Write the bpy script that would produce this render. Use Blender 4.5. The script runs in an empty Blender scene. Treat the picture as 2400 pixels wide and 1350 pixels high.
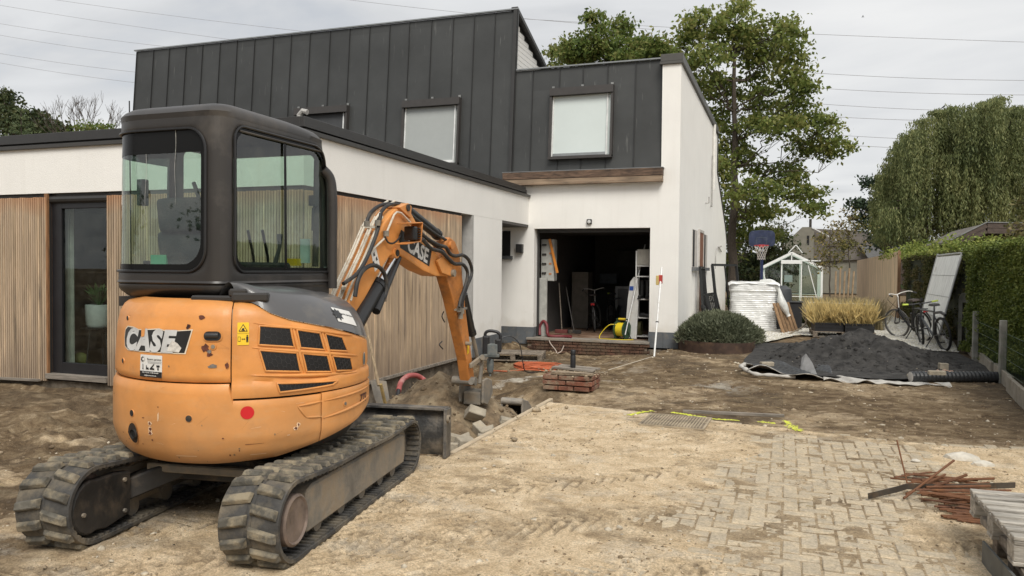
import bpy, bmesh, math, random
import numpy as np
from mathutils import Vector, Matrix, Quaternion
rnd = random.Random(7)
rng = np.random.default_rng(11)
S = bpy.context.scene
COL = S.collection
R = math.radians
# ------------------------------------------------------------------ camera
CAM = np.array([0.0, 0.0, 1.55])
FPX = 1817.55
yaw, pitch, roll = 0.339937677, -0.0252878089, 0.00862533574
cy, sy, cp, sp = math.cos(yaw), math.sin(yaw), math.cos(pitch), math.sin(pitch)
FW = np.array([-sy*cp, cy*cp, sp]); _r = np.array([cy, sy, 0.0]); _u = np.cross(_r, FW)
RT = math.cos(roll)*_r + math.sin(roll)*_u
UP = -math.sin(roll)*_r + math.cos(roll)*_u
cam_d = bpy.data.cameras.new('camera'); cam = bpy.data.objects.new('camera', cam_d); COL.objects.link(cam)
cam.matrix_world = Matrix(((RT[0], UP[0], -FW[0], CAM[0]), (RT[1], UP[1], -FW[1], CAM[1]), (RT[2], UP[2], -FW[2], CAM[2]), (0, 0, 0, 1)))
cam_d.sensor_width = 36; cam_d.lens = FPX/2400*36; cam_d.clip_start = 0.05; cam_d.clip_end = 2000
S.camera = cam
# ------------------------------------------------------------------ world, sun, exposure
EXPOSURE, SKY_MUL, SUN = 0.96, 0.42, 1.5
S.view_settings.view_transform = 'Standard'; S.view_settings.look = 'None'
S.view_settings.exposure = EXPOSURE; S.view_settings.gamma = 1; S.view_settings.use_curve_mapping = False
SUN_EL, SUN_AZ = R(48), R(150)      # azimuth clockwise from +Y
W = bpy.data.worlds.new('World'); S.world = W; W.use_nodes = True
nt = W.node_tree; nt.nodes.clear(); L = nt.links.new
def N(t, **k):
    n = nt.nodes.new(t)
    for a, b in k.items(): setattr(n, a, b)
    return n
out = N('ShaderNodeOutputWorld'); bg = N('ShaderNodeBackground'); bg.inputs['Strength'].default_value = 1
sky = N('ShaderNodeTexSky', sky_type='NISHITA'); sky.sun_disc = False; sky.sun_elevation = SUN_EL; sky.sun_rotation = SUN_AZ
sc = N('ShaderNodeVectorMath', operation='SCALE'); sc.inputs['Scale'].default_value = 0.10; L(sky.outputs[0], sc.inputs[0])
tc = N('ShaderNodeTexCoord'); sep = N('ShaderNodeSeparateXYZ'); L(tc.outputs['Generated'], sep.inputs[0])
# clouds are laid on a flat layer overhead: divide by the elevation
mx = N('ShaderNodeMath', operation='MAXIMUM'); mx.inputs[1].default_value = 0.0; L(sep.outputs['Z'], mx.inputs[0])
ad = N('ShaderNodeMath', operation='ADD'); ad.inputs[1].default_value = 0.16; L(mx.outputs[0], ad.inputs[0])
dv = N('ShaderNodeVectorMath', operation='DIVIDE'); L(tc.outputs['Generated'], dv.inputs[0]); L(ad.outputs[0], dv.inputs[1])
mp = N('ShaderNodeMapping'); mp.inputs['Scale'].default_value = (0.55, 1.1, 1.0); mp.inputs['Rotation'].default_value = (0, 0, 0.5); L(dv.outputs[0], mp.inputs[0])
n1 = N('ShaderNodeTexNoise'); n1.inputs['Scale'].default_value = 1.15; n1.inputs['Detail'].default_value = 7; n1.inputs['Roughness'].default_value = 0.52; n1.inputs['Distortion'].default_value = 0.7
L(mp.outputs[0], n1.inputs['Vector'])
cr = N('ShaderNodeValToRGB'); L(n1.outputs['Fac'], cr.inputs[0])
e = cr.color_ramp.elements; e[0].position = 0.30; e[0].color = (0.66, 0.675, 0.70, 1); e[1].position = 0.68; e[1].color = (1.09, 1.09, 1.08, 1)
m = cr.color_ramp.elements.new(0.47); m.color = (0.92, 0.93, 0.94, 1)
scl = N('ShaderNodeVectorMath', operation='SCALE'); scl.inputs['Scale'].default_value = SKY_MUL; L(cr.outputs[0], scl.inputs[0])
# thin places let some blue through
th = N('ShaderNodeMapRange'); th.inputs['From Min'].default_value = 0.28; th.inputs['From Max'].default_value = 0.42; th.inputs['To Min'].default_value = 0.85; th.inputs['To Max'].default_value = 0.97
L(n1.outputs['Fac'], th.inputs['Value'])
mixn = N('ShaderNodeMix', data_type='RGBA'); L(th.outputs[0], mixn.inputs[0]); L(sc.outputs[0], mixn.inputs[6]); L(scl.outputs[0], mixn.inputs[7])
L(mixn.outputs[2], bg.inputs[0]); L(bg.outputs[0], out.inputs[0])
sun_d = bpy.data.lights.new('sun', 'SUN'); sun_d.energy = SUN; sun_d.angle = R(28); sun_d.color = (1.0, 0.955, 0.88)
sun = bpy.data.objects.new('sun', sun_d); COL.objects.link(sun)
sd = Vector((math.sin(SUN_AZ)*math.cos(SUN_EL), math.cos(SUN_AZ)*math.cos(SUN_EL), math.sin(SUN_EL)))
sun.rotation_euler = sd.to_track_quat('Z', 'Y').to_euler()
S.render.engine = 'CYCLES'
S.cycles.max_bounces = 6; S.cycles.transparent_max_bounces = 12; S.cycles.diffuse_bounces = 3

# ------------------------------------------------------------------ surveying helpers: where a line of sight meets a real plane
def ray(x, y):
    return (FW*FPX + RT*(x-1200) - UP*(y-675))/FPX
def on(axis, v, x, y):
    d = ray(x, y); t = (v-CAM[axis])/d[axis]; return CAM+t*d
def onx(x, y, X): return on(0, X, x, y)
def ony(x, y, Y): return on(1, Y, x, y)
def onz(x, y, Z=0.0): return on(2, Z, x, y)
def proj(P):
    v = np.array(P, float)-CAM; k = FPX/(v@FW); return 1200+k*(v@RT), 675-k*(v@UP)

# ------------------------------------------------------------------ numpy noise
def _hash(ix, iy, seed):
    h = (ix.astype(np.int64)*374761393 + iy.astype(np.int64)*668265263 + seed*1442695041) & 0xffffffff
    h = ((h ^ (h >> 13))*1274126177) & 0xffffffff
    return ((h ^ (h >> 16)) & 0xffff)/65535.0
def vnoise(x, y, seed=0):
    x = np.asarray(x, float); y = np.asarray(y, float)
    ix = np.floor(x); iy = np.floor(y); fx = x-ix; fy = y-iy
    fx = fx*fx*(3-2*fx); fy = fy*fy*(3-2*fy)
    a = _hash(ix, iy, seed); b = _hash(ix+1, iy, seed); c = _hash(ix, iy+1, seed); d = _hash(ix+1, iy+1, seed)
    return (a*(1-fx)+b*fx)*(1-fy)+(c*(1-fx)+d*fx)*fy
def fbm(x, y, seed=0, oct=5, gain=.5):
    s = 0; a = 1; t = 0
    for o in range(oct):
        s = s+a*vnoise(x*2**o+o*17.3, y*2**o-o*9.1, seed+o); t += a; a *= gain
    return s/t
def sstep(a, b, x):
    t = np.clip((x-a)/(b-a), 0, 1); return t*t*(3-2*t)

# ------------------------------------------------------------------ materials
MATS = {}
def mat(name, col, rough=.7, metal=0, var=.12, vscale=6, bump=0, bscale=40, dirt=None, dirt_amt=0, dscale=3, grain=None, spec=.5, coat=0, dirt_lo=.5, trans=0, extra=None):
    """col varied by noise; dirt = second colour in patches; grain = (sx,sy,sz) stretches the pattern"""
    if name in MATS: return MATS[name]
    m = bpy.data.materials.new(name); m.use_nodes = True; t = m.node_tree; l = t.links.new
    b = t.nodes['Principled BSDF']; b.inputs['Roughness'].default_value = rough; b.inputs['Metallic'].default_value = metal
    b.inputs['Specular IOR Level'].default_value = spec; b.inputs['Coat Weight'].default_value = coat
    if trans: b.inputs['Transmission Weight'].default_value = trans
    def n(ty, **k):
        q = t.nodes.new(ty)
        for a, v in k.items(): setattr(q, a, v)
        return q
    tc = n('ShaderNodeTexCoord'); geo = n('ShaderNodeNewGeometry')
    mp = n('ShaderNodeMapping'); l(geo.outputs['Position'], mp.inputs[0])
    if grain: mp.inputs['Scale'].default_value = grain
    nz = n('ShaderNodeTexNoise'); nz.inputs['Scale'].default_value = vscale; nz.inputs['Detail'].default_value = 6; nz.inputs['Roughness'].default_value = .6
    l(mp.outputs[0], nz.inputs['Vector'])
    lo = [max(0, c*(1-var*1.6)) for c in col]; hi = [min(1, c*(1+var*1.4)) for c in col]
    r = n('ShaderNodeValToRGB'); l(nz.outputs['Fac'], r.inputs[0])
    r.color_ramp.elements[0].position = .28; r.color_ramp.elements[0].color = (*lo, 1)
    r.color_ramp.elements[1].position = .72; r.color_ramp.elements[1].color = (*hi, 1)
    cur = r.outputs[0]
    if dirt is not None:
        n2 = n('ShaderNodeTexNoise'); n2.inputs['Scale'].default_value = dscale; n2.inputs['Detail'].default_value = 8; n2.inputs['Roughness'].default_value = .65
        l(mp.outputs[0], n2.inputs['Vector'])
        mr = n('ShaderNodeMapRange'); mr.inputs['From Min'].default_value = dirt_lo; mr.inputs['From Max'].default_value = dirt_lo+.18
        mr.inputs['To Max'].default_value = dirt_amt; l(n2.outputs['Fac'], mr.inputs['Value'])
        x = n('ShaderNodeMix', data_type='RGBA'); l(mr.outputs[0], x.inputs[0]); l(cur, x.inputs[6]); x.inputs[7].default_value = (*dirt, 1); cur = x.outputs[2]
        rm = n('ShaderNodeMapRange'); l(mr.outputs[0], rm.inputs['Value']); rm.inputs['To Min'].default_value = rough; rm.inputs['To Max'].default_value = min(1, rough+.3); l(rm.outputs[0], b.inputs['Roughness'])
    if extra: cur = extra(t, n, l, cur, mp, b)
    l(cur, b.inputs['Base Color'])
    if bump:
        n3 = n('ShaderNodeTexNoise'); n3.inputs['Scale'].default_value = bscale; n3.inputs['Detail'].default_value = 5
        l(mp.outputs[0], n3.inputs['Vector'])
        bp = n('ShaderNodeBump'); bp.inputs['Strength'].default_value = min(1, bump); bp.inputs['Distance'].default_value = .01*max(1, bump)
        l(n3.outputs['Fac'], bp.inputs['Height']); l(bp.outputs[0], b.inputs['Normal'])
    MATS[name] = m; return m
def flat(name, col, rough=.6, metal=0): return mat(name, col, rough, metal, var=.05)
def grit(scale=70, lo=.72, hi=1.2):
    def f(t, n, l, cur, mp, b):
        g = n('ShaderNodeNewGeometry'); vo = n('ShaderNodeTexVoronoi'); vo.inputs['Scale'].default_value = scale; l(g.outputs['Position'], vo.inputs['Vector']); s = n('ShaderNodeSeparateColor'); l(vo.outputs['Color'], s.inputs[0])
        r = n('ShaderNodeMapRange'); r.inputs['To Min'].default_value = lo; r.inputs['To Max'].default_value = hi; l(s.outputs[0], r.inputs['Value']); v = n('ShaderNodeVectorMath', operation='SCALE'); l(cur, v.inputs[0]); l(r.outputs[0], v.inputs['Scale'])
        return per_object(.08)(t, n, l, v.outputs[0], mp, b)
    return f
def per_object(amt=.25, hue=None):
    """brightness differs from piece to piece (real boards differ)"""
    def f(t, n, l, cur, mp, b):
        oi = n('ShaderNodeObjectInfo'); mr = n('ShaderNodeMapRange'); mr.inputs['To Min'].default_value = 1-amt; mr.inputs['To Max'].default_value = 1+amt
        l(oi.outputs['Random'], mr.inputs['Value']); v = n('ShaderNodeVectorMath', operation='SCALE'); l(cur, v.inputs[0]); l(mr.outputs[0], v.inputs['Scale'])
        if hue is None: return v.outputs[0]
        sn = n('ShaderNodeMath', operation='MULTIPLY'); sn.inputs[1].default_value = 7.3; l(oi.outputs['Random'], sn.inputs[0])
        fr = n('ShaderNodeMath', operation='FRACT'); l(sn.outputs[0], fr.inputs[0])
        x = n('ShaderNodeMix', data_type='RGBA'); l(fr.outputs[0], x.inputs[0]); l(v.outputs[0], x.inputs[6]); x.inputs[7].default_value = (*hue, 1); return x.outputs[2]
    return f
def glass_mat(name, tint=(.75, .86, .78), rough=0.02, refl=1.0, film=.10):
    m = bpy.data.materials.new(name); m.use_nodes = True; t = m.node_tree; t.nodes.clear(); l = t.links.new
    o = t.nodes.new('ShaderNodeOutputMaterial'); tr = t.nodes.new('ShaderNodeBsdfTransparent'); tr.inputs[0].default_value = (*tint, 1)
    gl = t.nodes.new('ShaderNodeBsdfGlossy'); gl.inputs['Roughness'].default_value = rough
    lw = t.nodes.new('ShaderNodeLayerWeight'); lw.inputs['Blend'].default_value = .5; fr = t.nodes.new('ShaderNodeMath'); fr.operation = 'POWER'; fr.inputs[1].default_value = 5; l(lw.outputs['Facing'], fr.inputs[0]); mu = t.nodes.new('ShaderNodeMath'); mu.operation = 'MULTIPLY_ADD'; mu.inputs[1].default_value = .9; mu.inputs[2].default_value = .055*refl
    geo = t.nodes.new('ShaderNodeNewGeometry')
    mx = t.nodes.new('ShaderNodeMixShader'); l(fr.outputs[0], mu.inputs[0]); l(mu.outputs[0], mx.inputs[0]); l(tr.outputs[0], mx.inputs[1]); l(gl.outputs[0], mx.inputs[2])
    # thin film of dust
    nz = t.nodes.new('ShaderNodeTexNoise'); nz.inputs['Scale'].default_value = 9; nz.inputs['Detail'].default_value = 6; l(geo.outputs['Position'], nz.inputs['Vector'])
    mr = t.nodes.new('ShaderNodeMapRange'); mr.inputs['From Min'].default_value = .45; mr.inputs['From Max'].default_value = .8; mr.inputs['To Max'].default_value = film; l(nz.outputs['Fac'], mr.inputs['Value'])
    df = t.nodes.new('ShaderNodeBsdfDiffuse'); df.inputs[0].default_value = (.5, .48, .42, 1)
    m2 = t.nodes.new('ShaderNodeMixShader'); l(mr.outputs[0], m2.inputs[0]); l(mx.outputs[0], m2.inputs[1]); l(df.outputs[0], m2.inputs[2])
    l(m2.outputs[0], o.inputs[0]); MATS[name] = m; return m

# ------------------------------------------------------------------ objects
def setp(o, label=None, cat=None, group=None, kind=None):
    if label: o['label'] = label
    if cat: o['category'] = cat
    if group: o['group'] = group
    if kind: o['kind'] = kind
    return o
def thing(name, label, cat, loc=(0, 0, 0), rz=0, group=None):
    o = bpy.data.objects.new(name, None); COL.objects.link(o); o.location = [float(v) for v in loc]; o.rotation_euler = (0, 0, rz); o.empty_display_size = .2
    return setp(o, label, cat, group)
def link(name, me, m=None, parent=None):
    o = bpy.data.objects.new(name, me); COL.objects.link(o)
    if m is not None and len(me.materials) == 0: me.materials.append(m)
    if parent is not None: o.parent = parent
    return o
def copy_tree(o, parent=None, **k):
    c = o.copy(); COL.objects.link(c); c.parent = parent
    for ch in list(o.children): copy_tree(ch, c)
    return c
class B:
    """collects solids; build() links them as one mesh; off is the parent's place, taken off the vertices"""
    def __init__(s): s.v = []; s.f = []; s.off = None
    def add(s, vs, fs):
        n = len(s.v); s.v += [tuple(float(c) for c in p) for p in vs]; s.f += [tuple(i+n for i in f) for f in fs]; return s
    def box(s, c, d, rz=0, M=None, taper=1):
        x, y, z = [k/2 for k in d]
        vs = [Vector((sx*x*(taper if sz > 0 else 1), sy_*y*(taper if sz > 0 else 1), sz*z)) for sz in (-1, 1) for sy_ in (-1, 1) for sx in (-1, 1)]
        if M is not None: vs = [M @ v for v in vs]
        elif rz: q = Matrix.Rotation(rz, 3, 'Z'); vs = [q @ v for v in vs]
        c = Vector([float(k) for k in c])
        return s.add([v+c for v in vs], [(0, 2, 3, 1), (4, 5, 7, 6), (0, 1, 5, 4), (2, 6, 7, 3), (0, 4, 6, 2), (1, 3, 7, 5)])
    def bb(s, x0, x1, y0, y1, z0, z1): return s.box(((x0+x1)/2, (y0+y1)/2, (z0+z1)/2), (x1-x0, y1-y0, z1-z0))
    def bar(s, p0, p1, w, h, up=(0, 0, 1)):
        p0 = Vector(p0); p1 = Vector(p1); d = (p1-p0); Ln = d.length; d = d/Ln; u = Vector(up)
        if abs(d.dot(u)) > .99: u = Vector((1, 0, 0))
        r = d.cross(u).normalized(); u = r.cross(d)
        M = Matrix((r, d, u)).transposed(); return s.box((p0+p1)/2, (w, Ln, h), M=M)
    def cyl(s, p0, p1, r, r2=None, n=14, cap=True):
        return s.tube([p0, p1], [r, r if r2 is None else r2], n, cap)
    def tube(s, pts, r, n=8, cap=True):
        P = [Vector([float(c) for c in p]) for p in pts]; rr = r if hasattr(r, '__len__') else [r]*len(P)
        vs = []; fs = []; prev = None
        for i, p in enumerate(P):
            d = (P[min(i+1, len(P)-1)]-P[max(i-1, 0)])
            if d.length < 1e-9: d = Vector((0, 0, 1))
            d.normalize()
            if prev is None:
                a = Vector((0, 0, 1)) if abs(d.z) < .9 else Vector((1, 0, 0)); u = d.cross(a).normalized()
            else:
                u = (prev-d*prev.dot(d))
                if u.length < 1e-6: u = d.orthogonal()
                u.normalize()
            prev = u; w = d.cross(u)
            for k in range(n):
                a = 2*math.pi*k/n; vs.append(p+(u*math.cos(a)+w*math.sin(a))*rr[i])
        for i in range(len(P)-1):
            for k in range(n):
                a = i*n+k; b = i*n+(k+1) % n; fs.append((a, b, b+n, a+n))
        if cap: fs.append(tuple(range(n-1, -1, -1))); m0 = (len(P)-1)*n; fs.append(tuple(m0+k for k in range(n)))
        return s.add(vs, fs)
    def prism(s, poly, a0, a1, axis='x'):
        """poly of (p,q): axis x -> (y,z); y -> (x,z); z -> (x,y)"""
        def P(p, q, a): return {'x': (a, p, q), 'y': (p, a, q), 'z': (p, q, a)}[axis]
        n = len(poly); vs = [P(p, q, a0) for p, q in poly]+[P(p, q, a1) for p, q in poly]
        fs = [tuple(range(n)), tuple(range(2*n-1, n-1, -1))]+[(i+n, (i+1) % n+n, (i+1) % n, i) for i in range(n)]
        return s.add(vs, fs)
    def lathe(s, prof, c=(0, 0, 0), n=24, axis='z'):
        vs = []; fs = []
        for r_, z in prof:
            for k in range(n):
                a = 2*math.pi*k/n; x, y = r_*math.cos(a), r_*math.sin(a)
                p = {'z': (x, y, z), 'x': (z, x, y), 'y': (x, z, y)}[axis]; vs.append((p[0]+c[0], p[1]+c[1], p[2]+c[2]))
        for i in range(len(prof)-1):
            for k in range(n):
                a = i*n+k; b = i*n+(k+1) % n; fs.append((a, b, b+n, a+n))
        return s.add(vs, fs)
    def grid(s, fn, nu, nv, closed=False):
        vs = [fn(i/nu, j/nv) for j in range(nv+1) for i in range(nu+(0 if closed else 1))]; w = nu if closed else nu+1
        fs = [(j*w+i, j*w+(i+1) % w, (j+1)*w+(i+1) % w, (j+1)*w+i) for j in range(nv) for i in range(nu)]
        return s.add(vs, fs)
    def mesh(s, name, bevel=0, seg=1, smooth=False, fix=True, jit=0):
        off = s.off if s.off is not None else (0, 0, 0)
        me = bpy.data.meshes.new(name); me.from_pydata([(v[0]-off[0], v[1]-off[1], v[2]-off[2]) for v in s.v], [], s.f); me.update()
        if fix or bevel:
            bm = bmesh.new(); bm.from_mesh(me)
            if jit:
                for v in bm.verts: v.co += Vector((rnd.uniform(-jit, jit), rnd.uniform(-jit, jit), rnd.uniform(-jit, jit)))
            if fix: bmesh.ops.recalc_face_normals(bm, faces=bm.faces)
            if bevel:
                es = [e for e in bm.edges if len(e.link_faces) == 2 and e.calc_face_angle(0) > .5]
                bmesh.ops.bevel(bm, geom=es, offset=bevel, segments=seg, affect='EDGES', clamp_overlap=True, profile=.6)
            bm.to_mesh(me); bm.free()
        if smooth:
            me.shade_smooth()
            try: me.set_sharp_from_angle(angle=R(40))
            except Exception: pass
        return me
    def build(s, name, m, parent=None, bevel=0, seg=1, smooth=False, fix=True, jit=0, world=False):
        if world and parent is not None: s.off = tuple(parent.location)
        return link(name, s.mesh(name, bevel, seg, smooth, fix, jit), m, parent)
def np_mesh(name, V, F, m, parent=None, smooth=False, attr=None):
    """V (n,3), F (k,3|4) numpy"""
    me = bpy.data.meshes.new(name); V = np.ascontiguousarray(V, dtype=np.float32); F = np.ascontiguousarray(F, dtype=np.int32); k = F.shape[1]
    me.vertices.add(len(V)); me.vertices.foreach_set('co', V.ravel()); me.loops.add(F.size); me.loops.foreach_set('vertex_index', F.ravel())
    me.polygons.add(len(F)); me.polygons.foreach_set('loop_start', np.arange(0, F.size, k, dtype=np.int32))
    if smooth: me.polygons.foreach_set('use_smooth', np.ones(len(F), dtype=bool))
    me.update(calc_edges=True)
    if attr:
        for an, data in attr.items():
            a = me.color_attributes.new(an, 'FLOAT_COLOR', 'POINT'); d = np.ones((len(V), 4), np.float32); d[:, :data.shape[1]] = data; a.data.foreach_set('color', d.ravel())
    return link(name, me, m, parent)
def arc(c, r, a0, a1, n):
    return [(c[0]+r*math.cos(R(a0+(a1-a0)*i/n)), c[1]+r*math.sin(R(a0+(a1-a0)*i/n))) for i in range(n+1)]
def spline(P, n=8):
    P = [Vector([float(c) for c in p]) for p in P]; Q = [P[0]*2-P[1]]+P+[P[-1]*2-P[-2]]; o = []
    for i in range(1, len(Q)-2):
        for k in range(n):
            t = k/n; a, b, c, d = Q[i-1:i+3]
            o.append(.5*((2*b)+(c-a)*t+(2*a-5*b+4*c-d)*t*t+(3*b-a-3*c+d)*t**3))
    o.append(P[-1]); return o
def text_mesh(txt, size=1, offset=0, shear=0, space=1):
    cu = bpy.data.curves.new('t', 'FONT'); cu.body = txt; cu.size = size; cu.offset = offset; cu.shear = shear; cu.space_character = space; cu.resolution_u = 3
    o = bpy.data.objects.new('t', cu); COL.objects.link(o); dg = bpy.context.evaluated_depsgraph_get()
    me = bpy.data.meshes.new_from_object(o.evaluated_get(dg)); bpy.data.objects.remove(o); bpy.data.curves.remove(cu); me.materials.clear()
    return me
def lump_data(n=0):
    bm = bmesh.new(); bmesh.ops.create_icosphere(bm, subdivisions=1, radius=1); vs = np.array([v.co[:] for v in bm.verts]); fs = np.array([[v.index for v in f.verts] for f in bm.faces]); bm.free(); return vs, fs
ICO = lump_data()
def scatter_lumps(name, P, sizes, m, parent=None, flat=.6, kind='stuff', seed=1):
    """many small uneven stones or clods, joined"""
    g = np.random.default_rng(seed); n = len(P); vs, fs = ICO
    sc = sizes[:, None]*g.uniform(.6, 1.3, (n, 3)); sc[:, 2] *= flat
    a = g.uniform(0, 6.28, n); V = vs[None]*g.uniform(.75, 1.2, (n, len(vs), 1))*sc[:, None, :]
    ca, sa = np.cos(a)[:, None], np.sin(a)[:, None]
    x = V[..., 0]*ca-V[..., 1]*sa; y = V[..., 0]*sa+V[..., 1]*ca; V = np.stack([x, y, V[..., 2]], -1)+P[:, None, :]
    F = fs[None]+(np.arange(n)*len(vs))[:, None, None]
    o = np_mesh(name, V.reshape(-1, 3), F.reshape(-1, 3), m, parent)
    if kind: o['kind'] = kind
    return o
# ================================================================== ground
CP = np.array([(-2.5,3.3,0),(-3.8,3,-.01),(-3,4.5,0),(-2,2,0),(-5,3,-.03),(-7,4,-.08),(-8,6,-.12),(-9.2,8,-.16),(-10.4,8,-.21),(-13,7,-.2),(-6.5,8,-.2),
 (-5,5.6,-.07),(-4.2,6.3,-.12),(-3.6,5.9,-.05),(-5.3,8.3,-.36),(-5.5,10,-.46),(-5.5,11,-.57),(-5.5,12.7,-.5),(-5.5,14.4,-.26),(-5.7,16,-.08),(-5.2,16,-.22),(-4.6,10,-.42),(-3.6,9.6,-.42),(-3.0,9.2,-.40),
 (-2.85,8.8,-.34),(-2.2,9.0,-.22),(-1.6,9.3,-.12),(0,9,-.12),(-3,10.6,-.13),(-2.5,11,-.13),(-4.2,12,-.2),(-4,14,-.22),(-4,16.6,-.40),(-5.0,16.6,-.38),(-3,16.6,-.35),
 (-2.2,16.4,-.13),(-2.3,14.7,-.11),(-1,15.0,-.10),(0,13,-.1),(2,11,-.1),(3,13,-.08),(3,16,-.06),(0,18,-.02),(-.9,17.8,-.02),(-.2,19,0),(1,19.5,0),(2,20,-.01),(0,30,-.03),(-3.4,7,-.28),(-3.1,7.8,-.33),(-3.2,6.4,-.2),
 (1.3,8.5,-.07),(2.4,8.0,-.03),(3,9,-.06),(1,2,0),(3,4,0),(5,6,0),(2,6,0),(-1,1,0),(-6,1,0)])
def ctrl_z(x, y):
    num = 0; den = 0
    for a, b, c in CP:
        w = 1/((x-a)**2+(y-b)**2+.12)**2; num = num+w*c; den = den+w
    return num/den
def drive_mask(x, y, e=.02):
    """1 on the paved driveway"""
    j = .05*(vnoise(x*3, y*3, 5)-.5)
    top = np.interp(x, [-2.6, -1.5, .17, .97, 2.0, 6], [8.62, 8.38, 8.0, 7.82, 8.0, 7.6])
    edge_right = sstep(.9, 1.6, x)
    top = top+.25*edge_right*(fbm(x*2.1, y*2.1, 9)-.5)
    right_soft = 1
    a = sstep(-2.60-e+j*.3, -2.60+e+j*.3, x); b = 1-sstep(top-e*(1+8*edge_right), top+e*(1+8*edge_right), y)
    c = 1-sstep(5.75, 5.85, y)            # south of the blade the sand runs on to the left
    left = sstep(-5.6, -3.6, x+.5*(fbm(x, y, 3)-.5)*2)
    return np.maximum(a, c*left)*b
def bare_mask(x, y):
    n = fbm(x*1.6, y*1.6, 21)-.5
    g = np.exp(-((x-.30-.10*(y-6))/.85)**4)*sstep(3.4, 4.6, y+0*x)*(1-sstep(7.5, 8.1, y+.4*n))
    return sstep(.12, 1.05, g+1.6*n)
TREADS = ((-2.3, 4.0, R(12), .17, 1), (-.2, 4.2, R(33), .17, 6), (-1.0, 7.2, R(20), .16, 7), (-2.0, 4.9, R(42), .16, 8), (-2.0, 5.6, R(8), .17, 1), (-1.2, 4.6, R(38), .17, 2), (-.55, 5.0, R(38), .16, 3), (-1.7, 3.4, R(30), .16, 4), (-1.35, 6.6, R(-4), .17, 5))
def ground_z(x, y):
    x = np.asarray(x, float); y = np.asarray(y, float)
    far = sstep(30, 60, np.hypot(x, y-10))
    z = ctrl_z(x, y); dm = drive_mask(x, y)
    rough = .075*(fbm(x*1.9, y*1.9, 31)-.5)+.05*(fbm(x*6, y*6, 33, 4)-.5)+.022*(fbm(x*17, y*17, 35, 3)-.5)
    calm = np.where(y > 8.2, .7, 1.25)*(1-.55*sstep(-2.2, -1.2, x)*(y > 8.5))
    left = sstep(-3.4, -4.6, x)*(y > 4.5) if False else (1-sstep(-4.8, -3.4, x))*sstep(4.2, 5.5, y)
    mud = np.minimum(z, -.012)+rough*calm*(1+.9*left)+left*.05*(sstep(.45, .7, fbm(x*2.6, y*3.4, 37))-.4)
    bare = bare_mask(x, y)
    sand = .008*(1-bare)-.0045*bare+.012*(fbm(x*1.3, y*1.3, 41)-.5)*(1-.6*bare)+.016*(fbm(x*7, y*7, 43, 4)-.5)+.004*(vnoise(x*40, y*40, 44)-.5)
    # tread prints left by the tracks
    for (ox, oy, ang, w, sd) in TREADS:
        u = (x-ox)*math.cos(ang)+(y-oy)*math.sin(ang); v = -(x-ox)*math.sin(ang)+(y-oy)*math.cos(ang)
        u, v = (v, u) if sd == 1 else (u, v)
        k = np.sin((u+abs(v)*.9)*2*math.pi/.095); m_ = (1-sstep(w*.8, w, abs(v)))*sstep(.34, .52, vnoise(x*1.7, y*1.7, 50+sd))
        sand = sand+.010*k*m_*(1-.8*bare)
    dirty = sstep(-2.6, -3.8, x) if False else 1-sstep(-3.8, -2.5, x)
    sand = sand+dirty*(.03*(fbm(x*3.2, y*3.2, 61)-.55)+.018*(fbm(x*9, y*9, 62)-.5))
    z = mud*(1-dm)+sand*dm
    # keep the tracks on the surface
    return z*(1-far)+(-.03)*far
def axis_coords(lo, hi, step, ext, grow=1.18):
    a = list(np.arange(lo, hi+1e-6, step)); s = step; v = hi
    while v < ext[1]: s *= grow; v += s; a.append(v)
    s = step; v = lo; b = []
    while v > ext[0]: s *= grow; v -= s; b.append(v)
    return np.array(b[::-1]+a)
gx = axis_coords(-7.2, 3.4, .026, (-400, 400)); gy0 = axis_coords(2.4, 11.5, .027, (-200, 11.5)); gy1 = axis_coords(11.5, 18, .055, (11.5, 600))
gy = np.concatenate([gy0[gy0 < 11.49], gy1[gy1 > 11.49]])
GX, GY = np.meshgrid(gx, gy); GZ = ground_z(GX, GY)
# under the building the ground is left low
GZ = np.where((GX < -5.7) & (GY > 8.4), np.minimum(GZ, -.25), GZ); GZ = np.where((GX < -2.3) & (GY > 17.15) & (GY < 31), -.5, GZ)
nxg = len(gx); idx = np.arange(len(gy)*nxg).reshape(len(gy), nxg)
GF = np.stack([idx[:-1, :-1], idx[:-1, 1:], idx[1:, 1:], idx[1:, :-1]], -1).reshape(-1, 4)
dmk = drive_mask(GX, GY); nA = fbm(GX*.9, GY*.9, 71); nB = fbm(GX*3, GY*3, 72)
sandw = dmk*(1-.85*(1-sstep(-4.1, -2.9, GX+1.2*(nB-.5))))*(1-.35*bare_mask(GX, GY))
sandw = np.maximum(sandw, .42*sstep(.5, .62, nA)*(GY > 8)*(GY < 17)*(GX > -4.6)); sandw = np.maximum(sandw, .6*sstep(.55, .7, nB)*(GX < -4)*(GY < 8))
darkw = sstep(1.6, 3.0, GX+.8*(nA-.5))*sstep(6.6, 8.5, GY)*(1-sstep(20, 24, GY))*.8
tread_shade = 0
for (ox, oy, ang, w, sd) in TREADS:
    u = (GX-ox)*math.cos(ang)+(GY-oy)*math.sin(ang); v = -(GX-ox)*math.sin(ang)+(GY-oy)*math.cos(ang); u, v = (v, u) if sd == 1 else (u, v)
    tread_shade = np.maximum(tread_shade, sstep(.2, .9, -np.sin((u+abs(v)*.9)*2*math.pi/.095))*(1-sstep(w*.8, w, abs(v)))*sstep(.34, .52, vnoise(GX*1.7, GY*1.7, 50+sd)))
darkw = np.maximum(darkw, .5*tread_shade*dmk*(1-.7*bare_mask(GX, GY)))  # tread hollows darkened in the soil colour to strengthen their weak shading
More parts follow.
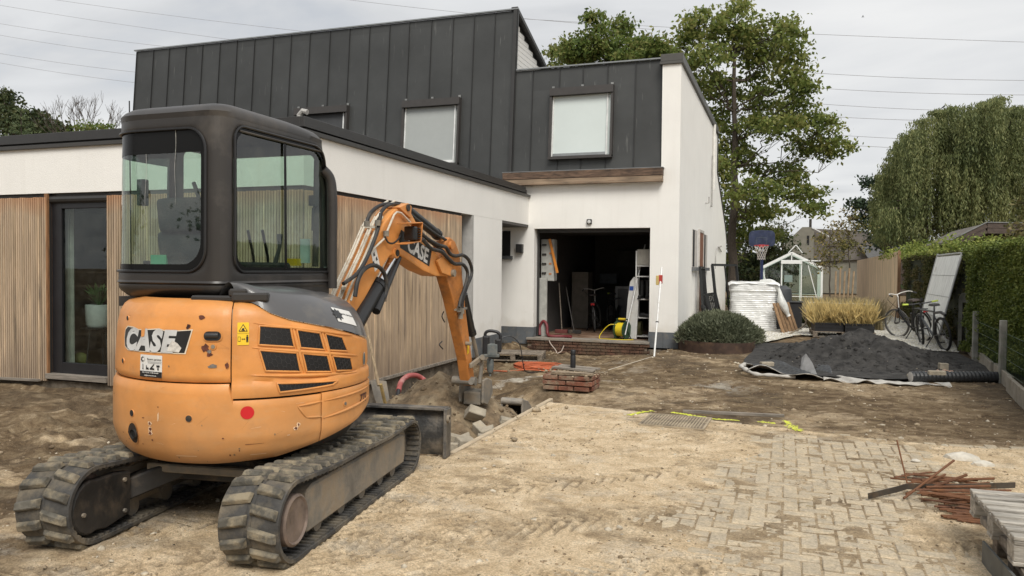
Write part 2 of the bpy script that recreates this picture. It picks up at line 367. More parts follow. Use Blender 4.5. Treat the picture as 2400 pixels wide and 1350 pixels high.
sandw = sandw*(1-.30*sstep(.52, .66, fbm(GX*1.3, GY*1.3, 171)))*(1-.30*sstep(.56, .66, fbm(GX*4.1, GY*5.5, 172)))
darkw = np.maximum(darkw, .42*(1-sstep(-4.4, -3.0, GX))*(GY > 4)*(GY < 9)*sstep(.35, .6, fbm(GX*1.3, GY*2, 173)))
darkw = np.maximum(darkw, .30*dmk*sstep(.4, .9, bare_mask(GX, GY))); darkw = np.maximum(darkw, .5*sstep(.52, .66, fbm(GX*2, GY*2, 75))*(1-dmk)*(GX < 0))
chalk = np.maximum(.8*sstep(.55, .68, fbm(GX*1.7+3, GY*1.7, 76))*np.exp(-((GX+3.6)/1.3)**2-((GY-12.2)/1.8)**2), .55*np.exp(-((GX+.95)/.45)**2-((GY-11.6)/.5)**2)*sstep(.4, .6, nB))
chalk = np.maximum(chalk, .28*sstep(.56, .7, fbm(GX*1.4, GY*2.6, 78))*dmk)
def ground_mat():
    m = bpy.data.materials.new('earth'); m.use_nodes = True; t = m.node_tree; l = t.links.new; b = t.nodes['Principled BSDF']; b.inputs['Roughness'].default_value = .95; b.inputs['Specular IOR Level'].default_value = .15
    def n(ty, **k):
        q = t.nodes.new(ty)
        for a, v in k.items(): setattr(q, a, v)
        return q
    geo = n('ShaderNodeNewGeometry'); at = n('ShaderNodeAttribute'); at.attribute_name = 'soil'; sp_ = n('ShaderNodeSeparateColor'); l(at.outputs['Color'], sp_.inputs[0])
    def nz(scale, det=7, ro=.62, dist=0):
        q = n('ShaderNodeTexNoise'); q.inputs['Scale'].default_value = scale; q.inputs['Detail'].default_value = det; q.inputs['Roughness'].default_value = ro; q.inputs['Distortion'].default_value = dist; l(geo.outputs['Position'], q.inputs['Vector']); return q.outputs['Fac']
    def ramp(f, *st):
        r = n('ShaderNodeValToRGB'); l(f, r.inputs[0]); e = r.color_ramp.elements; e[0].position = st[0][0]; e[0].color = (*st[0][1], 1); e[1].position = st[-1][0]; e[1].color = (*st[-1][1], 1)
        for p_, c_ in st[1:-1]: q = e.new(p_); q.color = (*c_, 1)
        return r.outputs[0]
    def mix(f, a, c):
        x = n('ShaderNodeMix', data_type='RGBA'); l(f, x.inputs[0]) if not isinstance(f, float) else setattr(x.inputs[0], 'default_value', f); l(a, x.inputs[6]); l(c, x.inputs[7]); return x.outputs[2]
    brown = ramp(nz(4, 9, .7, .6), (.30, (.06, .040, .023)), (.46, (.14, .097, .057)), (.57, (.22, .162, .098)), (.72, (.40, .32, .215)))
    sand = ramp(nz(5, 9, .68, .3), (.28, (.37, .265, .155)), (.42, (.55, .42, .265)), (.54, (.66, .52, .345)), (.72, (.78, .65, .47)))
    dark = ramp(nz(7, 8, .7), (.3, (.035, .026, .018)), (.7, (.14, .105, .07)))
    white = ramp(nz(14, 6, .6), (.3, (.45, .41, .33)), (.7, (.66, .62, .54)))
    def sharpen(f, k, seedscale, w=.5):
        a = n('ShaderNodeMath', operation='MULTIPLY_ADD'); l(nz(seedscale, 8, .7), a.inputs[0]); a.inputs[1].default_value = w; a.inputs[2].default_value = -w/2
        s_ = n('ShaderNodeMath', operation='ADD'); l(f, s_.inputs[0]); l(a.outputs[0], s_.inputs[1])
        r = n('ShaderNodeMapRange'); r.inputs['From Min'].default_value = .5-k; r.inputs['From Max'].default_value = .5+k; l(s_.outputs[0], r.inputs['Value']); return r.outputs[0]
    c = mix(sharpen(sp_.outputs[0], .32, 9, .9), brown, sand)
    c = mix(sharpen(sp_.outputs[1], .35, 6, .8), c, dark)
    c = mix(sharpen(sp_.outputs[2], .4, 12, 1.0), c, white)
    # grit: small light and dark specks
    vo = n('ShaderNodeTexVoronoi'); vo.inputs['Scale'].default_value = 120; l(geo.outputs['Position'], vo.inputs['Vector'])
    v2 = n('ShaderNodeSeparateColor'); l(vo.outputs['Color'], v2.inputs[0])
    g1 = n('ShaderNodeMapRange'); g1.inputs['From Min'].default_value = .0; g1.inputs['From Max'].default_value = 1; g1.inputs['To Min'].default_value = .74; g1.inputs['To Max'].default_value = 1.20; l(v2.outputs[0], g1.inputs['Value'])
    sc_ = n('ShaderNodeVectorMath', operation='SCALE'); l(c, sc_.inputs[0]); l(g1.outputs[0], sc_.inputs['Scale'])
    l(sc_.outputs[0], b.inputs['Base Color'])
    ad = n('ShaderNodeMath', operation='ADD'); l(nz(30, 8, .75), ad.inputs[0]); l(nz(130, 4, .7), ad.inputs[1])
    bp = n('ShaderNodeBump'); bp.inputs['Strength'].default_value = .9; bp.inputs['Distance'].default_value = .010; l(ad.outputs[0], bp.inputs['Height']); l(bp.outputs[0], b.inputs['Normal'])
    return m
EARTH = ground_mat()
attr = np.stack([sandw, darkw, chalk], -1).reshape(-1, 3)
gr = np_mesh('ground', np.stack([GX, GY, GZ], -1).reshape(-1, 3), GF, EARTH, smooth=True, attr={'soil': attr}); gr['kind'] = 'structure'
def gz(x, y): return float(ground_z(np.array([x]), np.array([y]))[0])

# ------------------------------------------------------------------ driveway pavers (herringbone), each its own stone
drv = thing('driveway', None, None, (0, 6, -.08)); drv['kind'] = 'structure'; del_cat = None
paver_m = mat('paver_concrete', (.43, .365, .27), .92, var=.12, vscale=30, bump=.6, bscale=120, dirt=(.54, .44, .30), dirt_amt=.8, dscale=9, dirt_lo=.40, extra=grit(110, .78, 1.12))
PW = .1
def paver_mesh(lx, ly, name):
    b = B(); b.box((0, 0, .04), (lx-.009, ly-.015, .08)); return b.mesh(name, bevel=.005)
pm_h = [paver_mesh(.2, .1, 'paver'), paver_mesh(.1, .2, 'paver')]
for q in pm_h: q.materials.append(paver_m)
cells = []
for i in range(-30, 34):
    for j in range(20, 90):
        v = (i-j) % 4
        if v == 0: cells.append((0, (i+1)*PW, (j+.5)*PW))
        elif v == 2: cells.append((1, (i+.5)*PW, j*PW))
def inside(x, y): return drive_mask(np.array([x]), np.array([y]))[0] > .6 and x > -2.6+.04
vis = []; rest = []
cc = np.array(cells); dmv = drive_mask(cc[:, 1], cc[:, 2]); bmv = bare_mask(cc[:, 1], cc[:, 2])
for (o_, x, y), d_, b_ in zip(cells, dmv, bmv):
    if d_ < .6 or x < -2.57 or x > 2.6: continue
    px, py = proj((x, y, 0)); (vis if (b_ > .35 and 0 < px < 2400 and py < 1365) else rest).append((o_, x, y))
vis.sort(key=lambda c: math.hypot(c[1], c[2]))
rest += vis[290:]; vis = vis[:290]
for o_, x, y in vis:
    p = link('paver', pm_h[o_], None, drv); p.location = (x, y-6, rnd.uniform(-.004, .004)); p.rotation_euler = (rnd.uniform(-.025, .025), rnd.uniform(-.025, .025), rnd.uniform(-.012, .012))
bpv = B()
for o_, x, y in rest:
    if y < 2.2: continue
    bpv.box((x, y-6, .04-.003+rnd.uniform(-.002, .002)), ((.191, .091, .08) if o_ == 0 else (.091, .191, .08)))
q = bpv.build('paving', paver_m, drv, fix=False); q['kind'] = 'stuff'
# flat kerb stones along the left edge
kb = mat('kerb_concrete', (.50, .41, .29), .9, var=.15, bump=.5, dirt=(.5, .4, .27), dirt_amt=.8, dscale=4)
for k in range(3):
    b = B(); b.box((-2.635, 6.45+k*.98, -.052), (.05, .96, .10)); o = b.build('kerb_stone', kb, drv, bevel=.006, world=True)

# ------------------------------------------------------------------ loose clods and pebbles
def scat(n, x0, x1, y0, y1, cond, seed):
    g = np.random.default_rng(seed); x = g.uniform(x0, x1, n*3); y = g.uniform(y0, y1, n*3); k = cond(x, y) > g.uniform(0, 1, n*3); x = x[k][:n]; y = y[k][:n]
    return np.stack([x, y, ground_z(x, y)], -1)
clod_m = mat('clod', (.17, .12, .072), .97, var=.4, vscale=14, bump=.6, bscale=60, dirt=(.42, .34, .23), dirt_amt=.9, dscale=2.2)
pebb_m = mat('pebble', (.50, .44, .34), .9, var=.35, vscale=18, bump=.3)
g_ = np.random.default_rng(3)
P = scat(7500, -7, 3.2, 2.3, 16.8, lambda x, y: (1-drive_mask(x, y))*sstep(.3, .6, fbm(x*1.5, y*1.5, 88)), 5)
scatter_lumps('soil_clods', P, g_.gamma(1.6, .006, len(P)).clip(.004, .035), clod_m, flat=.7, seed=2)
P = scat(3800, -3.8, 2.6, 2.3, 8.2, lambda x, y: drive_mask(x, y)*(.15+sstep(.45, .7, fbm(x*1.8, y*1.8, 90))), 6)
scatter_lumps('sand_crumbs', P, g_.gamma(1.4, .0035, len(P)).clip(.002, .016), mat('crumb', (.30, .225, .14), .97, var=.45, vscale=20, bump=.4), flat=.7, seed=3)
P = scat(6000, -3.6, 2.4, 2.8, 8.2, lambda x, y: drive_mask(x, y)*(.2+.8*sstep(.42, .62, fbm(x*2.4, y*2.4, 95))), 16)
scatter_lumps('sand_grains', P, g_.gamma(2, .0026, len(P)).clip(.002, .011), mat('grain_mix', (.34, .27, .18), .97, var=.7, vscale=45), flat=.8, seed=13)
P = scat(1500, -6, 3.1, 2.5, 16.5, lambda x, y: .15+.85*sstep(.5, .62, fbm(x*1.1+5, y*1.1, 92)), 7)
scatter_lumps('rubble_pebbles', P, g_.gamma(1.5, .006, len(P)).clip(.004, .03), pebb_m, flat=.6, seed=4)
# dry straw and roots lying about
P = scat(900, -7, 3, 3, 15, lambda x, y: .2+.8*(1-drive_mask(x, y)), 8); V = []; F = []
for p in P:
    a = rnd.uniform(0, 6.28); ln = rnd.uniform(.02, .09); dx, dy = math.cos(a)*ln, math.sin(a)*ln; n_ = len(V); w_ = .0015
    V += [(p[0]-dx-dy/ln*w_, p[1]-dy+dx/ln*w_, p[2]+.004), (p[0]-dx+dy/ln*w_, p[1]-dy-dx/ln*w_, p[2]+.006), (p[0]+dx, p[1]+dy, p[2]+rnd.uniform(.006, .02)), (p[0]+dx-.001, p[1]+dy+.002, p[2]+.012)]; F.append((n_, n_+1, n_+2, n_+3))
o = np_mesh('straw_bits', np.array(V), np.array(F), flat('straw', (.34, .27, .15), .9)); o['kind'] = 'stuff'

# ------------------------------------------------------------------ dirt mound by the blade
def heap(name, label, cat, cx, cy, rx, ry, h, m, seed, base, lumps=(), n=90, amp=.10, power=1.0):
    t = np.linspace(-1.25, 1.25, n); X, Y = np.meshgrid(t, t); r = np.hypot(X, Y)
    prof = np.clip(1-r, 0, None)**power
    H = h*prof
    for lx, ly, lr, lh in lumps: H = H+lh*np.exp(-((X-lx)**2+(Y-ly)**2)/lr**2)
    wx = cx+X*rx; wy = cy+Y*ry
    H = H*(1+.5*(fbm(wx*2.2, wy*2.2, seed)-.5))+amp*(fbm(wx*4.5, wy*4.5, seed+1)-.5)*sstep(0, .25, H/h)+.03*(fbm(wx*18, wy*18, seed+2, 3)-.5)
    Z = base+H-.10*sstep(.95, 1.25, r)-.02
    id_ = np.arange(n*n).reshape(n, n); F = np.stack([id_[:-1, :-1], id_[:-1, 1:], id_[1:, 1:], id_[1:, :-1]], -1).reshape(-1, 4)
    o = np_mesh(name, np.stack([wx-cx, wy-cy, Z-base], -1).reshape(-1, 3), F, m, smooth=True); o.location = (cx, cy, base); setp(o, label, cat); return o, (wx, wy, Z)
mound_m = mat('mound_earth', (.165, .118, .07), .97, var=.42, vscale=9, bump=1.6, bscale=38, dirt=(.34, .27, .175), dirt_amt=.75, dscale=3)
_, MW = heap('dirt_mound', 'mound of loose brown earth with broken pavers at its foot, behind the dozer blade', 'dirt mound', -3.68, 8.0, 1.18, 1.35, .66, mound_m, 120, -.36, ((-.35, .1, .35, .04),), amp=.17, power=.9)
k = g_.integers(0, MW[0].size, 1400); P = np.stack([MW[0].ravel()[k], MW[1].ravel()[k], MW[2].ravel()[k]], -1); P[:, :2] += g_.normal(0, .012, (len(P), 2))
scatter_lumps('mound_clods', P, g_.gamma(1.5, .008, len(P)).clip(.004, .04), clod_m, flat=.8, seed=6)
x = g_.normal(-3.0, .28, 260); y = g_.uniform(6.2, 8.3, 260); P = np.stack([x, y, ground_z(x, y)+.02+.12*np.clip(1-abs(x+3.3)/.5, 0, 1)], -1)
scatter_lumps('rubble_pieces', P, g_.gamma(2, .014, 260).clip(.012, .06), mat('rubble_mix', (.36, .29, .20), .95, var=.5, vscale=8, bump=1), flat=.75, seed=46)
# ================================================================== the house
def render_extra(t, n, l, cur, mp, b):
    # water streaks under edges: real dirt, stretched downwards
    q = n('ShaderNodeMapping'); q.inputs['Scale'].default_value = (7, 7, .5); g = n('ShaderNodeNewGeometry'); l(g.outputs['Position'], q.inputs[0])
    z = n('ShaderNodeTexNoise'); z.inputs['Scale'].default_value = 1.2; z.inputs['Detail'].default_value = 5; l(q.outputs[0], z.inputs['Vector'])
    r = n('ShaderNodeMapRange'); r.inputs['From Min'].default_value = .54; r.inputs['From Max'].default_value = .78; r.inputs['To Max'].default_value = .10; l(z.outputs['Fac'], r.inputs['Value'])
    x = n('ShaderNodeMix', data_type='RGBA'); l(r.outputs[0], x.inputs[0]); l(cur, x.inputs[6]); x.inputs[7].default_value = (.50, .46, .40, 1)
    s = n('ShaderNodeSeparateXYZ'); l(g.outputs['Position'], s.inputs[0]); z3 = n('ShaderNodeTexNoise'); z3.inputs['Scale'].default_value = 3; z3.inputs['Detail'].default_value = 7; l(g.outputs['Position'], z3.inputs['Vector'])
    m2 = n('ShaderNodeMath', operation='MULTIPLY_ADD'); l(z3.outputs['Fac'], m2.inputs[0]); m2.inputs[1].default_value = 1.5; l(s.outputs['Z'], m2.inputs[2])
    r3 = n('ShaderNodeMapRange'); r3.inputs['From Min'].default_value = 1.25; r3.inputs['From Max'].default_value = .75; r3.inputs['To Max'].default_value = .35; l(m2.outputs[0], r3.inputs['Value'])
    y3 = n('ShaderNodeMix', data_type='RGBA'); l(r3.outputs[0], y3.inputs[0]); l(x.outputs[2], y3.inputs[6]); y3.inputs[7].default_value = (.50, .44, .35, 1)
    return y3.outputs[2]
M_REND = mat('white_render', (.85, .835, .795), .9, var=.022, vscale=1.3, bump=.45, bscale=90, extra=render_extra, dirt=(.72, .69, .64), dirt_amt=.5, dscale=60, dirt_lo=.56)
def zinc_extra(t, n, l, cur, mp, b):
    q = n('ShaderNodeMapping'); q.inputs['Scale'].default_value = (9, 9, .35); g = n('ShaderNodeNewGeometry'); l(g.outputs['Position'], q.inputs[0])
    z = n('ShaderNodeTexNoise'); z.inputs['Scale'].default_value = 2.2; z.inputs['Detail'].default_value = 4; l(q.outputs[0], z.inputs['Vector'])
    r = n('ShaderNodeMapRange'); r.inputs['From Min'].default_value = .66; r.inputs['From Max'].default_value = .78; r.inputs['To Max'].default_value = .5; l(z.outputs['Fac'], r.inputs['Value'])
    x = n('ShaderNodeMix', data_type='RGBA'); l(r.outputs[0], x.inputs[0]); l(cur, x.inputs[6]); x.inputs[7].default_value = (.20, .20, .19, 1)
    return per_object(.09)(t, n, l, x.outputs[2], mp, b)
M_ZINC = mat('dark_zinc', (.058, .060, .059), .50, .35, var=.14, vscale=.9, bump=.25, bscale=2.2, extra=zinc_extra)
M_ZSEAM = mat('zinc_seam', (.035, .036, .036), .5, .3, var=.08)
M_ALU = mat('dark_aluminium', (.040, .039, .038), .42, .2, var=.06)
M_TRIM = mat('zinc_edge_trim', (.30, .31, .31), .4, .7, var=.1)
M_PLINTH = mat('blue_stone', (.105, .115, .125), .75, var=.12, bump=.3, dirt=(.22, .19, .15), dirt_amt=.5, dscale=5, extra=per_object(.08))
def batt_extra(t, n, l, cur, mp, b):
    cur = per_object(.26, (.44, .335, .235))(t, n, l, cur, mp, b); g = n('ShaderNodeNewGeometry'); s = n('ShaderNodeSeparateXYZ'); l(g.outputs['Position'], s.inputs[0])
    z = n('ShaderNodeTexNoise'); z.inputs['Scale'].default_value = 1.3; z.inputs['Detail'].default_value = 5; l(g.outputs['Position'], z.inputs['Vector'])
    def band(k, a0, a1, amt, col, c_):
        m = n('ShaderNodeMath', operation='MULTIPLY_ADD'); l(z.outputs['Fac'], m.inputs[0]); m.inputs[1].default_value = k; l(s.outputs['Z'], m.inputs[2])
        r = n('ShaderNodeMapRange'); r.inputs['From Min'].default_value = a0; r.inputs['From Max'].default_value = a1; r.inputs['To Max'].default_value = amt; l(m.outputs[0], r.inputs['Value'])
        x = n('ShaderNodeMix', data_type='RGBA'); l(r.outputs[0], x.inputs[0]); l(c_, x.inputs[6]); x.inputs[7].default_value = (*col, 1); return x.outputs[2]
    cur = band(.5, 2.52, 2.80, .75, (.42, .19, .085), cur)        # sheltered top keeps its colour
    return band(1.6, 1.45, .55, .62, (.17, .125, .095), cur)      # splash-weathered foot
M_BATT = mat('weathered_batten', (.48, .355, .23), .85, var=.42, vscale=1.4, grain=(9, 9, .8), bump=.5, bscale=12, dirt=(.10, .085, .075), dirt_amt=.75, dscale=1.6, dirt_lo=.50, extra=batt_extra)
M_ORANGEWOOD = mat('oiled_wood', (.27, .135, .06), .6, var=.25, grain=(6, 6, .8), bump=.3)
M_GREYWOOD = mat('grey_wood', (.24, .21, .175), .9, var=.3, vscale=3, grain=(1, 8, 8), bump=.6, bscale=30, extra=per_object(.15))
M_BLACK = mat('black_void', (.012, .012, .013), .8, var=.02)
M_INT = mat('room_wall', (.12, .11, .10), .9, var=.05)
M_GLASS = glass_mat('window_glass', (.82, .87, .85), .01, .9, .02)
house = thing('house', 'white rendered house with wood batten cladding, dark standing-seam zinc upper storey and open garage', 'house', (-6, 12, 0))
H = dict(parent=house, world=True)
XW, YF, XS, YL = -5.62, 17.0, -2.2, 8.17
# garage front wall (opening x -5.48..-2.82, z -.03..2.467)
b = B(); T = .28
b.bb(-7.4, -5.48, YF, YF+T, .20, 3.45); b.bb(-5.48, -2.82, YF, YF+T, 2.467, 3.45); b.bb(-2.82, XS, YF, YF+T, .187, 3.45)
b.bb(-2.60, XS, YF, YF+T, 3.45, 5.98)                      # pillar beside the zinc
b.build('wall', M_REND, **H)
b = B(); b.prism([(YF+T, -.2), (30.8, -.2), (30.8, 2.72), (30.0, 3.2), (26.2, 4.75), (26.2, 5.95), (YF+T, 5.98)], XS-.3, XS, 'x')
side = b.build('side_wall', M_REND, **H)
# dark copings
b = B(); b.bb(-2.66, XS+.05, YF-.05, YF+T, 5.98, 6.04); b.bb(-2.64, XS+.035, YF-.035, YF+T, 6.043, 6.20)
b.bb(XS-.34, XS+.035, YF+T+.002, 26.25, 6.043, 6.20); b.bb(XS-.36, XS+.05, YF+T+.002, 26.25, 5.985, 6.04)
b.build('coping', mat('coping_grey', (.085, .082, .075), .5, .2, var=.08), bevel=.006, **H)
b = B(); b.bb(XS-.32, XS+.03, 26.22, 26.32, 4.75, 5.98); b.prism([(26.2, 4.75), (26.2, 4.83), (30.05, 3.28), (30.05, 3.2)], XS-.32, XS+.03, 'x'); b.prism([(30.05, 3.28), (30.9, 2.76), (30.9, 2.66), (30.05, 3.2)], XS-.32, XS+.03, 'x')
b.build('verge_trim', M_ALU, **H)
for y0, ln in ((24.15, 1.65),):
    b = B(); b.tube([(XS+.04, y0, 3.5), (XS+.04, y0, 5.0)], .022, 8); b.tube([(XS+.01, y0-.12, 3.48), (XS+.04, y0+.05, 3.48)], .02, 6); b.build('vent_pipe', mat('pipe_grey', (.38, .37, .35), .5), **H)
b = B(); b.tube([(XS+.05, 24.55, 4.0), (XS+.05, 24.55, 6.0)], .045, 10); b.build('downpipe', mat('pipe_white', (.72, .70, .66), .5), **H)
b = B(); b.tube(spline([(XS+.01, 26.0, 1.6), (XS+.02, 26.0, 2.0), (XS+.03, 26.3, 2.25), (XS+.03, 26.9, 2.33), (XS+.03, 28.2, 2.2)], 6), .02, 6); b.tube([(XS, 27.1, 2.33), (XS+.12, 27.1, 2.36)], .03, 6); b.build('outside_tap_pipe', mat('pipe_grey', (.38, .37, .35), .5), **H)
# the back end and roof of the tall part, so the place is closed
# side wall windows and brown door (recessed look: frame proud, dark pane)
for (ya, yb, z0, z1) in ((19.5, 20.55, 1.62, 2.56), (22.3, 23.2, 1.62, 2.56)):
    b = B(); b.bb(XS+.002, XS+.012, ya, yb, z0, z1); w = b.build('side_window', mat('pale_reveal', (.48, .45, .41), .8), **H)
    b = B(); b.bb(XS+.013, XS+.02, ya+.02, ya+(yb-ya)*.35, z0+.02, z1-.02); b.build('pane', M_BLACK, w).location = (0, 0, 0)
    o = w.children[0]; o.data.transform(Matrix.Translation((6, -12, 0)))
    b = B(); b.bb(XS, XS+.09, ya-.05, yb+.05, z0-.09, z0-.003); b.build('sill', M_PLINTH, **H)
b = B(); b.bb(XS+.002, XS+.03, 20.9, 21.9, .1, 2.55); b.build('side_door', mat('rust_brown_door', (.21, .085, .045), .55, var=.2, grain=(4, 4, .6), bump=.3), **H)
b = B(); b.bb(XS+.002, XS+.045, 20.82, 20.89, .1, 2.62); b.bb(XS+.002, XS+.045, 21.91, 21.98, .1, 2.62); b.bb(XS+.002, XS+.045, 20.89, 21.91, 2.553, 2.62); b.build('door_frame', mat('frame_pale', (.5, .47, .43), .7), **H)
# plinth stones
def plinth(x0, x1, y0, y1, z0, z1, n, ax):
    for k in range(n):
        b = B()
        if ax == 'x': a = x0+(x1-x0)*k/n; c = x0+(x1-x0)*(k+1)/n-.003; b.bb(a, c, y0, y1, z0, z1)
        else: a = y0+(y1-y0)*k/n; c = y0+(y1-y0)*(k+1)/n-.003; b.bb(x0, x1, a, c, z0, z1)
        b.build('plinth_stone', M_PLINTH, bevel=.002, **H)
plinth(-6.3, -5.47, YF-.012, YF+.2, -.19, .197, 2, 'x'); plinth(-2.83, XS+.012, YF-.012, YF+.2, -.16, .184, 2, 'x')
plinth(XS-.2, XS+.012, YF+.2, 19.4, -.16, .184, 3, 'y'); plinth(XW-.2, XW+.012, 13.64, 15.25, -.16, .196, 2, 'y')
# front of the wing: wall bands, door niche
b = B(); b.bb(-17.5, XW-.30, YL, YL+.30, 2.555, 3.20); b.bb(XW-.30, XW, YL, 17.0, 2.555, 3.20)   # band over the cladding, both faces
b.bb(XW-.30, XW-.002, 13.69, 15.24, .197, 2.555)                                             # pier between window and niche
b.build('wing_wall', M_REND, **H)
b = B(); b.bb(XW-.26, XW-.03, YL+.05, 13.68, -.75, -.14); b.bb(-17.5, XW-.26, YL+.03, YL+.3, -.75, -.10); b.bb(XW-.3, XW-.03, 13.68, 15.24, -.75, -.162); b.bb(-8.0, -2.22, YF+.01, YF+.25, -.8, -.2)
b.build('foundation', mat('foundation_concrete', (.115, .092, .066), .95, var=.35, vscale=5, bump=1.5, bscale=25, dirt=(.26, .22, .17), dirt_amt=.8, dscale=4.5, dirt_lo=.5), **H)
# niche: back and left walls, ceiling, a small window, lamp
b = B(); b.bb(-8.2, -8.0, 15.24, 17.0, -.2, 2.62); b.bb(-8.0, XW-.302, 15.04, 15.237, -.2, 2.62); b.build('niche_wall', M_REND, **H)
b = B(); b.bb(-8.0, XW-.005, 15.245, 16.995, 2.50, 2.553); b.build('niche_ceiling', mat('soffit_dark', (.09, .085, .08), .7), **H)
b = B(); b.bb(-7.35, -6.06, YF-.02, YF-.002, 1.84, 2.42); b.build('niche_window', M_BLACK, **H)
b = B(); b.bb(-7.4, -6.0, YF-.07, YF-.002, 1.76, 1.838); b.build('niche_sill', M_PLINTH, bevel=.004, **H)
# wing roof: upper fascia, shadow gap, lower drip edge, slab
b = B()
b.bb(-17.5, XW-.06, YL-.01, YL+.06, 3.27, 3.40); b.bb(XW-.06, XW+.01, YL-.01, 16.75, 3.27, 3.40); b.build('fascia', M_ALU, bevel=.004, **H)
b = B(); b.bb(-17.5, XW+.045, YL-.045, YL+.05, 3.185, 3.238); b.bb(XW-.05, XW+.045, YL+.05, 16.995, 3.185, 3.238); b.build('drip_edge', mat('drip_grey', (.062, .059, .055), .4, .3, var=.05), bevel=.003, **H)
b = B(); b.bb(-17.5, XW-.055, YL+.05, 17.0, 3.21, 3.36); b.build('wing_roof', mat('bitumen', (.03, .03, .03), .9), **H)
b = B(); b.bb(-17.5, XW-.04, YL+.02, 17.0, 3.205, 3.272); b.build('shadow_gap', M_BLACK, **H)
b = B(); b.tube([(-7.0, 9.4, 3.36), (-7.0, 9.4, 3.66)], .05, 10); b.build('roof_vent', mat('pale_metal', (.55, .56, .56), .4, .6), **H)
b = B(); b.tube([(-5.95, 8.55, 3.36), (-5.95, 8.55, 3.50), (-5.90, 8.55, 3.55), (-5.83, 8.55, 3.53)], .035, 8); b.build('roof_vent', mat('pipe_grey', (.38, .37, .35), .5), **H)
# cladding: dark backing and single battens
b = B(); b.bb(-17.5, -9.86, YL+.02, YL+.06, -.06, 2.553); b.bb(-8.77, XW-.06, YL+.02, YL+.06, -.06, 2.553); b.bb(XW-.06, XW-.02, YL+.02, 13.13, -.06, 2.553); b.build('cladding_back', mat('black_felt', (.02, .018, .016), .9), **H)
bat = B(); bat.box((0, 0, 1.253), (.0265, .034, 2.606)); bme = bat.mesh('batten', bevel=.003); bme.materials.append(M_BATT)
def batten(x, y, rz): o = link('batten', bme, None, house); o.location = (x+6, y-12, -.055+rnd.uniform(-.006, .002)); o.rotation_euler = (0, 0, rz)
n_b = 0; x = -11.35
while x < -9.9: batten(x, YL, 0); x += .0425; n_b += 1
x = -8.75
while x < XW-.01: batten(x, YL, 0); x += .0425; n_b += 1
y = YL+.045
while y < 13.1: batten(XW, y, R(90)); y += .0425; n_b += 1
rest_b = B(); x = -17.4
while x < -11.37: rest_b.box((x, YL, 1.2), (.029, .03, 2.6)); x += .0425
o = rest_b.build('batten_row', M_BATT, fix=False, **H); o['kind'] = 'stuff'
# board under the battens
b = B(); b.bar((XW+.01, YL+.0, -.105), (XW+.01, 13.15, -.095), .06, .05); b.build('base_board', M_GREYWOOD, bevel=.004, **H)
b = B(); b.bar((-11.0, YL-.02, -.12), (-10.0, YL-.02, -.10), .09, .035); b.build('base_board', M_GREYWOOD, bevel=.004, **H)
# tall window at the end of the wing cladding
wn = B(); wn.bb(XW-.26, XW-.20, 13.14, 13.67, -.05, .02); wn.bb(XW-.26, XW-.20, 13.14, 13.67, 2.48, 2.553); wn.bb(XW-.26, XW-.2, 13.14, 13.20, .02, 2.48); wn.bb(XW-.26, XW-.2, 13.61, 13.67, .02, 2.48)
w = wn.build('window', M_ALU, **H)
def sub(b, name, m, parent, **k):
    o = b.build(name, m, parent, **k); o.data.transform(Matrix.Translation((6, -12, 0))); return o
sub(B().bb(XW-.235, XW-.225, 13.2, 13.61, .02, 2.48), 'pane', mat('grey_pane', (.17, .20, .21), .12), w)
b = B(); b.bb(XW-.2, XW-.004, 13.60, 13.688, -.16, 2.553); b.build('window_reveal', mat('reveal_grey', (.42, .41, .39), .85), **H)
# glass door in the left face
dr = thing('door', None, None); dr.parent = house; dr.location = (-9.3+6, YL-12, 0)
def dpart(b, name, m, **k):
    o = b.build(name, m, dr, **k); o.data.transform(Matrix.Translation((9.3, -YL, 0))); return o
dpart(B().bb(-9.92, -9.862, YL-.012, YL+.16, 0, 2.553), 'jamb_board', M_ORANGEWOOD)
dpart(B().bb(-9.86, -8.78, YL+.06, YL+.20, 2.41, 2.553).tube([(-9.85, YL+.06, 2.47), (-8.78, YL+.06, 2.47)], .055, 10), 'shutter_box', M_ALU)
b = B(); b.bb(-9.86, -9.68, YL+.06, YL+.12, .005, 2.41); b.bb(-9.68, -8.50, YL+.06, YL+.12, 2.34, 2.41); b.bb(-9.68, -8.50, YL+.06, YL+.12, .005, .16); dpart(b, 'frame', mat('door_frame_black', (.014, .014, .016), .4), bevel=.004)
dpart(B().bb(-9.68, -8.50, YL+.09, YL+.096, .16, 2.34), 'pane', M_GLASS)
dpart(B().bb(-9.88, -8.76, YL-.05, YL+.18, -.07, .005), 'sill', M_GREYWOOD, bevel=.005)
# room behind it
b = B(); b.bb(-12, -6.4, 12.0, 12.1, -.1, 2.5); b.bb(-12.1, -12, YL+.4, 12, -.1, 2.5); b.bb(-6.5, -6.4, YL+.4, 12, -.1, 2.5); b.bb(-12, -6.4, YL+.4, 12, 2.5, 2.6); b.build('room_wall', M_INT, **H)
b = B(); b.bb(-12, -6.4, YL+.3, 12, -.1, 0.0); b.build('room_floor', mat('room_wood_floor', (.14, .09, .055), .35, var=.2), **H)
b = B()
for k in range(14): b.tube([(-9.95+k*.012, YL+.33+.03*math.sin(k*1.7), .03), (-9.95+k*.012, YL+.33+.03*math.sin(k*1.7), 2.45)], .012, 5)
cu = b.build('curtain', mat('curtain_cloth', (.66, .67, .60), .9), smooth=True, world=True, parent=None); cu.location = (0, 0, 0); setp(cu, 'pale curtain hanging at the left inside the glass door', 'curtain')
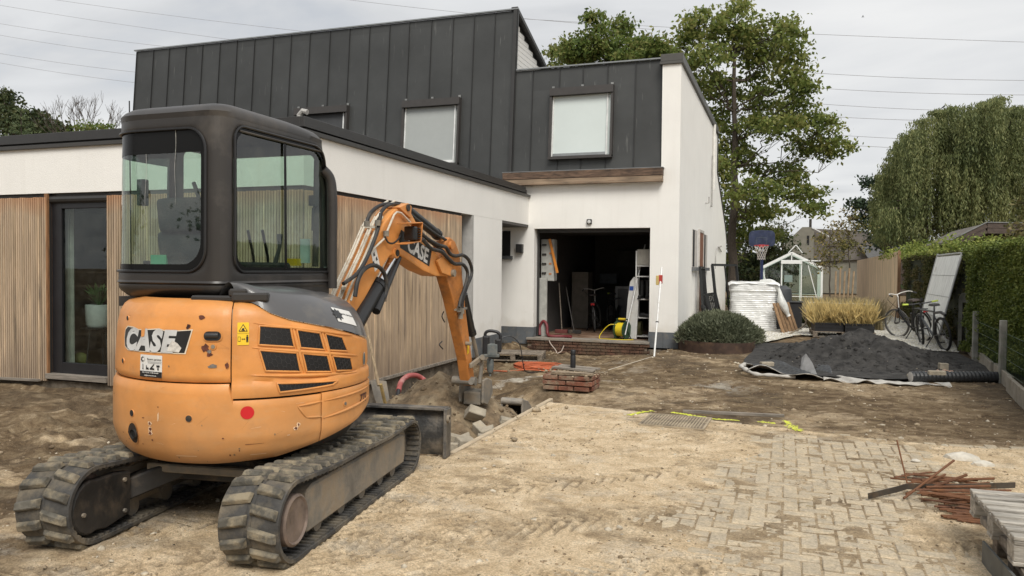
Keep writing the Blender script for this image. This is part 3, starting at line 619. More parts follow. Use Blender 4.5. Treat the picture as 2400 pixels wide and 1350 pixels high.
# threshold slab, bricks under the garage sill
gs = B(); gs.bb(-5.62, -2.80, YF-.12, YF+.3, -.085, -.03); gs.build('threshold_slab', mat('threshold_stone', (.30, .27, .23), .8, var=.2, dirt=(.2, .15, .1), dirt_amt=.7, bump=.5), bevel=.006, **H)
M_BRICKM = mat('muddy_brick', (.10, .052, .034), .95, var=.45, vscale=7, bump=1.5, bscale=40, dirt=(.12, .085, .055), dirt_amt=.9, dscale=5, dirt_lo=.42)
M_BRICK = mat('red_brick', (.21, .082, .05), .9, var=.3, vscale=9, bump=1, bscale=60, dirt=(.30, .235, .165), dirt_amt=.9, dscale=7, dirt_lo=.45, extra=per_object(.2))
bk = B(); bk.box((0, 0, 0), (.205, .09, .058)); bkm = bk.mesh('brick', bevel=.004, jit=.003); bkm.materials.append(M_BRICK); bkm2 = bkm.copy(); bkm2.materials.clear(); bkm2.materials.append(M_BRICKM)
for r_ in range(4):
    x = -5.50+(.11 if r_ % 2 else 0)
    while x < -2.85:
        o = link('brick', bkm2, None, house); o.location = (x+6, YF-.045-12-rnd.uniform(0, .012), -.122-r_*.070); o.rotation_euler = (0, 0, rnd.uniform(-.015, .015)); x += .217
b = B(); b.bb(-5.6, -2.85, YF-.06, YF+.02, -.42, -.088); b.build('mortar_bed', mat('mortar', (.20, .155, .115), .95, var=.3, bump=1), **H)
# garage inside
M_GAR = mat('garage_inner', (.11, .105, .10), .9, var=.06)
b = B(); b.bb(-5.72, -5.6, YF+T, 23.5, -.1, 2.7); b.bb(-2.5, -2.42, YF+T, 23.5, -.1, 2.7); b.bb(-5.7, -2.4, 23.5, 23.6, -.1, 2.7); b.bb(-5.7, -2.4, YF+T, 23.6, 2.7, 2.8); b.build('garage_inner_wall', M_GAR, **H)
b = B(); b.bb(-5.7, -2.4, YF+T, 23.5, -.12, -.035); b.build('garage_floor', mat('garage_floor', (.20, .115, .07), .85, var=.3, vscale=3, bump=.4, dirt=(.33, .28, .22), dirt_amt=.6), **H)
b = B(); b.bb(-5.47, -5.43, YF+.22, YF+.28, -.03, 2.4); b.bb(-2.87, -2.83, YF+.22, YF+.28, -.03, 2.4); b.bb(-5.47, -2.83, YF+.20, YF+.28, 2.38, 2.466)
b.build('garage_door_rail', M_ALU, **H)
b = B()
for k in range(4): b.bb(-5.40, -2.90, YF+.5+k*.55, YF+1.02+k*.55, 2.42, 2.46)
b.build('overhead_door', mat('door_panel_dark', (.07, .07, .075), .5), **H)
# ---- zinc storey: leaning back; each sheet is a panel, each joint a seam
TH = R(4.6)
def zp(x, z, out=0.0): return (x, 17.05+(z-3.7)*math.tan(TH)-out, z)
def zsheet(x0, x1, z0, z1, name='zinc_panel', m=None, t=.02, out=0):
    b = B(); vs = [zp(x, z, out+o) for o in (0, -t) for x, z in ((x0, z0), (x1, z0), (x1, z1), (x0, z1))]
    b.add(vs, [(0, 1, 2, 3), (7, 6, 5, 4), (0, 4, 5, 1), (1, 5, 6, 2), (2, 6, 7, 3), (3, 7, 4, 0)]); return b.build(name, m or M_ZINC, **H)
wins = [(-12.03, -10.47, 3.95, 5.62), (-8.93, -7.40, 4.02, 5.62), (-5.16, -3.69, 4.06, 5.66)]
def strip(x0, x1, z0, z1, ztop):
    # a sheet is cut round any window it meets
    for (a, c, d, e_) in wins:
        if x0 < c-.01 and x1 > a+.01:
            if d > z0+.02: zsheet(x0, x1, z0, d, t=.02)
            zsheet(x0, x1, e_, ztop)
            if x0 < a: zsheet(x0, a, d, e_)
            if x1 > c: zsheet(c, x1, d, e_)
            return
    zsheet(x0, x1, z0, ztop)
def seam(x, z0, z1):
    b = B(); b.bar(zp(x, z0, .012), zp(x, z1, .012), .016, .034, up=(0, 1, 0)); b.build('standing_seam', M_ZSEAM, **H)
seams_px = [360,397,436,475,516,556,597,641,683,727,774,820,867,914,960,1012,1063,1112,1161]
xs = [-17.51]
for k, px in enumerate(seams_px):
    d = ray(px, 120+(-.1076)*(px-320)+20); nrm = np.array([0, 1, -math.tan(TH)]); q = np.array([0, 17.05, 3.7]); t_ = nrm@(q-CAM)/(nrm@d); xs.append(float((CAM+t_*d)[0]))
xs.append(-6.05)
xs = [round(v, 3) for v in xs]
for a, c in zip(xs[:-1], xs[1:]): strip(a, c, 3.05, 4, 7.62)
for x in xs[1:-1]:
    hit = [w_ for w_ in wins if w_[0] < x < w_[1]]
    if hit: seam(x, hit[0][3]+.02, 7.60); seam(x, 3.3, hit[0][2])
    else: seam(x, 3.1, 7.60)
xs2 = [-6.05, -5.62, -4.97, -4.42, -3.85, -3.22, -2.60]
for a, c in zip(xs2[:-1], xs2[1:]): strip(a, c, 3.74, 4, 6.16)
for x in xs2[1:-1]:
    hit = [w_ for w_ in wins if w_[0] < x < w_[1]]
    if hit: seam(x, hit[0][3]+.02, 6.15); seam(x, 3.76, hit[0][2])
    else: seam(x, 3.76, 6.15)
seam(-6.04, 3.3, 7.6); seam(-17.5, 3.3, 7.6)
# light rims along the tops
b = B(); b.bar(zp(-17.56, 7.64, .03), zp(-6.02, 7.64, .03), .07, .03); b.build('edge_trim', M_TRIM, **H)
b = B(); b.bar(zp(-6.02, 6.18, .03), zp(-2.66, 6.18, .03), .07, .03); b.build('edge_trim', M_TRIM, **H)
b = B(); b.bar(zp(-6.22, 3.755, .14), zp(-2.53, 3.755, .14), .20, .014); b.build('edge_trim', M_TRIM, **H)
# roof bodies: main box slopes down to the back; its end shows white siding
b = B(); b.prism([(17.10, 3.2), (17.36, 7.60), (30, 3.3), (30, 3.2)], -17.5, -6.20, 'x'); b.build('main_roof', M_ZINC, **H)
for k in range(14):
    z0 = 6.0+k*.115; zt = z0+.105; yb = 17.32+(7.55-zt)*2.95
    if yb < 17.6: continue
    b = B(); b.bb(-6.198, -6.17, 17.45, min(yb, 25), z0, zt); b.build('siding_board', mat('white_siding', (.72, .71, .68), .6, var=.03), **H)
b = B(); b.bar((-6.13, 17.34, 7.66), (-6.13, 30, 3.40), .16, .09, up=(0, 0, 1)); b.build('verge_trim', M_ALU, **H)
b = B(); b.bar(zp(-6.09, 3.3, .0), zp(-6.09, 7.62, 0), .08, .16, up=(0, 1, 0)); b.build('corner_trim', M_ALU, **H)
b = B(); b.bb(-5.60, -5.35, 19.9, 19.95, 6.25, 6.5); b.build('roof_grille', M_TRIM, **H)
b = B(); b.bb(-6.15, -2.5, 17.35, 26.2, 6.02, 6.1); b.build('flat_roof', M_ZINC, **H)
# timber beam under the zinc
b = B(); b.bb(-6.20, -2.545, YF-.20, YF-.004, 3.585, 3.742); b.build('beam_board', mat('stained_beam', (.135, .085, .056), .8, var=.5, vscale=2.5, grain=(1, 4, 6), bump=.5, dirt=(.04, .03, .025), dirt_amt=.8, dscale=6, dirt_lo=.48), bevel=.004, **H)
b = B(); b.bb(-6.16, -2.55, YF-.19, YF-.004, 3.45, 3.580); b.build('beam_board', mat('pale_beam', (.30, .22, .15), .8, var=.4, vscale=2, grain=(1, 5, 8), bump=.5, dirt=(.13, .07, .045), dirt_amt=.7, dscale=4, dirt_lo=.5), bevel=.004, **H)
# upper windows
M_FRAME = mat('window_casing', (.048, .043, .040), .45, .1, var=.08)
M_WHT = mat('white_frame', (.70, .71, .70), .5)
M_SCR = [mat('dark_screen', (.05, .052, .055), .6, var=.1), mat('grey_screen', (.36, .38, .37), .35, var=.02), mat('pale_screen', (.60, .66, .645), .25, var=.03, vscale=1)]
M_FLASH = mat('lead_flashing', (.24, .245, .24), .6, .4, var=.25)
for k, (a, c, d, e_) in enumerate(wins):
    cs = thing('window', None, None); cs.parent = house; cs.location = (0, 0, 0)
    def wp(x0, x1, z0, z1, o0, o1, name, m, par=cs):
        b = B(); vs = [zp(x, z, o) for o in (o0, o1) for x, z in ((x0, z0), (x1, z0), (x1, z1), (x0, z1))]
        b.add(vs, [(0, 1, 2, 3), (7, 6, 5, 4), (0, 4, 5, 1), (1, 5, 6, 2), (2, 6, 7, 3), (3, 7, 4, 0)]); o = b.build(name, m, par); o.data.transform(Matrix.Translation((6, -12, 0))); return o
    wp(a, c, e_-.17, e_, .16, -.1, 'casing_head', M_FRAME); wp(a, a+.05, d, e_-.172, .13, -.1, 'casing_side', M_FRAME); wp(c-.05, c, d, e_-.172, .13, -.1, 'casing_side', M_FRAME)
    wp(a, c, d-.03, d+.03, .15, -.1, 'casing_sill', M_FRAME)
    wp(a+.052, c-.052, d+.032, e_-.174, .03, 0, 'screen', M_SCR[k])
    wp(a+.055, a+.085, d+.034, e_-.176, .06, .032, 'guide_rail', M_WHT); wp(c-.085-.07, c-.055-.07, d+.034, e_-.176, .06, .032, 'guide_rail', M_WHT)
    wp(a+.09, c-.16, d+.05, d+.11, .055, .032, 'bottom_rail', M_WHT if k == 1 else M_TRIM)
    for j in range(3):
        xx = a+.05+(c-a-.1)*j/2; wp(xx-.03, xx+.03, e_+.0, e_+.07, .035, .02, 'flashing_tab', M_FLASH)
# lamp and motion sensor
b = B(); b.bb(-5.885, -5.735, YF-.13, YF-.003, 1.91, 2.11); o = b.build('wall_lamp', mat('lamp_black', (.02, .02, .02), .5), bevel=.006); setp(o, 'black cube wall lamp on the white wall left of the garage opening', 'wall lamp')
t = thing('motion_sensor', 'small black motion sensor light centred above the garage opening', 'sensor light', (-4.18, YF, 2.61))
B().bb(-.055, .055, -.06, -.002, -.055, .055).build('housing', mat('lamp_black', (.02, .02, .02), .5), t, bevel=.008)
B().lathe([(0, -.075), (.035, -.07), (.042, -.06)], (0, 0, -.005), 14, 'y').build('lens', mat('sensor_lens', (.6, .6, .58), .3), t, smooth=True)
b = B(); b.tube([(XS+.0, 22.6, 3.45), (XS+.10, 22.6, 3.45), (XS+.10, 22.6, 3.62)], .022, 6); o = b.build('wall_tap', mat('pipe_grey', (.38, .37, .35), .5)); setp(o, 'short grey pipe stub sticking out high on the white gable side wall', 'pipe stub')
# ================================================================== mini excavator
EX = thing('mini_excavator', 'orange mini excavator with black cab, rubber tracks and boom bent down beside the house', 'excavator', (-3.25, 4.17, 0))
E_ = dict(parent=EX, world=True)
CX, CY = -3.25, 4.17
def scratch_extra(t, n, l, cur, mp, b):
    q = n('ShaderNodeMapping'); q.inputs['Scale'].default_value = (3, 3, 9); q.inputs['Rotation'].default_value = (.3, .2, .5); g = n('ShaderNodeNewGeometry'); l(g.outputs['Position'], q.inputs[0])
    z = n('ShaderNodeTexNoise'); z.inputs['Scale'].default_value = 2.6; z.inputs['Detail'].default_value = 9; z.inputs['Roughness'].default_value = .72; l(q.outputs[0], z.inputs['Vector'])
    r = n('ShaderNodeMapRange'); r.inputs['From Min'].default_value = .52; r.inputs['From Max'].default_value = .75; r.inputs['To Max'].default_value = .5; l(z.outputs['Fac'], r.inputs['Value'])
    x = n('ShaderNodeMix', data_type='RGBA'); l(r.outputs[0], x.inputs[0]); l(cur, x.inputs[6]); x.inputs[7].default_value = (.62, .34, .15, 1)
    # dust rises from below
    sp_ = n('ShaderNodeSeparateXYZ'); l(g.outputs['Position'], sp_.inputs[0]); z2 = n('ShaderNodeTexNoise'); z2.inputs['Scale'].default_value = 6; z2.inputs['Detail'].default_value = 7; l(g.outputs['Position'], z2.inputs['Vector'])
    a = n('ShaderNodeMath', operation='MULTIPLY_ADD'); l(z2.outputs['Fac'], a.inputs[0]); a.inputs[1].default_value = -.35; l(sp_.outputs['Z'], a.inputs[2])
    r2 = n('ShaderNodeMapRange'); r2.inputs['From Min'].default_value = .78; r2.inputs['From Max'].default_value = .20; r2.inputs['To Max'].default_value = .62; l(a.outputs[0], r2.inputs['Value'])
    y = n('ShaderNodeMix', data_type='RGBA'); l(r2.outputs[0], y.inputs[0]); l(x.outputs[2], y.inputs[6]); y.inputs[7].default_value = (.33, .22, .12, 1)
    return y.outputs[2]
M_OR = mat('orange_paint', (.68, .285, .075), .46, var=.13, vscale=3.2, bump=.15, bscale=6, coat=.06, dirt=(.42, .20, .08), dirt_amt=.38, dscale=7, dirt_lo=.56, extra=scratch_extra)
M_ORD = mat('dirty_orange_paint', (.50, .19, .045), .55, var=.18, vscale=5, bump=.4, bscale=30, dirt=(.20, .115, .06), dirt_amt=.8, dscale=4.5, dirt_lo=.5)
M_CAB = mat('cab_plastic', (.032, .029, .027), .36, var=.12, vscale=1.5, bump=.1, bscale=6, dirt=(.12, .105, .09), dirt_amt=.5, dscale=2.2, dirt_lo=.52)
M_HOOD = mat('hood_grey', (.085, .084, .086), .33, var=.06, vscale=1.5, coat=.3, dirt=(.20, .18, .15), dirt_amt=.35, dscale=5, dirt_lo=.53)
M_DK = mat('dark_steel', (.030, .028, .026), .6, .2, var=.3, dirt=(.13, .10, .07), dirt_amt=.6, dscale=7)
M_RUB = mat('track_rubber', (.055, .053, .050), .85, var=.25, vscale=8, bump=.5, bscale=50, dirt=(.21, .175, .125), dirt_amt=.75, dscale=5, dirt_lo=.46)
M_LUG = mat('lug_rubber', (.10, .092, .075), .9, var=.3, vscale=12, bump=.6, bscale=60, dirt=(.30, .25, .17), dirt_amt=.85, dscale=9, dirt_lo=.45, extra=per_object(.15))
M_STEEL = mat('muddy_steel', (.22, .20, .17), .75, .1, var=.25, vscale=5, bump=.6, bscale=25, dirt=(.28, .22, .15), dirt_amt=.8, dscale=5, dirt_lo=.45)
M_HOSE = mat('hose_rubber', (.022, .022, .023), .6, var=.1, dirt=(.10, .085, .065), dirt_amt=.6, dscale=12)
M_PIPE = mat('cream_pipe', (.60, .55, .46), .5, var=.15, dirt=(.35, .25, .15), dirt_amt=.7, dscale=15)
M_CHROME = mat('chrome_rod', (.75, .75, .75), .12, 1, var=.02)
M_BLK = mat('machine_black', (.016, .016, .017), .35, var=.1)
M_SILV = mat('silver_print', (.62, .62, .61), .4, .15, var=.12, vscale=9, dirt=(.40, .27, .18), dirt_amt=.5, dscale=14, dirt_lo=.6)
M_WLBL = mat('white_label', (.72, .71, .68), .5, var=.03)
M_YEL = mat('yellow_label', (.80, .52, .02), .45, var=.03)
M_GRIL0 = mat('bore_shade_black', (.004, .004, .004), .9)
M_RED = mat('red_dot', (.55, .012, .018), .4, var=.03)
M_RUST = mat('rust_patch', (.115, .035, .020), .85, var=.5, vscale=30)
M_CREAMP = mat('scratch_cream', (.75, .55, .36), .6)
# --- body skin: angle from the tail, height
def RRf(th, z):
    Rr = .80-.06*float(sstep(20, 95, th)) if th > 0 else .80+.01*float(sstep(0, 40, -th))
    if z < .905: ins = np.interp(z, [.40, .44, .47, .52, .60, .8, .89, .905], [.16, .10, .06, .025, 0, 0, .004, .014])
    else: ins = np.interp(z, [.905, .925, 1.0, 1.2, 1.28, 1.33, 1.355, 1.365], [.022, .012, .012, .026, .042, .07, .11, .15])
    return Rr-float(ins)
def SK(th, z, o=0.0):
    r = RRf(th, z)+o; a = R(th); return (CX+r*math.sin(a), CY-r*math.cos(a), z)
def zbot(th): return float(np.interp(th, [-60, 20, 48, 66, 91, 110, 135], [.425, .44, .468, .52, .585, .65, .72]))
def skin(name, t0, t1, zlo, zhi, m, nu=28, nv=14, thick=.02, out=0, bulge=0):
    """panel between angles; zlo/zhi may be functions of the angle"""
    lo = zlo if callable(zlo) else (lambda t: zlo); hi = zhi if callable(zhi) else (lambda t: zhi)
    b = B()
    for o, flip in ((out, 0), (out-thick, 1)):
        def fn(u, v):
            th = t0+(t1-t0)*u; z = lo(th)+(hi(th)-lo(th))*v
            e_ = min(u*(t1-t0)*.014, (1-u)*(t1-t0)*.014, (hi(th)-lo(th))*v, (hi(th)-lo(th))*(1-v)); rd = 0 if flip else -.008*(1-min(1, max(0, e_)/.012))**2
            return SK(th, z, o+rd)
        b.grid(fn, nu, nv)
    w = nu+1; n1 = w*(nv+1); rim = [i for i in range(nu)]+[j*w+nu for j in range(nv)]+[nv*w+nu-i for i in range(nu)]+[(nv-j)*w for j in range(nv)]
    for k in range(len(rim)):
        a, c = rim[k], rim[(k+1) % len(rim)]; b.f.append((a, c, c+n1, a+n1))
    return b.build(name, m, smooth=True, **E_)
TS = 29.6
counter = skin('counterweight', -125, 68.0, zbot, lambda t: .900 if t < TS-.6 else (.900-(.900-.808)*min(1, (t-TS+.6)/.8)), M_OR, 240, 16, .03)
skin('corner_panel', 68.5, 122, zbot, .812, M_OR, 30, 14, .03)
skin('rear_panel', -52, TS-.5, .908, 1.364, M_OR, 44, 22, .02)
skin('left_panel', -125, -52.6, .908, 1.364, M_OR, 24, 16, .02)
def hoodline(t): return float(np.interp(t, [29, 33, 39, 45, 54, 71, 100, 125], [1.364, 1.355, 1.335, 1.285, 1.243, 1.198, 1.118, 1.06]))
skin('side_panel', TS, 122, .820, hoodline, M_OR, 50, 22, .02)
# hood: from that line up and inwards
def hoodf(u, v):
    th = 29.8+(122-29.8)*u; z0 = hoodline(th)+.004; p0 = Vector(SK(th, z0, .004))
    th2 = 29.8+(118-29.8)*u
    y_in = CY-.58+1.0*u; p1 = Vector((CX+.22, min(max(y_in, CY-.62), CY+.42), 1.385+.045*math.sin(math.pi*min(1, u*1.1))))
    bl = v; r0 = Vector((0, 0, 1)); mid = p0.lerp(p1, .30)+Vector((0, 0, .17-.02*u+.55*(1.36-z0)*(1-v)))
    a = p0.lerp(mid, bl); c = mid.lerp(p1, bl); return a.lerp(c, bl)
b = B(); b.grid(hoodf, 36, 16); hood = b.build('engine_hood', M_HOOD, smooth=True, **E_)
# inner bulk so nothing is hollow
b = B(); b.lathe([(0, .47), (.60, .47), (.69, .60), (.69, 1.0), (.5, 1.05), (0, 1.06)], (CX, CY, 0), 40); b.build('chassis_core', M_DK, smooth=True, **E_)
# --- things laid on the skin
def on_skin(me_or_polys, th0, z0, name, m, out=.004, scale=1, shear=0, parent=None, rot=0):
    me = me_or_polys; vs = [v.co.copy() for v in me.vertices]
    xs_ = [v.x for v in vs]; ys_ = [v.y for v in vs]; cx_, cy_ = (min(xs_)+max(xs_))/2, (min(ys_)+max(ys_))/2
    for v in me.vertices:
        u, w_ = (v.co.x-cx_)*scale, (v.co.y-cy_)*scale; u, w_ = u*math.cos(rot)-w_*math.sin(rot), u*math.sin(rot)+w_*math.cos(rot)
        z = z0+w_; th = th0+math.degrees((u+shear*w_)/.79); p = SK(th, z, out+v.co.z*scale); v.co = (p[0]-CX, p[1]-CY, p[2])
    return link(name, me, m, parent or EX)
def poly_skin(pts, th0, z0, name, m, out=.003, sub=.02, parent=None):
    """flat polygon in metres (u right, w up) wrapped on the skin, finely cut so it follows the curve"""
    bm = bmesh.new(); vs = [bm.verts.new((p[0], p[1], 0)) for p in pts]; bm.faces.new(vs)
    x0 = min(p[0] for p in pts); x1 = max(p[0] for p in pts); x = x0+sub
    while x < x1:
        bmesh.ops.bisect_plane(bm, geom=bm.verts[:]+bm.edges[:]+bm.faces[:], plane_co=(x, 0, 0), plane_no=(1, 0, 0)); x += sub
    for v in bm.verts:
        z = z0+v.co.y; p = SK(th0+math.degrees(v.co.x/.79), z, out); v.co = (p[0]-CX, p[1]-CY, p[2])
    me = bpy.data.meshes.new(name); bm.to_mesh(me); bm.free(); return link(name, me, m, parent or EX)
def roundpoly(w, h, r, n=6):
    return arc((w/2-r, h/2-r), r, 0, 90, n)+arc((-w/2+r, h/2-r), r, 90, 180, n)+arc((-w/2+r, -h/2+r), r, 180, 270, n)+arc((w/2-r, -h/2+r), r, 270, 360, n)
def circ(r, n=20): return [(r*math.cos(2*math.pi*k/n), r*math.sin(2*math.pi*k/n)) for k in range(n)]
# brand plate
lg = [(-.255, .0), (-.25, .045), (-.22, .064), (-.15, .062), (-.10, .052), (-.02, .056), (.06, .062), (.12, .050), (.272, .062), (.235, -.062), (-.20, -.062), (-.24, -.045)]
th_l, z_l = -6.2, 1.133
poly_skin([(x*1.03, y*1.10) for x, y in lg], th_l, z_l, 'brand_plate_edge', mat('plate_cream', (.72, .62, .48), .5), .003)
pl = poly_skin(lg, th_l, z_l, 'brand_plate', mat('plate_black', (.02, .02, .02), .35), .0045)
on_skin(text_mesh('CASE', .158, .0095, .20, 1.10), th_l-1.2, z_l-.001, 'brand_letters', M_SILV, .0062, 1.0)
poly_skin([(-.03, -.05), (.045, -.055), (.06, -.03), (.035, -.005), (.0, .012), (-.02, -.02)], th_l+11.5, z_l-.005, 'worn_patch', mat('worn_white', (.60, .57, .52), .6, var=.25, vscale=40), .0072)
poly_skin([(-.012, -.02), (.015, -.015), (.018, .03), (-.014, .03)], th_l-4.3, z_l+.035, 'worn_spot', M_OR, .0075)
# hire firm label
lb = poly_skin(roundpoly(.168, .122, .004), -5.4, .990, 'hire_label', M_WLBL, .003)
poly_skin(roundpoly(.168, .033, .002), -5.4, .944, 'label_band', M_BLK, .0042)
on_skin(text_mesh('Enorm services', .0168, .0002), -3.4, 1.028, 'label_name', M_BLK, .0045)
poly_skin([(-.052, -.0007), (.052, -.0007), (.052, .0007), (-.052, .0007)], -3.2, 1.0145, 'label_line', M_BLK, .0045)
poly_skin([(-.050, -.0016), (.050, -.0016), (.050, .0010), (-.050, .0010)], -3.2, 1.0085, 'label_line', mat('label_grey', (.35, .35, .35), .5), .0045)
on_skin(text_mesh('0497 57 28 80 - V 0488 58 84-80', .0092, .0002), -5.4, .953, 'label_phone', M_WLBL, .0055)
on_skin(text_mesh('info@enormservices.be', .0095, .0002), -5.4, .937, 'label_mail', M_WLBL, .0055)
gearp = []
for k in range(32): rr_ = .0155 if k % 4 < 2 else .0115; gearp.append((rr_*math.cos(2*math.pi*k/32), rr_*math.sin(2*math.pi*k/32)))
poly_skin(gearp, -9.9, 1.026, 'gear_mark', M_BLK, .0045); poly_skin(circ(.0085), -9.4, 1.026, 'gear_hole', M_WLBL, .0052)
for k, (dx, pts) in enumerate([(-.058, [(-.005, -.014), (.006, -.014), (.003, -.006), (.002, .016), (-.002, .016), (-.002, -.006)]), (-.022, [(-.011, -.014), (.012, -.014), (.010, -.004), (-.004, -.002), (-.006, .010), (-.010, .010)]),
      (.016, [(-.018, -.014), (.016, -.014), (.014, -.006), (-.002, -.003), (.016, .018), (.012, .020), (-.008, .002), (-.018, -.006)]), (.058, [(-.012, .013), (.012, .013), (.011, .003), (.002, .003), (.006, -.014), (-.006, -.014), (-.002, .003), (-.011, .003)])]):
    poly_skin(pts, -5.4+math.degrees(dx/.79), .984, 'machine_icon', M_BLK, .0045)
# yellow warning label
poly_skin(roundpoly(.062, .124, .004), 34.0, 1.177, 'warning_label', M_YEL, .0035)
poly_skin([(-.024, -.018), (.024, -.018), (0, .022)], 34.0, 1.209, 'warning_triangle', M_BLK, .0048); poly_skin([(-.018, -.0145), (.018, -.0145), (0, .015)], 34.0, 1.2085, 'triangle_field', M_YEL, .0056)
poly_skin([(-.010, -.008), (.010, -.010), (.004, 0), (.009, .004), (-.003, .005)], 34.0, 1.204, 'hand_mark', M_BLK, .0064)
poly_skin([(-.031, -.0006), (.031, -.0006), (.031, .0006), (-.031, .0006)], 34.0, 1.180, 'label_rule', M_BLK, .0048)
poly_skin([(-.007, -.013), (.007, -.013), (.007, .013), (-.007, .013)], 32.5, 1.148, 'box_mark', M_BLK, .0048); poly_skin([(-.005, -.011), (.005, -.011), (.005, .011), (-.005, .011)], 32.5, 1.148, 'box_field', M_YEL, .0056)
poly_skin([(-.010, 0), (-.005, .005), (-.005, .0015), (.005, .0015), (.005, .005), (.010, 0), (.005, -.005), (.005, -.0015), (-.005, -.0015), (-.005, -.005)], 34.1, 1.148, 'arrow_mark', M_BLK, .0048)
poly_skin([(-.005, -.02), (-.001, -.02), (0, -.006), (.001, -.02), (.005, -.02), (.006, .010), (-.006, .010)], 35.6, 1.150, 'figure_mark', M_BLK, .0048); poly_skin(circ(.0045, 10), 35.6, 1.166, 'figure_head', M_BLK, .0048)
# red reflector, holes, plugs
poly_skin(circ(.036, 28), 35.7, .743, 'red_reflector', M_RED, .003)
def skin_round(th, z, r, name, m, o0, o1, r2=None, n=18):
    b = B(); b.cyl(SK(th, z, o0), SK(th, z, o1), r, r2, n); return b.build(name, m, smooth=True, **E_)
for th, z in ((-15.9, .715), (13.3, .714)):
    skin_round(th, z, .024, 'hole_rim', M_OR, -.01, .003, .020); skin_round(th, z, .018, 'hole_plug', M_DK, -.01, .0045)
for th, z in ((-24.5, 1.245), (-25.2, 1.0)): skin_round(th, z, .020, 'hole_rim', M_OR, -.01, .003, .015); skin_round(th, z, .013, 'hole_plug', M_DK, -.01, .0042)
# exhaust recess: flat dark brown oval laid on the skin
poly_skin([(.052*math.cos(a), .068*math.sin(a)) for a in np.linspace(0, 2*math.pi, 25)[:-1]], -15.6, .605, 'exhaust_rim', M_OR, .004)
poly_skin([(.042*math.cos(a), .058*math.sin(a)) for a in np.linspace(0, 2*math.pi, 25)[:-1]], -15.3, .603, 'exhaust_recess', mat('recess_dark_brown', (.035, .022, .014), .95, var=.3), .0055)
b = B(); b.tube([SK(-14.4, .60, -.02), SK(-14.4, .598, .012)], .028, 16, cap=False); b.tube([SK(-14.4, .60, -.02), SK(-14.4, .598, .010)], .024, 16, cap=False); b.build('exhaust_pipe', M_DK, smooth=True, **E_)
poly_skin(circ(.023), -14.4, .598, 'exhaust_bore_shade', M_GRIL0, .0065)  # black disc over the skin stands in for the shade inside the pipe
# latch on the rear panel
poly_skin(roundpoly(.108, .060, .028, 8), 22.2, 1.166, 'latch_surround', M_OR, .006); poly_skin(roundpoly(.094, .050, .024, 8), 22.2, 1.166, 'latch_bezel', M_BLK, .009)
b = B(); p = [SK(19.6+5*k/6, 1.170, .012) for k in range(7)]; b.tube(p, .015, 10); b.build('latch_handle', mat('latch_black', (.03, .03, .032), .3), smooth=True, **E_)
skin_round(22.5, 1.108, .022, 'lock_rim', M_OR, -.005, .006, .018); skin_round(22.5, 1.108, .011, 'lock', M_STEEL, -.005, .010)
# rust and scratches: shapes of their own
def blot(th, z, w, h, m, seed, o=.003, name='rust_patch'):
    q = random.Random(seed); pts = [(w/2*math.cos(a)*q.uniform(.6, 1.15), h/2*math.sin(a)*q.uniform(.6, 1.15)) for a in np.linspace(0, 2*math.pi, 13)[:-1]]
    return poly_skin(pts, th, z, name, m, o)
for i, (th, z, w, h) in enumerate([(17.3, 1.268, .038, .026), (19.4, 1.10, .045, .050), (21.2, 1.065, .035, .030), (28.0, 1.005, .022, .036), (-4.9, .672, .022, .018), (-4.6, .640, .020, .022), (-4.6, .618, .022, .020), (-4.0, .580, .016, .012), (56.4, .650, .016, .020), (55.2, .632, .022, .018), (-8.5, .70, .02, .005), (12, 1.215, .03, .03)]):
    if i in (4, 5, 6, 8, 9): blot(th, z, w*1.5, h*1.4, M_CREAMP, i+50, .0025, 'chipped_paint')
    blot(th, z, w, h, M_RUST, i)
for i, (th, z, w, h) in enumerate([(22.5, 1.0, .055, .026), (21, 1.08, .03, .022)]): blot(th, z, w, h, mat('grey_scuff', (.17, .15, .13), .7, var=.3, vscale=25), i+90, .0032, 'scuff')
for th, z, w, h in ((-.5, .713, .008, .055), (10.5, .497, .13, .005), (40, .50, .09, .004), (52, .598, .016, .006)): poly_skin([(-w/2, -h/2), (w/2, -h/2*.4), (w/2, h/2), (-w/2, h/2*.5)], th, z, 'scratch', M_CREAMP, .0025)
poly_skin([(-.05, -.002), (.05, 0), (.05, .001), (-.05, .001)], 38.5, .565, 'scratch', M_RUST, .0025)
q_ = random.Random(77)
for k in range(46):
    th = q_.uniform(-50, 110); z = q_.uniform(.5, 1.3); 
    if 28 < th < 92 and z > .86: continue
    if -30 < th < 16 and .92 < z < 1.22: continue
    w = q_.uniform(.01, .07); sl = q_.uniform(-.5, .5) if q_.random() < .7 else q_.uniform(-4, 4); h = min(.05, w*abs(sl))*(1 if sl > 0 else -1); t_ = q_.uniform(.0006, .0016)
    poly_skin([(-w/2, -h/2), (w/2, h/2), (w/2, h/2+t_), (-w/2, -h/2+t_*.4)], th, z, 'scratch', M_CREAMP if q_.random() < .45 else mat('scratch_dark', (.22, .10, .045), .7), .0022)
for k in range(34):
    th = q_.uniform(-50, 112); z = q_.uniform(.46, .62) if k < 22 else q_.uniform(.62, 1.25)
    if 28 < th < 92 and z > .86: continue
    blot(th, z, q_.uniform(.004, .016), q_.uniform(.004, .014), M_RUST if k % 3 == 0 else mat('mud_spot', (.24, .165, .095), .95), 300+k, .0026, 'mud_spot')
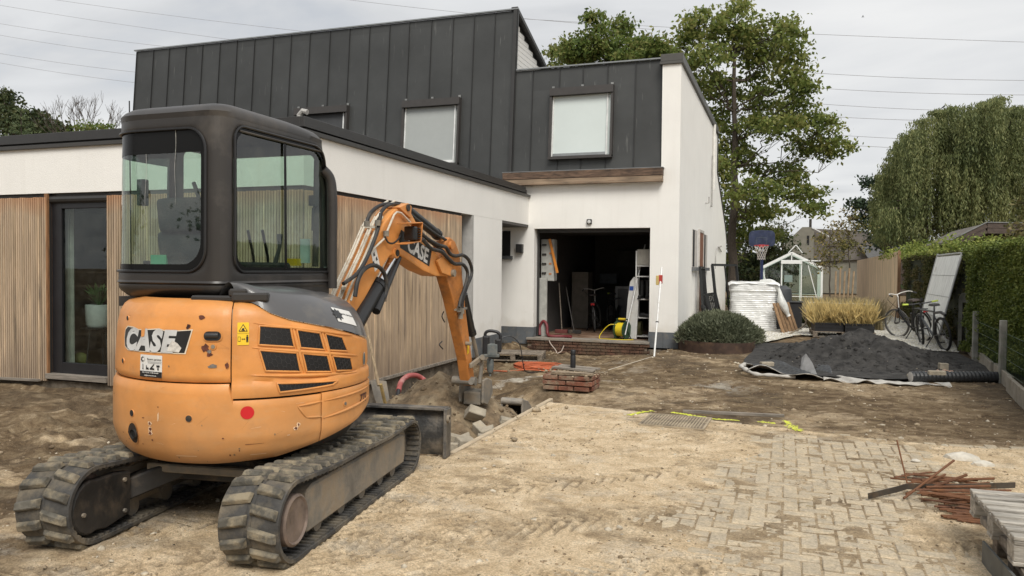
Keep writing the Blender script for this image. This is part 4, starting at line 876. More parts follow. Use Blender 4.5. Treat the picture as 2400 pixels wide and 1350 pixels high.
# grille openings: shade put in as black sheets, with raised orange bars
GR = [[(40.4, 1.22), (53.4, 1.202), (54.9, 1.093), (40.0, 1.114)], [(56.2, 1.191), (68.0, 1.163), (70.2, 1.062), (57.7, 1.086)], [(71.0, 1.156), (82.5, 1.125), (86.3, 1.036), (73.1, 1.056)],
      [(40.3, 1.085), (56.0, 1.058), (57.5, .95), (42.7, .968)], [(58.6, 1.053), (71.8, 1.027), (74.1, .928), (60.5, .946)], [(74.8, 1.021), (88.6, .993), (91.1, .911), (77.5, .929)], [(47.2, .895), (77.8, .871), (74.5, .852), (48.3, .844)]]
def hex_extra(t, n, l, cur, mp, b): return cur
M_GRILLE = mat('grille_shade_black', (.006, .006, .007), .7)
M_MESH = mat('grille_mesh', (.045, .045, .047), .5)
for gi, q in enumerate(GR):
    b = B()
    def bil(u, v): return ((q[3][0]*(1-u)+q[2][0]*u)*(1-v)+(q[0][0]*(1-u)+q[1][0]*u)*v, (q[3][1]*(1-u)+q[2][1]*u)*(1-v)+(q[0][1]*(1-u)+q[1][1]*u)*v)
    def inset(u, v):  # rounded corners
        return SK(*bil(u, v), .0035)
    b.grid(inset, 10, 4); og = b.build('grille_shade_sheet', M_GRILLE, **E_)
    # honeycomb of thin bars
    b = B(); wth = (q[1][0]-q[0][0]); hz = abs(q[0][1]-q[3][1]); s_ = .017
    nu_ = max(2, int(math.radians(wth)*.77/(s_*1.5))); nv_ = max(1, int(hz/(s_*math.sqrt(3))))
    for i in range(nu_):
        for j in range(nv_):
            uc = (i+.5)/nu_; vc = (j+.5+(.25 if i % 2 else -.25)*(1 if nv_ > 1 else .3))/nv_
            ring = []
            for k in range(7):
                a = math.pi/3*k; du = math.cos(a)*.66/nu_; dvv = math.sin(a)*.57/nv_; uu, vv = min(.99, max(.01, uc+du)), min(.98, max(.02, vc+dvv)); ring.append(SK(*bil(uu, vv), .005))
            for k in range(4 if True else 6): b.tube([ring[k], ring[k+1]], .0011, 3, cap=False)
    b.build('grille_mesh', M_MESH, fix=False, **E_)
    b = B(); N_ = 12; pth = [SK(*bil(k/N_, 1), .004) for k in range(N_)]+[SK(*bil(1, 1-k/5), .004) for k in range(5)]+[SK(*bil(1-k/N_, 0), .004) for k in range(N_)]+[SK(*bil(0, k/5), .004) for k in range(6)]
    b.tube(pth+[pth[1]], .0055, 8, cap=False); b.build('grille_rim', M_OR, smooth=True, **E_)
def ridge(pts, r0, name='body_ridge', flat_=1):
    P_ = [SK(t_, z_, .001) for t_, z_ in pts]; n_ = len(P_); b = B(); b.tube(P_, [r0*math.sin(math.pi*(k+.35)/(n_-.3))**.6 for k in range(n_)], 10, cap=True); return b.build(name, M_OR, smooth=True, **E_)
def lerp_pts(a, c, n=16): return [(a[0]+(c[0]-a[0])*k/n, a[1]+(c[1]-a[1])*k/n) for k in range(n+1)]
ridge(lerp_pts((37.5, 1.10), (96, .997)), .012); ridge(lerp_pts((37, .947), (95, .895)), .012); ridge(lerp_pts((38, 1.235), (92, 1.125)), .010)
ridge(lerp_pts((54.3, 1.215), (59.5, .935), 10), .012); ridge(lerp_pts((69.0, 1.18), (76.2, .915), 10), .012)
ridge(lerp_pts((56, .755), (68, .765), 6), .007); ridge(lerp_pts((56, .755), (60, .685), 5), .007); ridge(lerp_pts((60, .685), (68, .675), 5), .007); ridge(lerp_pts((69, .665), (112, .715), 12), .009); ridge(lerp_pts((69.5, .765), (112, .78), 12), .007)
# model letters, round badge, hood label
on_skin(text_mesh('ZTS', .075, .0022, .25), 101, .722, 'model_letters', mat('dark_red_print', (.06, .012, .012), .4), .004)
poly_skin([(.026*math.cos(a), .042*math.sin(a)) for a in np.linspace(0, 2*math.pi, 22)[:-1]], 105, .964, 'round_badge_rim', M_WLBL, .004)
poly_skin([(.022*math.cos(a), .037*math.sin(a)) for a in np.linspace(0, 2*math.pi, 22)[:-1]], 105, .964, 'round_badge', mat('badge_blue', (.10, .17, .19), .4, var=.3, vscale=30), .0052)
skin_round(83, .722, .016, 'bolt_rim', M_OR, -.01, .004); skin_round(83, .722, .010, 'bolt', M_STEEL, -.01, .007)
# label on the hood: lies on the hood surface
def hood_pt(u, v, o):
    p = Vector(hoodf(u, v)); a = Vector(hoodf(u+.01, v))-p; c = Vector(hoodf(u, v+.01))-p; nn = a.cross(c).normalized()
    if nn.z < 0: nn = -nn
    return p+nn*o
def on_hood(me, u0, v0, w, name, m, o):
    su = .012
    for v in me.vertices:
        uu = u0+v.co.x*w[0]; vv = v0+v.co.y*w[1]; p = hood_pt(uu, vv, o); v.co = (p[0]-CX, p[1]-CY, p[2])
    return link(name, me, m, EX)
b = B(); b.grid(lambda u, v: (u-.5, v-.5, 0), 8, 4); on_hood(b.mesh('hood_label', fix=False), .66, .16, (.19, .17), 'hood_label', M_WLBL, .003)
tm = text_mesh('Enorm services', 1, .02); xs_ = max(v.co.x for v in tm.vertices)
for v in tm.vertices: v.co = ((v.co.x/xs_-.5)*.72+.11, v.co.y*.2-.02, 0)
on_hood(tm, .66, .17, (.19, .17), 'label_name', M_BLK, .0045)
me = bpy.data.meshes.new('g'); me.from_pydata([(x*14-.36, y*26, 0) for x, y in gearp], [], [tuple(range(32))]); on_hood(me, .66, .16, (.19, .17), 'gear_mark', M_BLK, .0045)
# hinge bracket where cab meets hood
b = B(); b.box((CX+.40, CY-.53, 1.375), (.20, .10, .05), rz=R(28)); b.box((CX+.34, CY-.56, 1.40), (.10, .08, .045), rz=R(28)); b.box((CX+.20, CY-.60, 1.365), (.25, .07, .035), rz=R(12)); b.build('hinge_bracket', M_CAB, bevel=.01, **E_)
# ------------------------------------------------------------------ cab
cab = thing('cab', None, None); cab.parent = EX; cab.location = (0, 0, 0)
LFx, RTx, RRy, FRy = -.645, .25, -.605, .58
segs = [('l', (LFx, FRy-.12), (LFx, RRy+.25)), ('a', (LFx+.25, RRy+.25), .25, 180, 270), ('l', (LFx+.25, RRy), (RTx-.11, RRy)), ('a', (RTx-.11, RRy+.11), .11, 270, 360), ('l', (RTx, RRy+.11), (RTx, FRy-.12)), ('a', (RTx-.12, FRy-.12), .12, 0, 90), ('l', (RTx-.12, FRy), (LFx+.12, FRy)), ('a', (LFx+.12, FRy-.12), .12, 90, 180)]
slen = [math.hypot(q[2][0]-q[1][0], q[2][1]-q[1][1]) if q[0] == 'l' else q[2]*math.pi/2 for q in segs]; STOT = sum(slen); sacc = [sum(slen[:k]) for k in range(9)]
def cabo(s):
    s = s % STOT
    for k, q in enumerate(segs):
        if s <= slen[k]+1e-9:
            if q[0] == 'l':
                t = s/slen[k]; x = q[1][0]+(q[2][0]-q[1][0])*t; y = q[1][1]+(q[2][1]-q[1][1])*t; d = Vector((q[2][0]-q[1][0], q[2][1]-q[1][1])).normalized(); return x, y, d.y, -d.x   # outward normal (path runs counter-clockwise)
            a = R(q[3]+(q[4]-q[3])*s/slen[k]); return q[1][0]+q[2]*math.cos(a), q[1][1]+q[2]*math.sin(a), math.cos(a), math.sin(a)
        s -= slen[k]
    return cabo(0)
def cabp(s, z, o=0.0):
    x, y, nx_, ny_ = cabo(s); x += nx_*o; y += ny_*o
    if y > 0: y -= (y/.58)*.10*float(sstep(2.0, 2.52, z))
    k = 1-.035*max(0, z-1.45); return (x*k, y*(1-.02*max(0, z-1.45)), z)
def rr_pts(s0, s1, z0, z1, rads, n=9):
    """rounded rectangle outline in (s,z); rads = bl, br, tr, tl"""
    a, c, d, e_ = rads; return arc((s0+a, z0+a), a, 180, 270, n)+arc((s1-c, z0+c), c, 270, 360, n)+arc((s1-d, z1-d), d, 0, 90, n)+arc((s0+e_, z1-e_), e_, 90, 180, n)
def densify(P, m=3):
    o = []
    for i in range(len(P)):
        a, c = P[i], P[(i+1) % len(P)]; L_ = math.hypot(c[0]-a[0], c[1]-a[1]); k_ = max(1, int(L_/.05)); o += [(a[0]+(c[0]-a[0])*k/k_, a[1]+(c[1]-a[1])*k/k_) for k in range(k_)]
    return o
def cab_patch(s0, s1, z0, z1, hole, name='cab_shell', m=None, K=5):
    """wall patch with a rounded window hole"""
    inner = densify(hole); cx_ = sum(p[0] for p in inner)/len(inner); cz_ = sum(p[1] for p in inner)/len(inner); outer = []
    for p in inner:
        dx, dz = p[0]-cx_, p[1]-cz_; tx = ((s1-cx_)/dx if dx > 0 else (s0-cx_)/dx) if abs(dx) > 1e-9 else 1e9; tz = ((z1-cz_)/dz if dz > 0 else (z0-cz_)/dz) if abs(dz) > 1e-9 else 1e9; t = min(tx, tz); outer.append((cx_+dx*t, cz_+dz*t))
    # snap one point to each corner
    for c_ in ((s0, z0), (s1, z0), (s1, z1), (s0, z1)):
        i = min(range(len(outer)), key=lambda i: (outer[i][0]-c_[0])**2+(outer[i][1]-c_[1])**2); outer[i] = c_
    n = len(inner); b = B(); vs = []
    for o in (0, -.035):
        for k in range(K+1):
            t = k/K
            for i in range(n): vs.append(cabp(inner[i][0]*(1-t)+outer[i][0]*t, inner[i][1]*(1-t)+outer[i][1]*t, o-(.006*(1-t)**6 if o == 0 else 0)))
    fs = []; N1 = n*(K+1)
    for l_ in (0, 1):
        for k in range(K):
            for i in range(n): a = l_*N1+k*n+i; c = l_*N1+k*n+(i+1) % n; fs.append((a, c, c+n, a+n))
    for i in range(n): fs.append((i, (i+1) % n, N1+(i+1) % n, N1+i))
    b.add(vs, fs); return b.build(name, m or M_CAB, cab, smooth=True)
def cab_fill(hole, name, m, o, scale=1.0, K=8):
    inner = densify(hole); cx_ = sum(p[0] for p in inner)/len(inner); cz_ = sum(p[1] for p in inner)/len(inner); n = len(inner); b = B(); vs = []; fs = []
    for k in range(K):
        t = scale*(1-k/K)
        for p in inner: vs.append(cabp(cx_+(p[0]-cx_)*t, cz_+(p[1]-cz_)*t, o))
    for k in range(K-1):
        for i in range(n): a = k*n+i; c = k*n+(i+1) % n; fs.append((a, c, c+n, a+n))
    vs.append(cabp(cx_, cz_, o)); 
    for i in range(n): fs.append(((K-1)*n+i, (K-1)*n+(i+1) % n, K*n))
    b.add(vs, fs); return b.build(name, m, cab, smooth=True)
def densify_loop(h_, o):
    q = densify(h_); return [cabp(p[0], p[1], o) for p in q+[q[0]]]
def cab_band(hole, name, m, o, w):
    """a flat border just inside a window"""
    inner = densify(hole); cx_ = sum(p[0] for p in inner)/len(inner); cz_ = sum(p[1] for p in inner)/len(inner); n = len(inner); b = B(); vs = []
    for t in (0, 1):
        for p in inner:
            dx, dz = p[0]-cx_, p[1]-cz_; k_ = t; vs.append(cabp(p[0]-k_*w*math.copysign(min(1, abs(dx)/.15), dx), p[1]-k_*w*math.copysign(min(1, abs(dz)/.15), dz), o))
    b.add(vs, [(i, (i+1) % n, n+(i+1) % n, n+i) for i in range(n)]); return b.build(name, m, cab, smooth=True)
sR0, sR1 = sacc[3], sacc[4]            # rear right corner
Z0, Z1 = 1.462, 2.40
M_CGL = glass_mat('cab_glass', (.63, .76, .69), .02, 2.0, .05)
M_CERAM = mat('glass_border_black', (.008, .008, .008), .25, var=.02, spec=.18)
holeA = rr_pts(.50, sR0+.005, 1.515, 2.335, (.09, .13, .13, .10)); holeB = rr_pts(sR1+.005, sacc[5]+.085, 1.515, 2.365, (.09, .05, .17, .09)); holeL = rr_pts(.04, .42, 1.50, 2.33, (.06,)*4); holeF = rr_pts(sacc[6]-.02, STOT-.09, 1.50, 2.33, (.06,)*4)
cab_patch(.47, (sR0+sR1)/2, Z0, Z1, holeA); cab_patch((sR0+sR1)/2, sacc[5]+.10, Z0, Z1, holeB); cab_patch(-.04, .47, Z0, Z1, holeL); cab_patch(sacc[5]+.10, STOT-.04, Z0, Z1, holeF)
cab_fill(holeA, 'rear_glass', M_CGL, -.010); cab_fill(holeL, 'door_glass', M_CGL, -.012); cab_fill(holeF, 'windscreen', M_CGL, -.012); cab_fill(holeB, 'side_glass', M_CGL, -.014)
cab_band(holeA, 'glass_border', M_CERAM, -.008, .042)
cab_band(holeB, 'window_seal', M_CERAM, -.004, .028)
# extra dark band at the top of the rear glass
b = B(); b.grid(lambda u, v: cabp(.52+(sR0-.03-.52)*u, 2.20+.125*v, -.0075), 30, 3); b.build('glass_top_band', M_CERAM, cab, smooth=True)
sm = (sR1+.025+sacc[5]+.055)/2-.02
b = B(); b.grid(lambda u, v: cabp(sm+.028*(u-.5), 1.53+.80*v, -.002), 2, 10); b.build('window_divider', M_CERAM, cab)
for s_, za, zb_, w_ in ((.93, 2.33, 1.75, .006), (1.06, 2.33, 2.05, .003), (.80, 2.33, 2.1, .003), (1.30, 2.2, 1.7, .002), (1.52, 2.33, 1.9, .003)):
    b = B(); b.grid(lambda u, v: cabp(s_+w_*(u-.5)*(1.3-v)+.004*math.sin(v*9), za+(zb_-za)*v, -.0055), 1, 12); b.build('drip_streak', mat('dried_drip', (.42, .42, .39), .8, var=.3, vscale=30), cab)
b = B(); b.tube(densify_loop(holeA, .004), .008, 6, cap=False); b.build('rubber_seal', M_BLK, cab, smooth=True)
b = B(); b.tube(densify_loop(holeB, .004), .008, 6, cap=False); b.build('rubber_seal', M_BLK, cab, smooth=True)
b = B(); b.tube([cabp(sR1+.05+.9*k/14, 2.335-.0*k, .002) for k in range(15)], .007, 6); b.build('drip_rail', M_CAB, cab, smooth=True)
# roof and base
b = B(); prof = [(2.40, 0, 0), (2.43, 0, .004), (2.455, -.012, 0), (2.475, -.035, 0), (2.49, -.075, 0), (2.50, -.15, 0)]; nS = 96; vs = []; fs = []
for z, o, g in prof:
    for k in range(nS):
        x, y, zz = cabp(STOT*k/nS, min(z, 2.45), 0); kk = 1+(o+g)/.45; vs.append((x*kk-.2*(1-kk), y*kk, z-.025*float(sstep(.1, .6, y))))
for r_ in range(len(prof)-1):
    for k in range(nS): fs.append((r_*nS+k, r_*nS+(k+1) % nS, (r_+1)*nS+(k+1) % nS, (r_+1)*nS+k))
vs.append((-.2, 0, 2.495)); fs += [((len(prof)-1)*nS+k, (len(prof)-1)*nS+(k+1) % nS, len(vs)-1) for k in range(nS)]
b.add(vs, fs); b.build('cab_roof', M_CAB, cab, smooth=True)
for prof, nm in (([(1.462, .0), (1.45, .006), (1.44, -.006)], 'belt_line'), ([(1.438, -.004), (1.42, -.002), (1.40, -.014), (1.37, -.05), (1.352, -.10)], 'cab_base')):
    b = B(); vs = []; fs = []
    for z, o in prof:
        for k in range(nS): vs.append(cabp(STOT*k/nS, z, o))
    for r_ in range(len(prof)-1):
        for k in range(nS): fs.append((r_*nS+k, r_*nS+(k+1) % nS, (r_+1)*nS+(k+1) % nS, (r_+1)*nS+k))
    b.add(vs, fs); b.build(nm, M_CAB, cab, smooth=True)
# under the side window the cab wall runs down behind the hood
b = B(); b.bb(-.60, .235, -.50, .50, 1.30, 1.36); b.bb(.20, .245, -.45, .50, 1.34, 1.46); b.bb(-.62, -.58, -.4, .5, 1.0, 1.46); b.build('cab_floor', M_CAB, cab)
# interior
M_SEAT = mat('seat_cloth', (.045, .045, .047), .9, var=.2, bump=.6, bscale=80)
st = B(); st.box((-.22, -.06, 1.46), (.46, .44, .12)); st.build('seat', M_SEAT, cab, bevel=.04, seg=3, smooth=True)
st = B(); st.box((-.22, -.30, 1.60), (.44, .12, .34), M=Matrix.Rotation(R(10), 3, 'X')); st.build('seat_back', M_SEAT, cab, bevel=.05, seg=3, smooth=True)
st = B(); st.box((-.22, -.36, 1.86), (.34, .13, .21), M=Matrix.Rotation(R(8), 3, 'X')); st.build('headrest', M_SEAT, cab, bevel=.04, seg=3, smooth=True)
st = B(); st.box((-.22, -.10, 1.40), (.36, .36, .10)); st.bb(.03, .15, -.32, .20, 1.36, 1.575); st.bb(-.55, -.46, -.2, .20, 1.36, 1.60); st.bb(-.5, .1, .40, .46, 1.36, 1.52); st.build('console', M_DK, cab, bevel=.015)
for x in (.08, -.50):
    b = B(); b.tube([(x, .12, 1.57), (x+.01, .15, 1.67), (x, .17, 1.76)], [.016, .012, .02], 8); b.build('joystick', M_BLK, cab, smooth=True)
b = B()
for x in (-.28, -.16): b.tube([(x, .38, 1.40), (x, .36, 1.62), (x, .30, 1.80)], .010, 6)
b.build('travel_lever', M_BLK, cab)
b = B(); b.tube(spline([(-.12, -.40, 2.05), (-.08, -.40, 1.95), (-.02, -.38, 1.7), (.0, -.3, 1.55)], 5), .012, 6); b.build('belt_strap', M_BLK, cab)
b = B(); b.box((.05, .50, 1.66), (.07, .02, .17)); b.build('white_paper', mat('pale_blue_paper', (.55, .68, .66), .6), cab)
b = B(); b.box((-.03, .47, 1.58), (.10, .06, .05)); b.build('yellow_book', M_YEL, cab)
b = B(); b.box((-.42, -.36, 1.58), (.12, .02, .07)); b.build('green_note', mat('green_note', (.10, .42, .24), .6), cab)
b = B(); b.tube([cabp(sacc[5]-.03, 1.95, -.05), cabp(sacc[5]-.08, 1.95, -.05), cabp(sacc[5]-.09, 1.80, -.05), cabp(sacc[5]-.02, 1.79, -.05)], .008, 6); b.build('grab_handle', M_BLK, cab)
b = B(); b.box((.20, .38, 2.0), (.05, .05, .07)); b.tube([(.2, .4, 1.55), (.2, .42, 2.28)], .022, 8); b.tube([(-.6, .40, 1.5), (-.6, .36, 2.3)], .025, 8); b.build('cab_pillar', M_DK, cab)
b = B(); b.tube(spline([(.22, .46, 2.22), (.25, .50, 2.16), (.262, .51, 2.02), (.262, .51, 1.7), (.262, .51, 1.40)], 6), .035, 10); b.build('rear_pipe', M_CAB, cab, smooth=True)
b = B(); b.box((-.69, -.22, 2.02), (.06, .05, .17)); b.box((-.66, -.22, 1.55), (.03, .04, .06)); b.build('door_latch', M_BLK, cab, bevel=.006)
b = B(); b.tube([(-.655, -.35, 1.5), (-.655, -.36, 2.58)], .004, 5); b.build('antenna', M_BLK, cab)
# ------------------------------------------------------------------ tracks
TA = math.atan2(.134, .991)
def TL(u, w, z): return (CX-math.sin(TA)*u+math.cos(TA)*w, CY+math.cos(TA)*u+math.sin(TA)*w, z)
def track_path(n_lug=52):
    r1, c1, r2, c2 = .205, (-.88, .232), .185, (.93, .212)   # belt middle line
    P = []
    P += [(c1[0]+(c2[0]-c1[0])*k/30, .027) for k in range(31)]
    P += [(c2[0]+r2*math.sin(R(a)), c2[1]-r2*math.cos(R(a))) for a in range(8, 180, 8)]
    for k in range(31):
        t = k/30; P.append((c2[0]+(c1[0]-c2[0])*t, (c2[1]+r2)*(1-t)+(c1[1]+r1)*t-.028*math.sin(math.pi*t)*(1+.3*math.sin(3*math.pi*t))))
    P += [(c1[0]-r1*math.sin(R(a)), c1[1]+r1*math.cos(R(a))) for a in range(8, 180, 8)]
    return P
TP = track_path(); tl = [0]
for i in range(len(TP)): a, c = TP[i], TP[(i+1) % len(TP)]; tl.append(tl[-1]+math.hypot(c[0]-a[0], c[1]-a[1]))
def tp_at(s):
    s = s % tl[-1]; i = int(np.searchsorted(tl, s, side='right'))-1; i = min(i, len(TP)-1); a, c = TP[i], TP[(i+1) % len(TP)]; t = (s-tl[i])/(tl[i+1]-tl[i]); dx, dz = c[0]-a[0], c[1]-a[1]; L_ = math.hypot(dx, dz)
    return a[0]+dx*t, a[1]+dz*t, dx/L_, dz/L_
lug = B(); vs = []
for (sy_, zz, k) in ((1, 0, 1.0), (1, .030, .72)):
    pass
def lug_mesh(side, name='tread_lug'):
    # u along the belt, w across; chevron foot, raised top
    W0, W1 = .004, .158; b = B()
    f = [(-.034, W0), (.026, W0), (.052, W1), (-.004, W1)]; t_ = [(-.026, W0+.010), (.018, W0+.010), (.042, W1-.012), (.003, W1-.012)]
    vs = [(u, w*side, 0) for u, w in f]+[(u, w*side, .028) for u, w in t_]; b.add(vs, [(0, 1, 2, 3), (7, 6, 5, 4), (0, 4, 5, 1), (1, 5, 6, 2), (2, 6, 7, 3), (3, 7, 4, 0)]); me = b.mesh(name, bevel=.004); me.materials.append(M_LUG); return me
LM = {1: lug_mesh(1), -1: lug_mesh(-1)}
for wc in (.605, -.592):
    tr = thing('track', None, None); tr.parent = EX; tr.location = (0, 0, 0); tr.rotation_euler = (0, 0, TA)
    b = B(); n = 200; vs = []; fs = []
    for k in range(n):
        u, z, du, dz = tp_at(tl[-1]*k/n); nu_, nz_ = dz, -du    # outward
        rib = .006 if (k % 4) < 2 else 0
        for w, o in ((-.165, .008), (-.150, .012), (-.02, .012), (-.012, .004), (.012, .004), (.02, .012), (.150, .012), (.165, .008), (.165, -.012), (.06, -.012), (.045, -.035-rib), (-.045, -.035-rib), (-.06, -.012), (-.165, -.012)): vs.append((wc+w, u+nu_*o, z+nz_*o))
    m_ = 14
    for k in range(n):
        for j in range(m_): a = k*m_+j; c = k*m_+(j+1) % m_; k2 = ((k+1) % n)*m_; fs.append((a, c, k2+(j+1) % m_, k2+j))
    b.add(vs, fs); b.build('belt', M_RUB, tr, smooth=True)
    b = B()                                                     # cross ribs inside the belt
    for k in range(100):
        u, z, du, dz = tp_at(tl[-1]*k/100); nu_, nz_ = dz, -du; Mx = Matrix(((1, 0, 0), (0, du, nu_), (0, dz, nz_)))
        b.box((wc, u-nu_*.018, z-nz_*.018), (.31, .022, .012), M=Mx)
    b.build('belt_rib', M_RUB, tr, fix=False)['kind'] = 'stuff'
    nl = 46
    for side in (1, -1):
        for k in range(nl):
            u, z, du, dz = tp_at(tl[-1]*(k+(.5 if side < 0 else 0))/nl); nu_, nz_ = dz, -du
            o = link('tread_lug', LM[side], None, tr)
            # local: x=u along belt, y=w across, z=out
            Mx = Matrix(((0, 1, 0, wc), (du, 0, nu_, u+nu_*.010), (dz, 0, nz_, z+nz_*.010), (0, 0, 0, 1))); 
            if Mx.to_3x3().determinant() < 0: Mx = Mx @ Matrix.Diagonal((-1, 1, 1, 1))
            o.matrix_local = Mx
    sgn = 1 if wc > 0 else -1
    # frame, sprocket, idler, rollers (local frame: x across, y along)
    b = B(); b.prism([(-.70, .10), (.84, .11), (.86, .16), (.86, .315), (.80, .33), (-.62, .355), (-.70, .33)], wc-.075*1, wc+.125 if sgn > 0 else wc+.07, 'x'); b.build('side_frame', M_STEEL, tr, bevel=.012)
    b = B(); b.prism([(-.55, .352), (.72, .332), (.72, .36), (-.1, .385), (-.5, .375)], wc-.06, wc+.10, 'x'); b.build('packed_dirt', mat('packed_dirt', (.15, .105, .065), .98, var=.4, vscale=12, bump=1.5, bscale=40), tr, bevel=.02, jit=.006)
    b = B(); b.lathe([(0, wc-.10), (.150, wc-.10), (.165, wc-.09), (.165, wc+.06), (.14, wc+.065), (.14, wc+.14), (.125, wc+.152), (.115, wc+.150), (.108, wc+.140), (0, wc+.140)], (0, -.88, .232), 28, 'x') if False else None
    b = B(); prof = [(0, -.12), (.155, -.12), (.168, -.10), (.168, .05), (.135, .06), (.135, .150), (.122, .160), (.112, .150), (0, .148)] if sgn > 0 else [(0, -.12), (.16, -.12), (.17, -.1), (.17, .06), (.15, .08), (0, .08)]
    b.lathe([(r_, wc+h_) for r_, h_ in prof], (0, -.88, .232), 30, 'x'); b.build('drive_sprocket', mat('rusty_hub', (.19, .145, .12), .7, .2, var=.3, vscale=10, dirt=(.24, .18, .13), dirt_amt=.7, dscale=12), tr, smooth=True)
    b = B(); b.lathe([(0, wc-.06), (.13, wc-.06), (.16, wc-.03), (.16, wc+.03), (.13, wc+.06), (0, wc+.06)], (0, .93, .212), 26, 'x'); b.build('front_idler', M_STEEL, tr, smooth=True)
    for u in (-.5, -.18, .14, .46, .70):
        b = B(); b.lathe([(0, wc-.09), (.055, wc-.09), (.055, wc+.09), (0, wc+.09)], (0, u, .10), 14, 'x'); b.build('track_roller', M_STEEL, tr, smooth=True)
    if sgn < 0:
        b = B(); hh = [(-.92+.135*math.cos(R(a)), .225+.15*math.sin(R(a))) for a in range(70, 291, 20)]
        b.prism([(-.60, .10), (-.60, .345), (-.72, .365)]+[(p[0], p[1]) for p in hh]+[(-.80, .07)], wc+.10, wc+.155, 'x'); b.build('motor_cover', M_DK, tr, bevel=.01)
        b = B()
        for (u, z) in ((-.66, .31), (-.66, .13), (-.98, .2)): b.cyl((wc+.155, u, z), (wc+.168, u, z), .012, n=6)
        b.build('cover_bolt', M_STEEL, tr)
# undercarriage
uc = thing('undercarriage', None, None); uc.parent = EX; uc.location = (0, 0, 0); uc.rotation_euler = (0, 0, TA)
b = B(); b.bb(-.40, .40, -.42, .45, .26, .40); b.lathe([(0, .40), (.36, .40), (.36, .47), (0, .47)], (0, 0, 0), 30); b.build('centre_frame', M_DK, uc, bevel=.01)
for sx in (-1, 1):
    for (u0, u1) in ((-.36, -.55), (.38, .5)):
        b = B(); b.bar((sx*.25, u0, .34), (sx*.52, u1, .22), .14, .12); b.build('frame_arm', M_DK, uc, bevel=.01)
b = B(); b.bar((-.42, -.46, .34), (.42, -.46, .34), .06, .05); b.build('rear_crossbar', M_STEEL, uc, bevel=.008)
b = B(); b.box((-.19, -.52, .42), (.035, .004, .055)); b.build('white_tag', M_WLBL, uc)
# blade
b = B(); pr = [(1.50+.05*((z-.21)/.2)**2, z) for z in np.linspace(.01, .40, 9)]; b.prism(pr+[(p[0]-.018, p[1]) for p in pr[::-1]], -.86, .875, 'x')
b.bb(-.86, .875, 1.43, 1.54, .395, .412); bl_m = mat('blade_steel', (.10, .10, .10), .45, .5, var=.35, vscale=5, bump=.4, dirt=(.30, .26, .21), dirt_amt=.75, dscale=5, dirt_lo=.47)
b.build('blade', bl_m, uc)
for sx in (-.87, .87): b = B(); b.prism([(1.40, .012), (1.54, .006), (1.56, .40), (1.42, .41)], sx-.012, sx+.014, 'x'); b.build('blade_end_plate', bl_m, uc, bevel=.004)
b = B(); b.lathe([(.018, 0), (.032, .0), (.032, .02), (.018, .02)], (0, 0, 0), 14, 'x'); o = b.build('lifting_eye', M_STEEL, uc); o.location = (.885, 1.44, .33)
for sx in (-.28, .28): b = B(); b.bar((sx, .35, .26), (sx, 1.46, .20), .09, .11); b.build('blade_arm', M_DK, uc, bevel=.01)
b = B(); b.tube([(0, .40, .40), (0, .95, .36)], .045, 12); b.tube([(0, .95, .36), (0, 1.45, .31)], .022, 10); b.build('blade_cylinder', M_DK, uc, smooth=True)
# ------------------------------------------------------------------ boom, stick, bucket (profiles traced on the boom's own plane)
XR, XL_ = -3.10, -3.26
def prof(pts, X=XR): return [tuple(onx(px, py, X)[1:]) for px, py in pts]
def plate(pts, x0, x1, name, m, bevel=.01, par=None):
    b = B(); b.prism(prof(pts), x0, x1, 'x'); return b.build(name, m, par or EX, bevel=bevel, seg=2, world=False if par else True)
foot = [(800, 770), (820, 708), (850, 642), (882, 562), (902, 522), (924, 494), (943, 480), (957, 486), (975, 520), (1000, 562), (1030, 603), (1047, 622), (1054, 640), (1050, 648), (1022, 647), (992, 634), (955, 608), (937, 597), (926, 594), (914, 600), (900, 620), (880, 655), (845, 720), (825, 770)]
plate(foot, XL_, XR, 'boom', M_OR, .012)
plate([(930, 486), (952, 476), (960, 484), (958, 512), (945, 500)], XL_+.01, XR+.022, 'cylinder_mount', M_OR, .006)
plate([(1018, 612), (1030, 600), (1050, 613), (1056, 634), (1052, 648), (1030, 640)], XR+.002, XR+.03, 'boom_tip_plate', M_OR, .008)
def pin(px, py, r, x0, x1, name='pivot_pin', m=None):
    y, z = onx(px, py, XR)[1:]; b = B(); b.cyl((x0, y, z), (x1, y, z), r, n=16); return b.build(name, m or M_DK, smooth=True, **E_)
pin(926, 593, .045, XL_-.02, XR+.02, m=M_OR); pin(926, 593, .028, XL_-.03, XR+.028); pin(1053, 640, .035, XL_-.05, XR+.06, m=M_STEEL); pin(950, 487, .03, XL_, XR+.035)
# CASE on the boom
def on_boom(me, px, py, ang, s, name, m, o):
    y0, z0 = onx(px, py, XR)[1:]; xs_ = [v.co.x for v in me.vertices]; ys_ = [v.co.y for v in me.vertices]; cx_ = (min(xs_)+max(xs_))/2; cy_ = (min(ys_)+max(ys_))/2
    for v in me.vertices:
        u, w = (v.co.x-cx_)*s, (v.co.y-cy_)*s; v.co = (XR+o-CX, y0+u*math.cos(ang)-w*math.sin(ang)-CY, z0+u*math.sin(ang)+w*math.cos(ang))
    return link(name, me, m, EX)
aB = math.atan2(onx(1000, 600, XR)[2]-onx(955, 570, XR)[2], onx(1000, 600, XR)[1]-onx(955, 570, XR)[1])
def pm(pts): me = bpy.data.meshes.new('p'); me.from_pydata([(x, y, 0) for x, y in pts], [], [tuple(range(len(pts)))]); return me
on_boom(pm([(-.36, .0), (-.33, .075), (.30, .078), (.29, -.078), (-.30, -.078)]), 973, 582, aB, 1.0, 'brand_plate', mat('plate_black', (.02, .02, .02), .35), .0015)
on_boom(text_mesh('CASE', .19, .007, .05), 980, 586, aB, .95, 'brand_letters', M_SILV, .003)
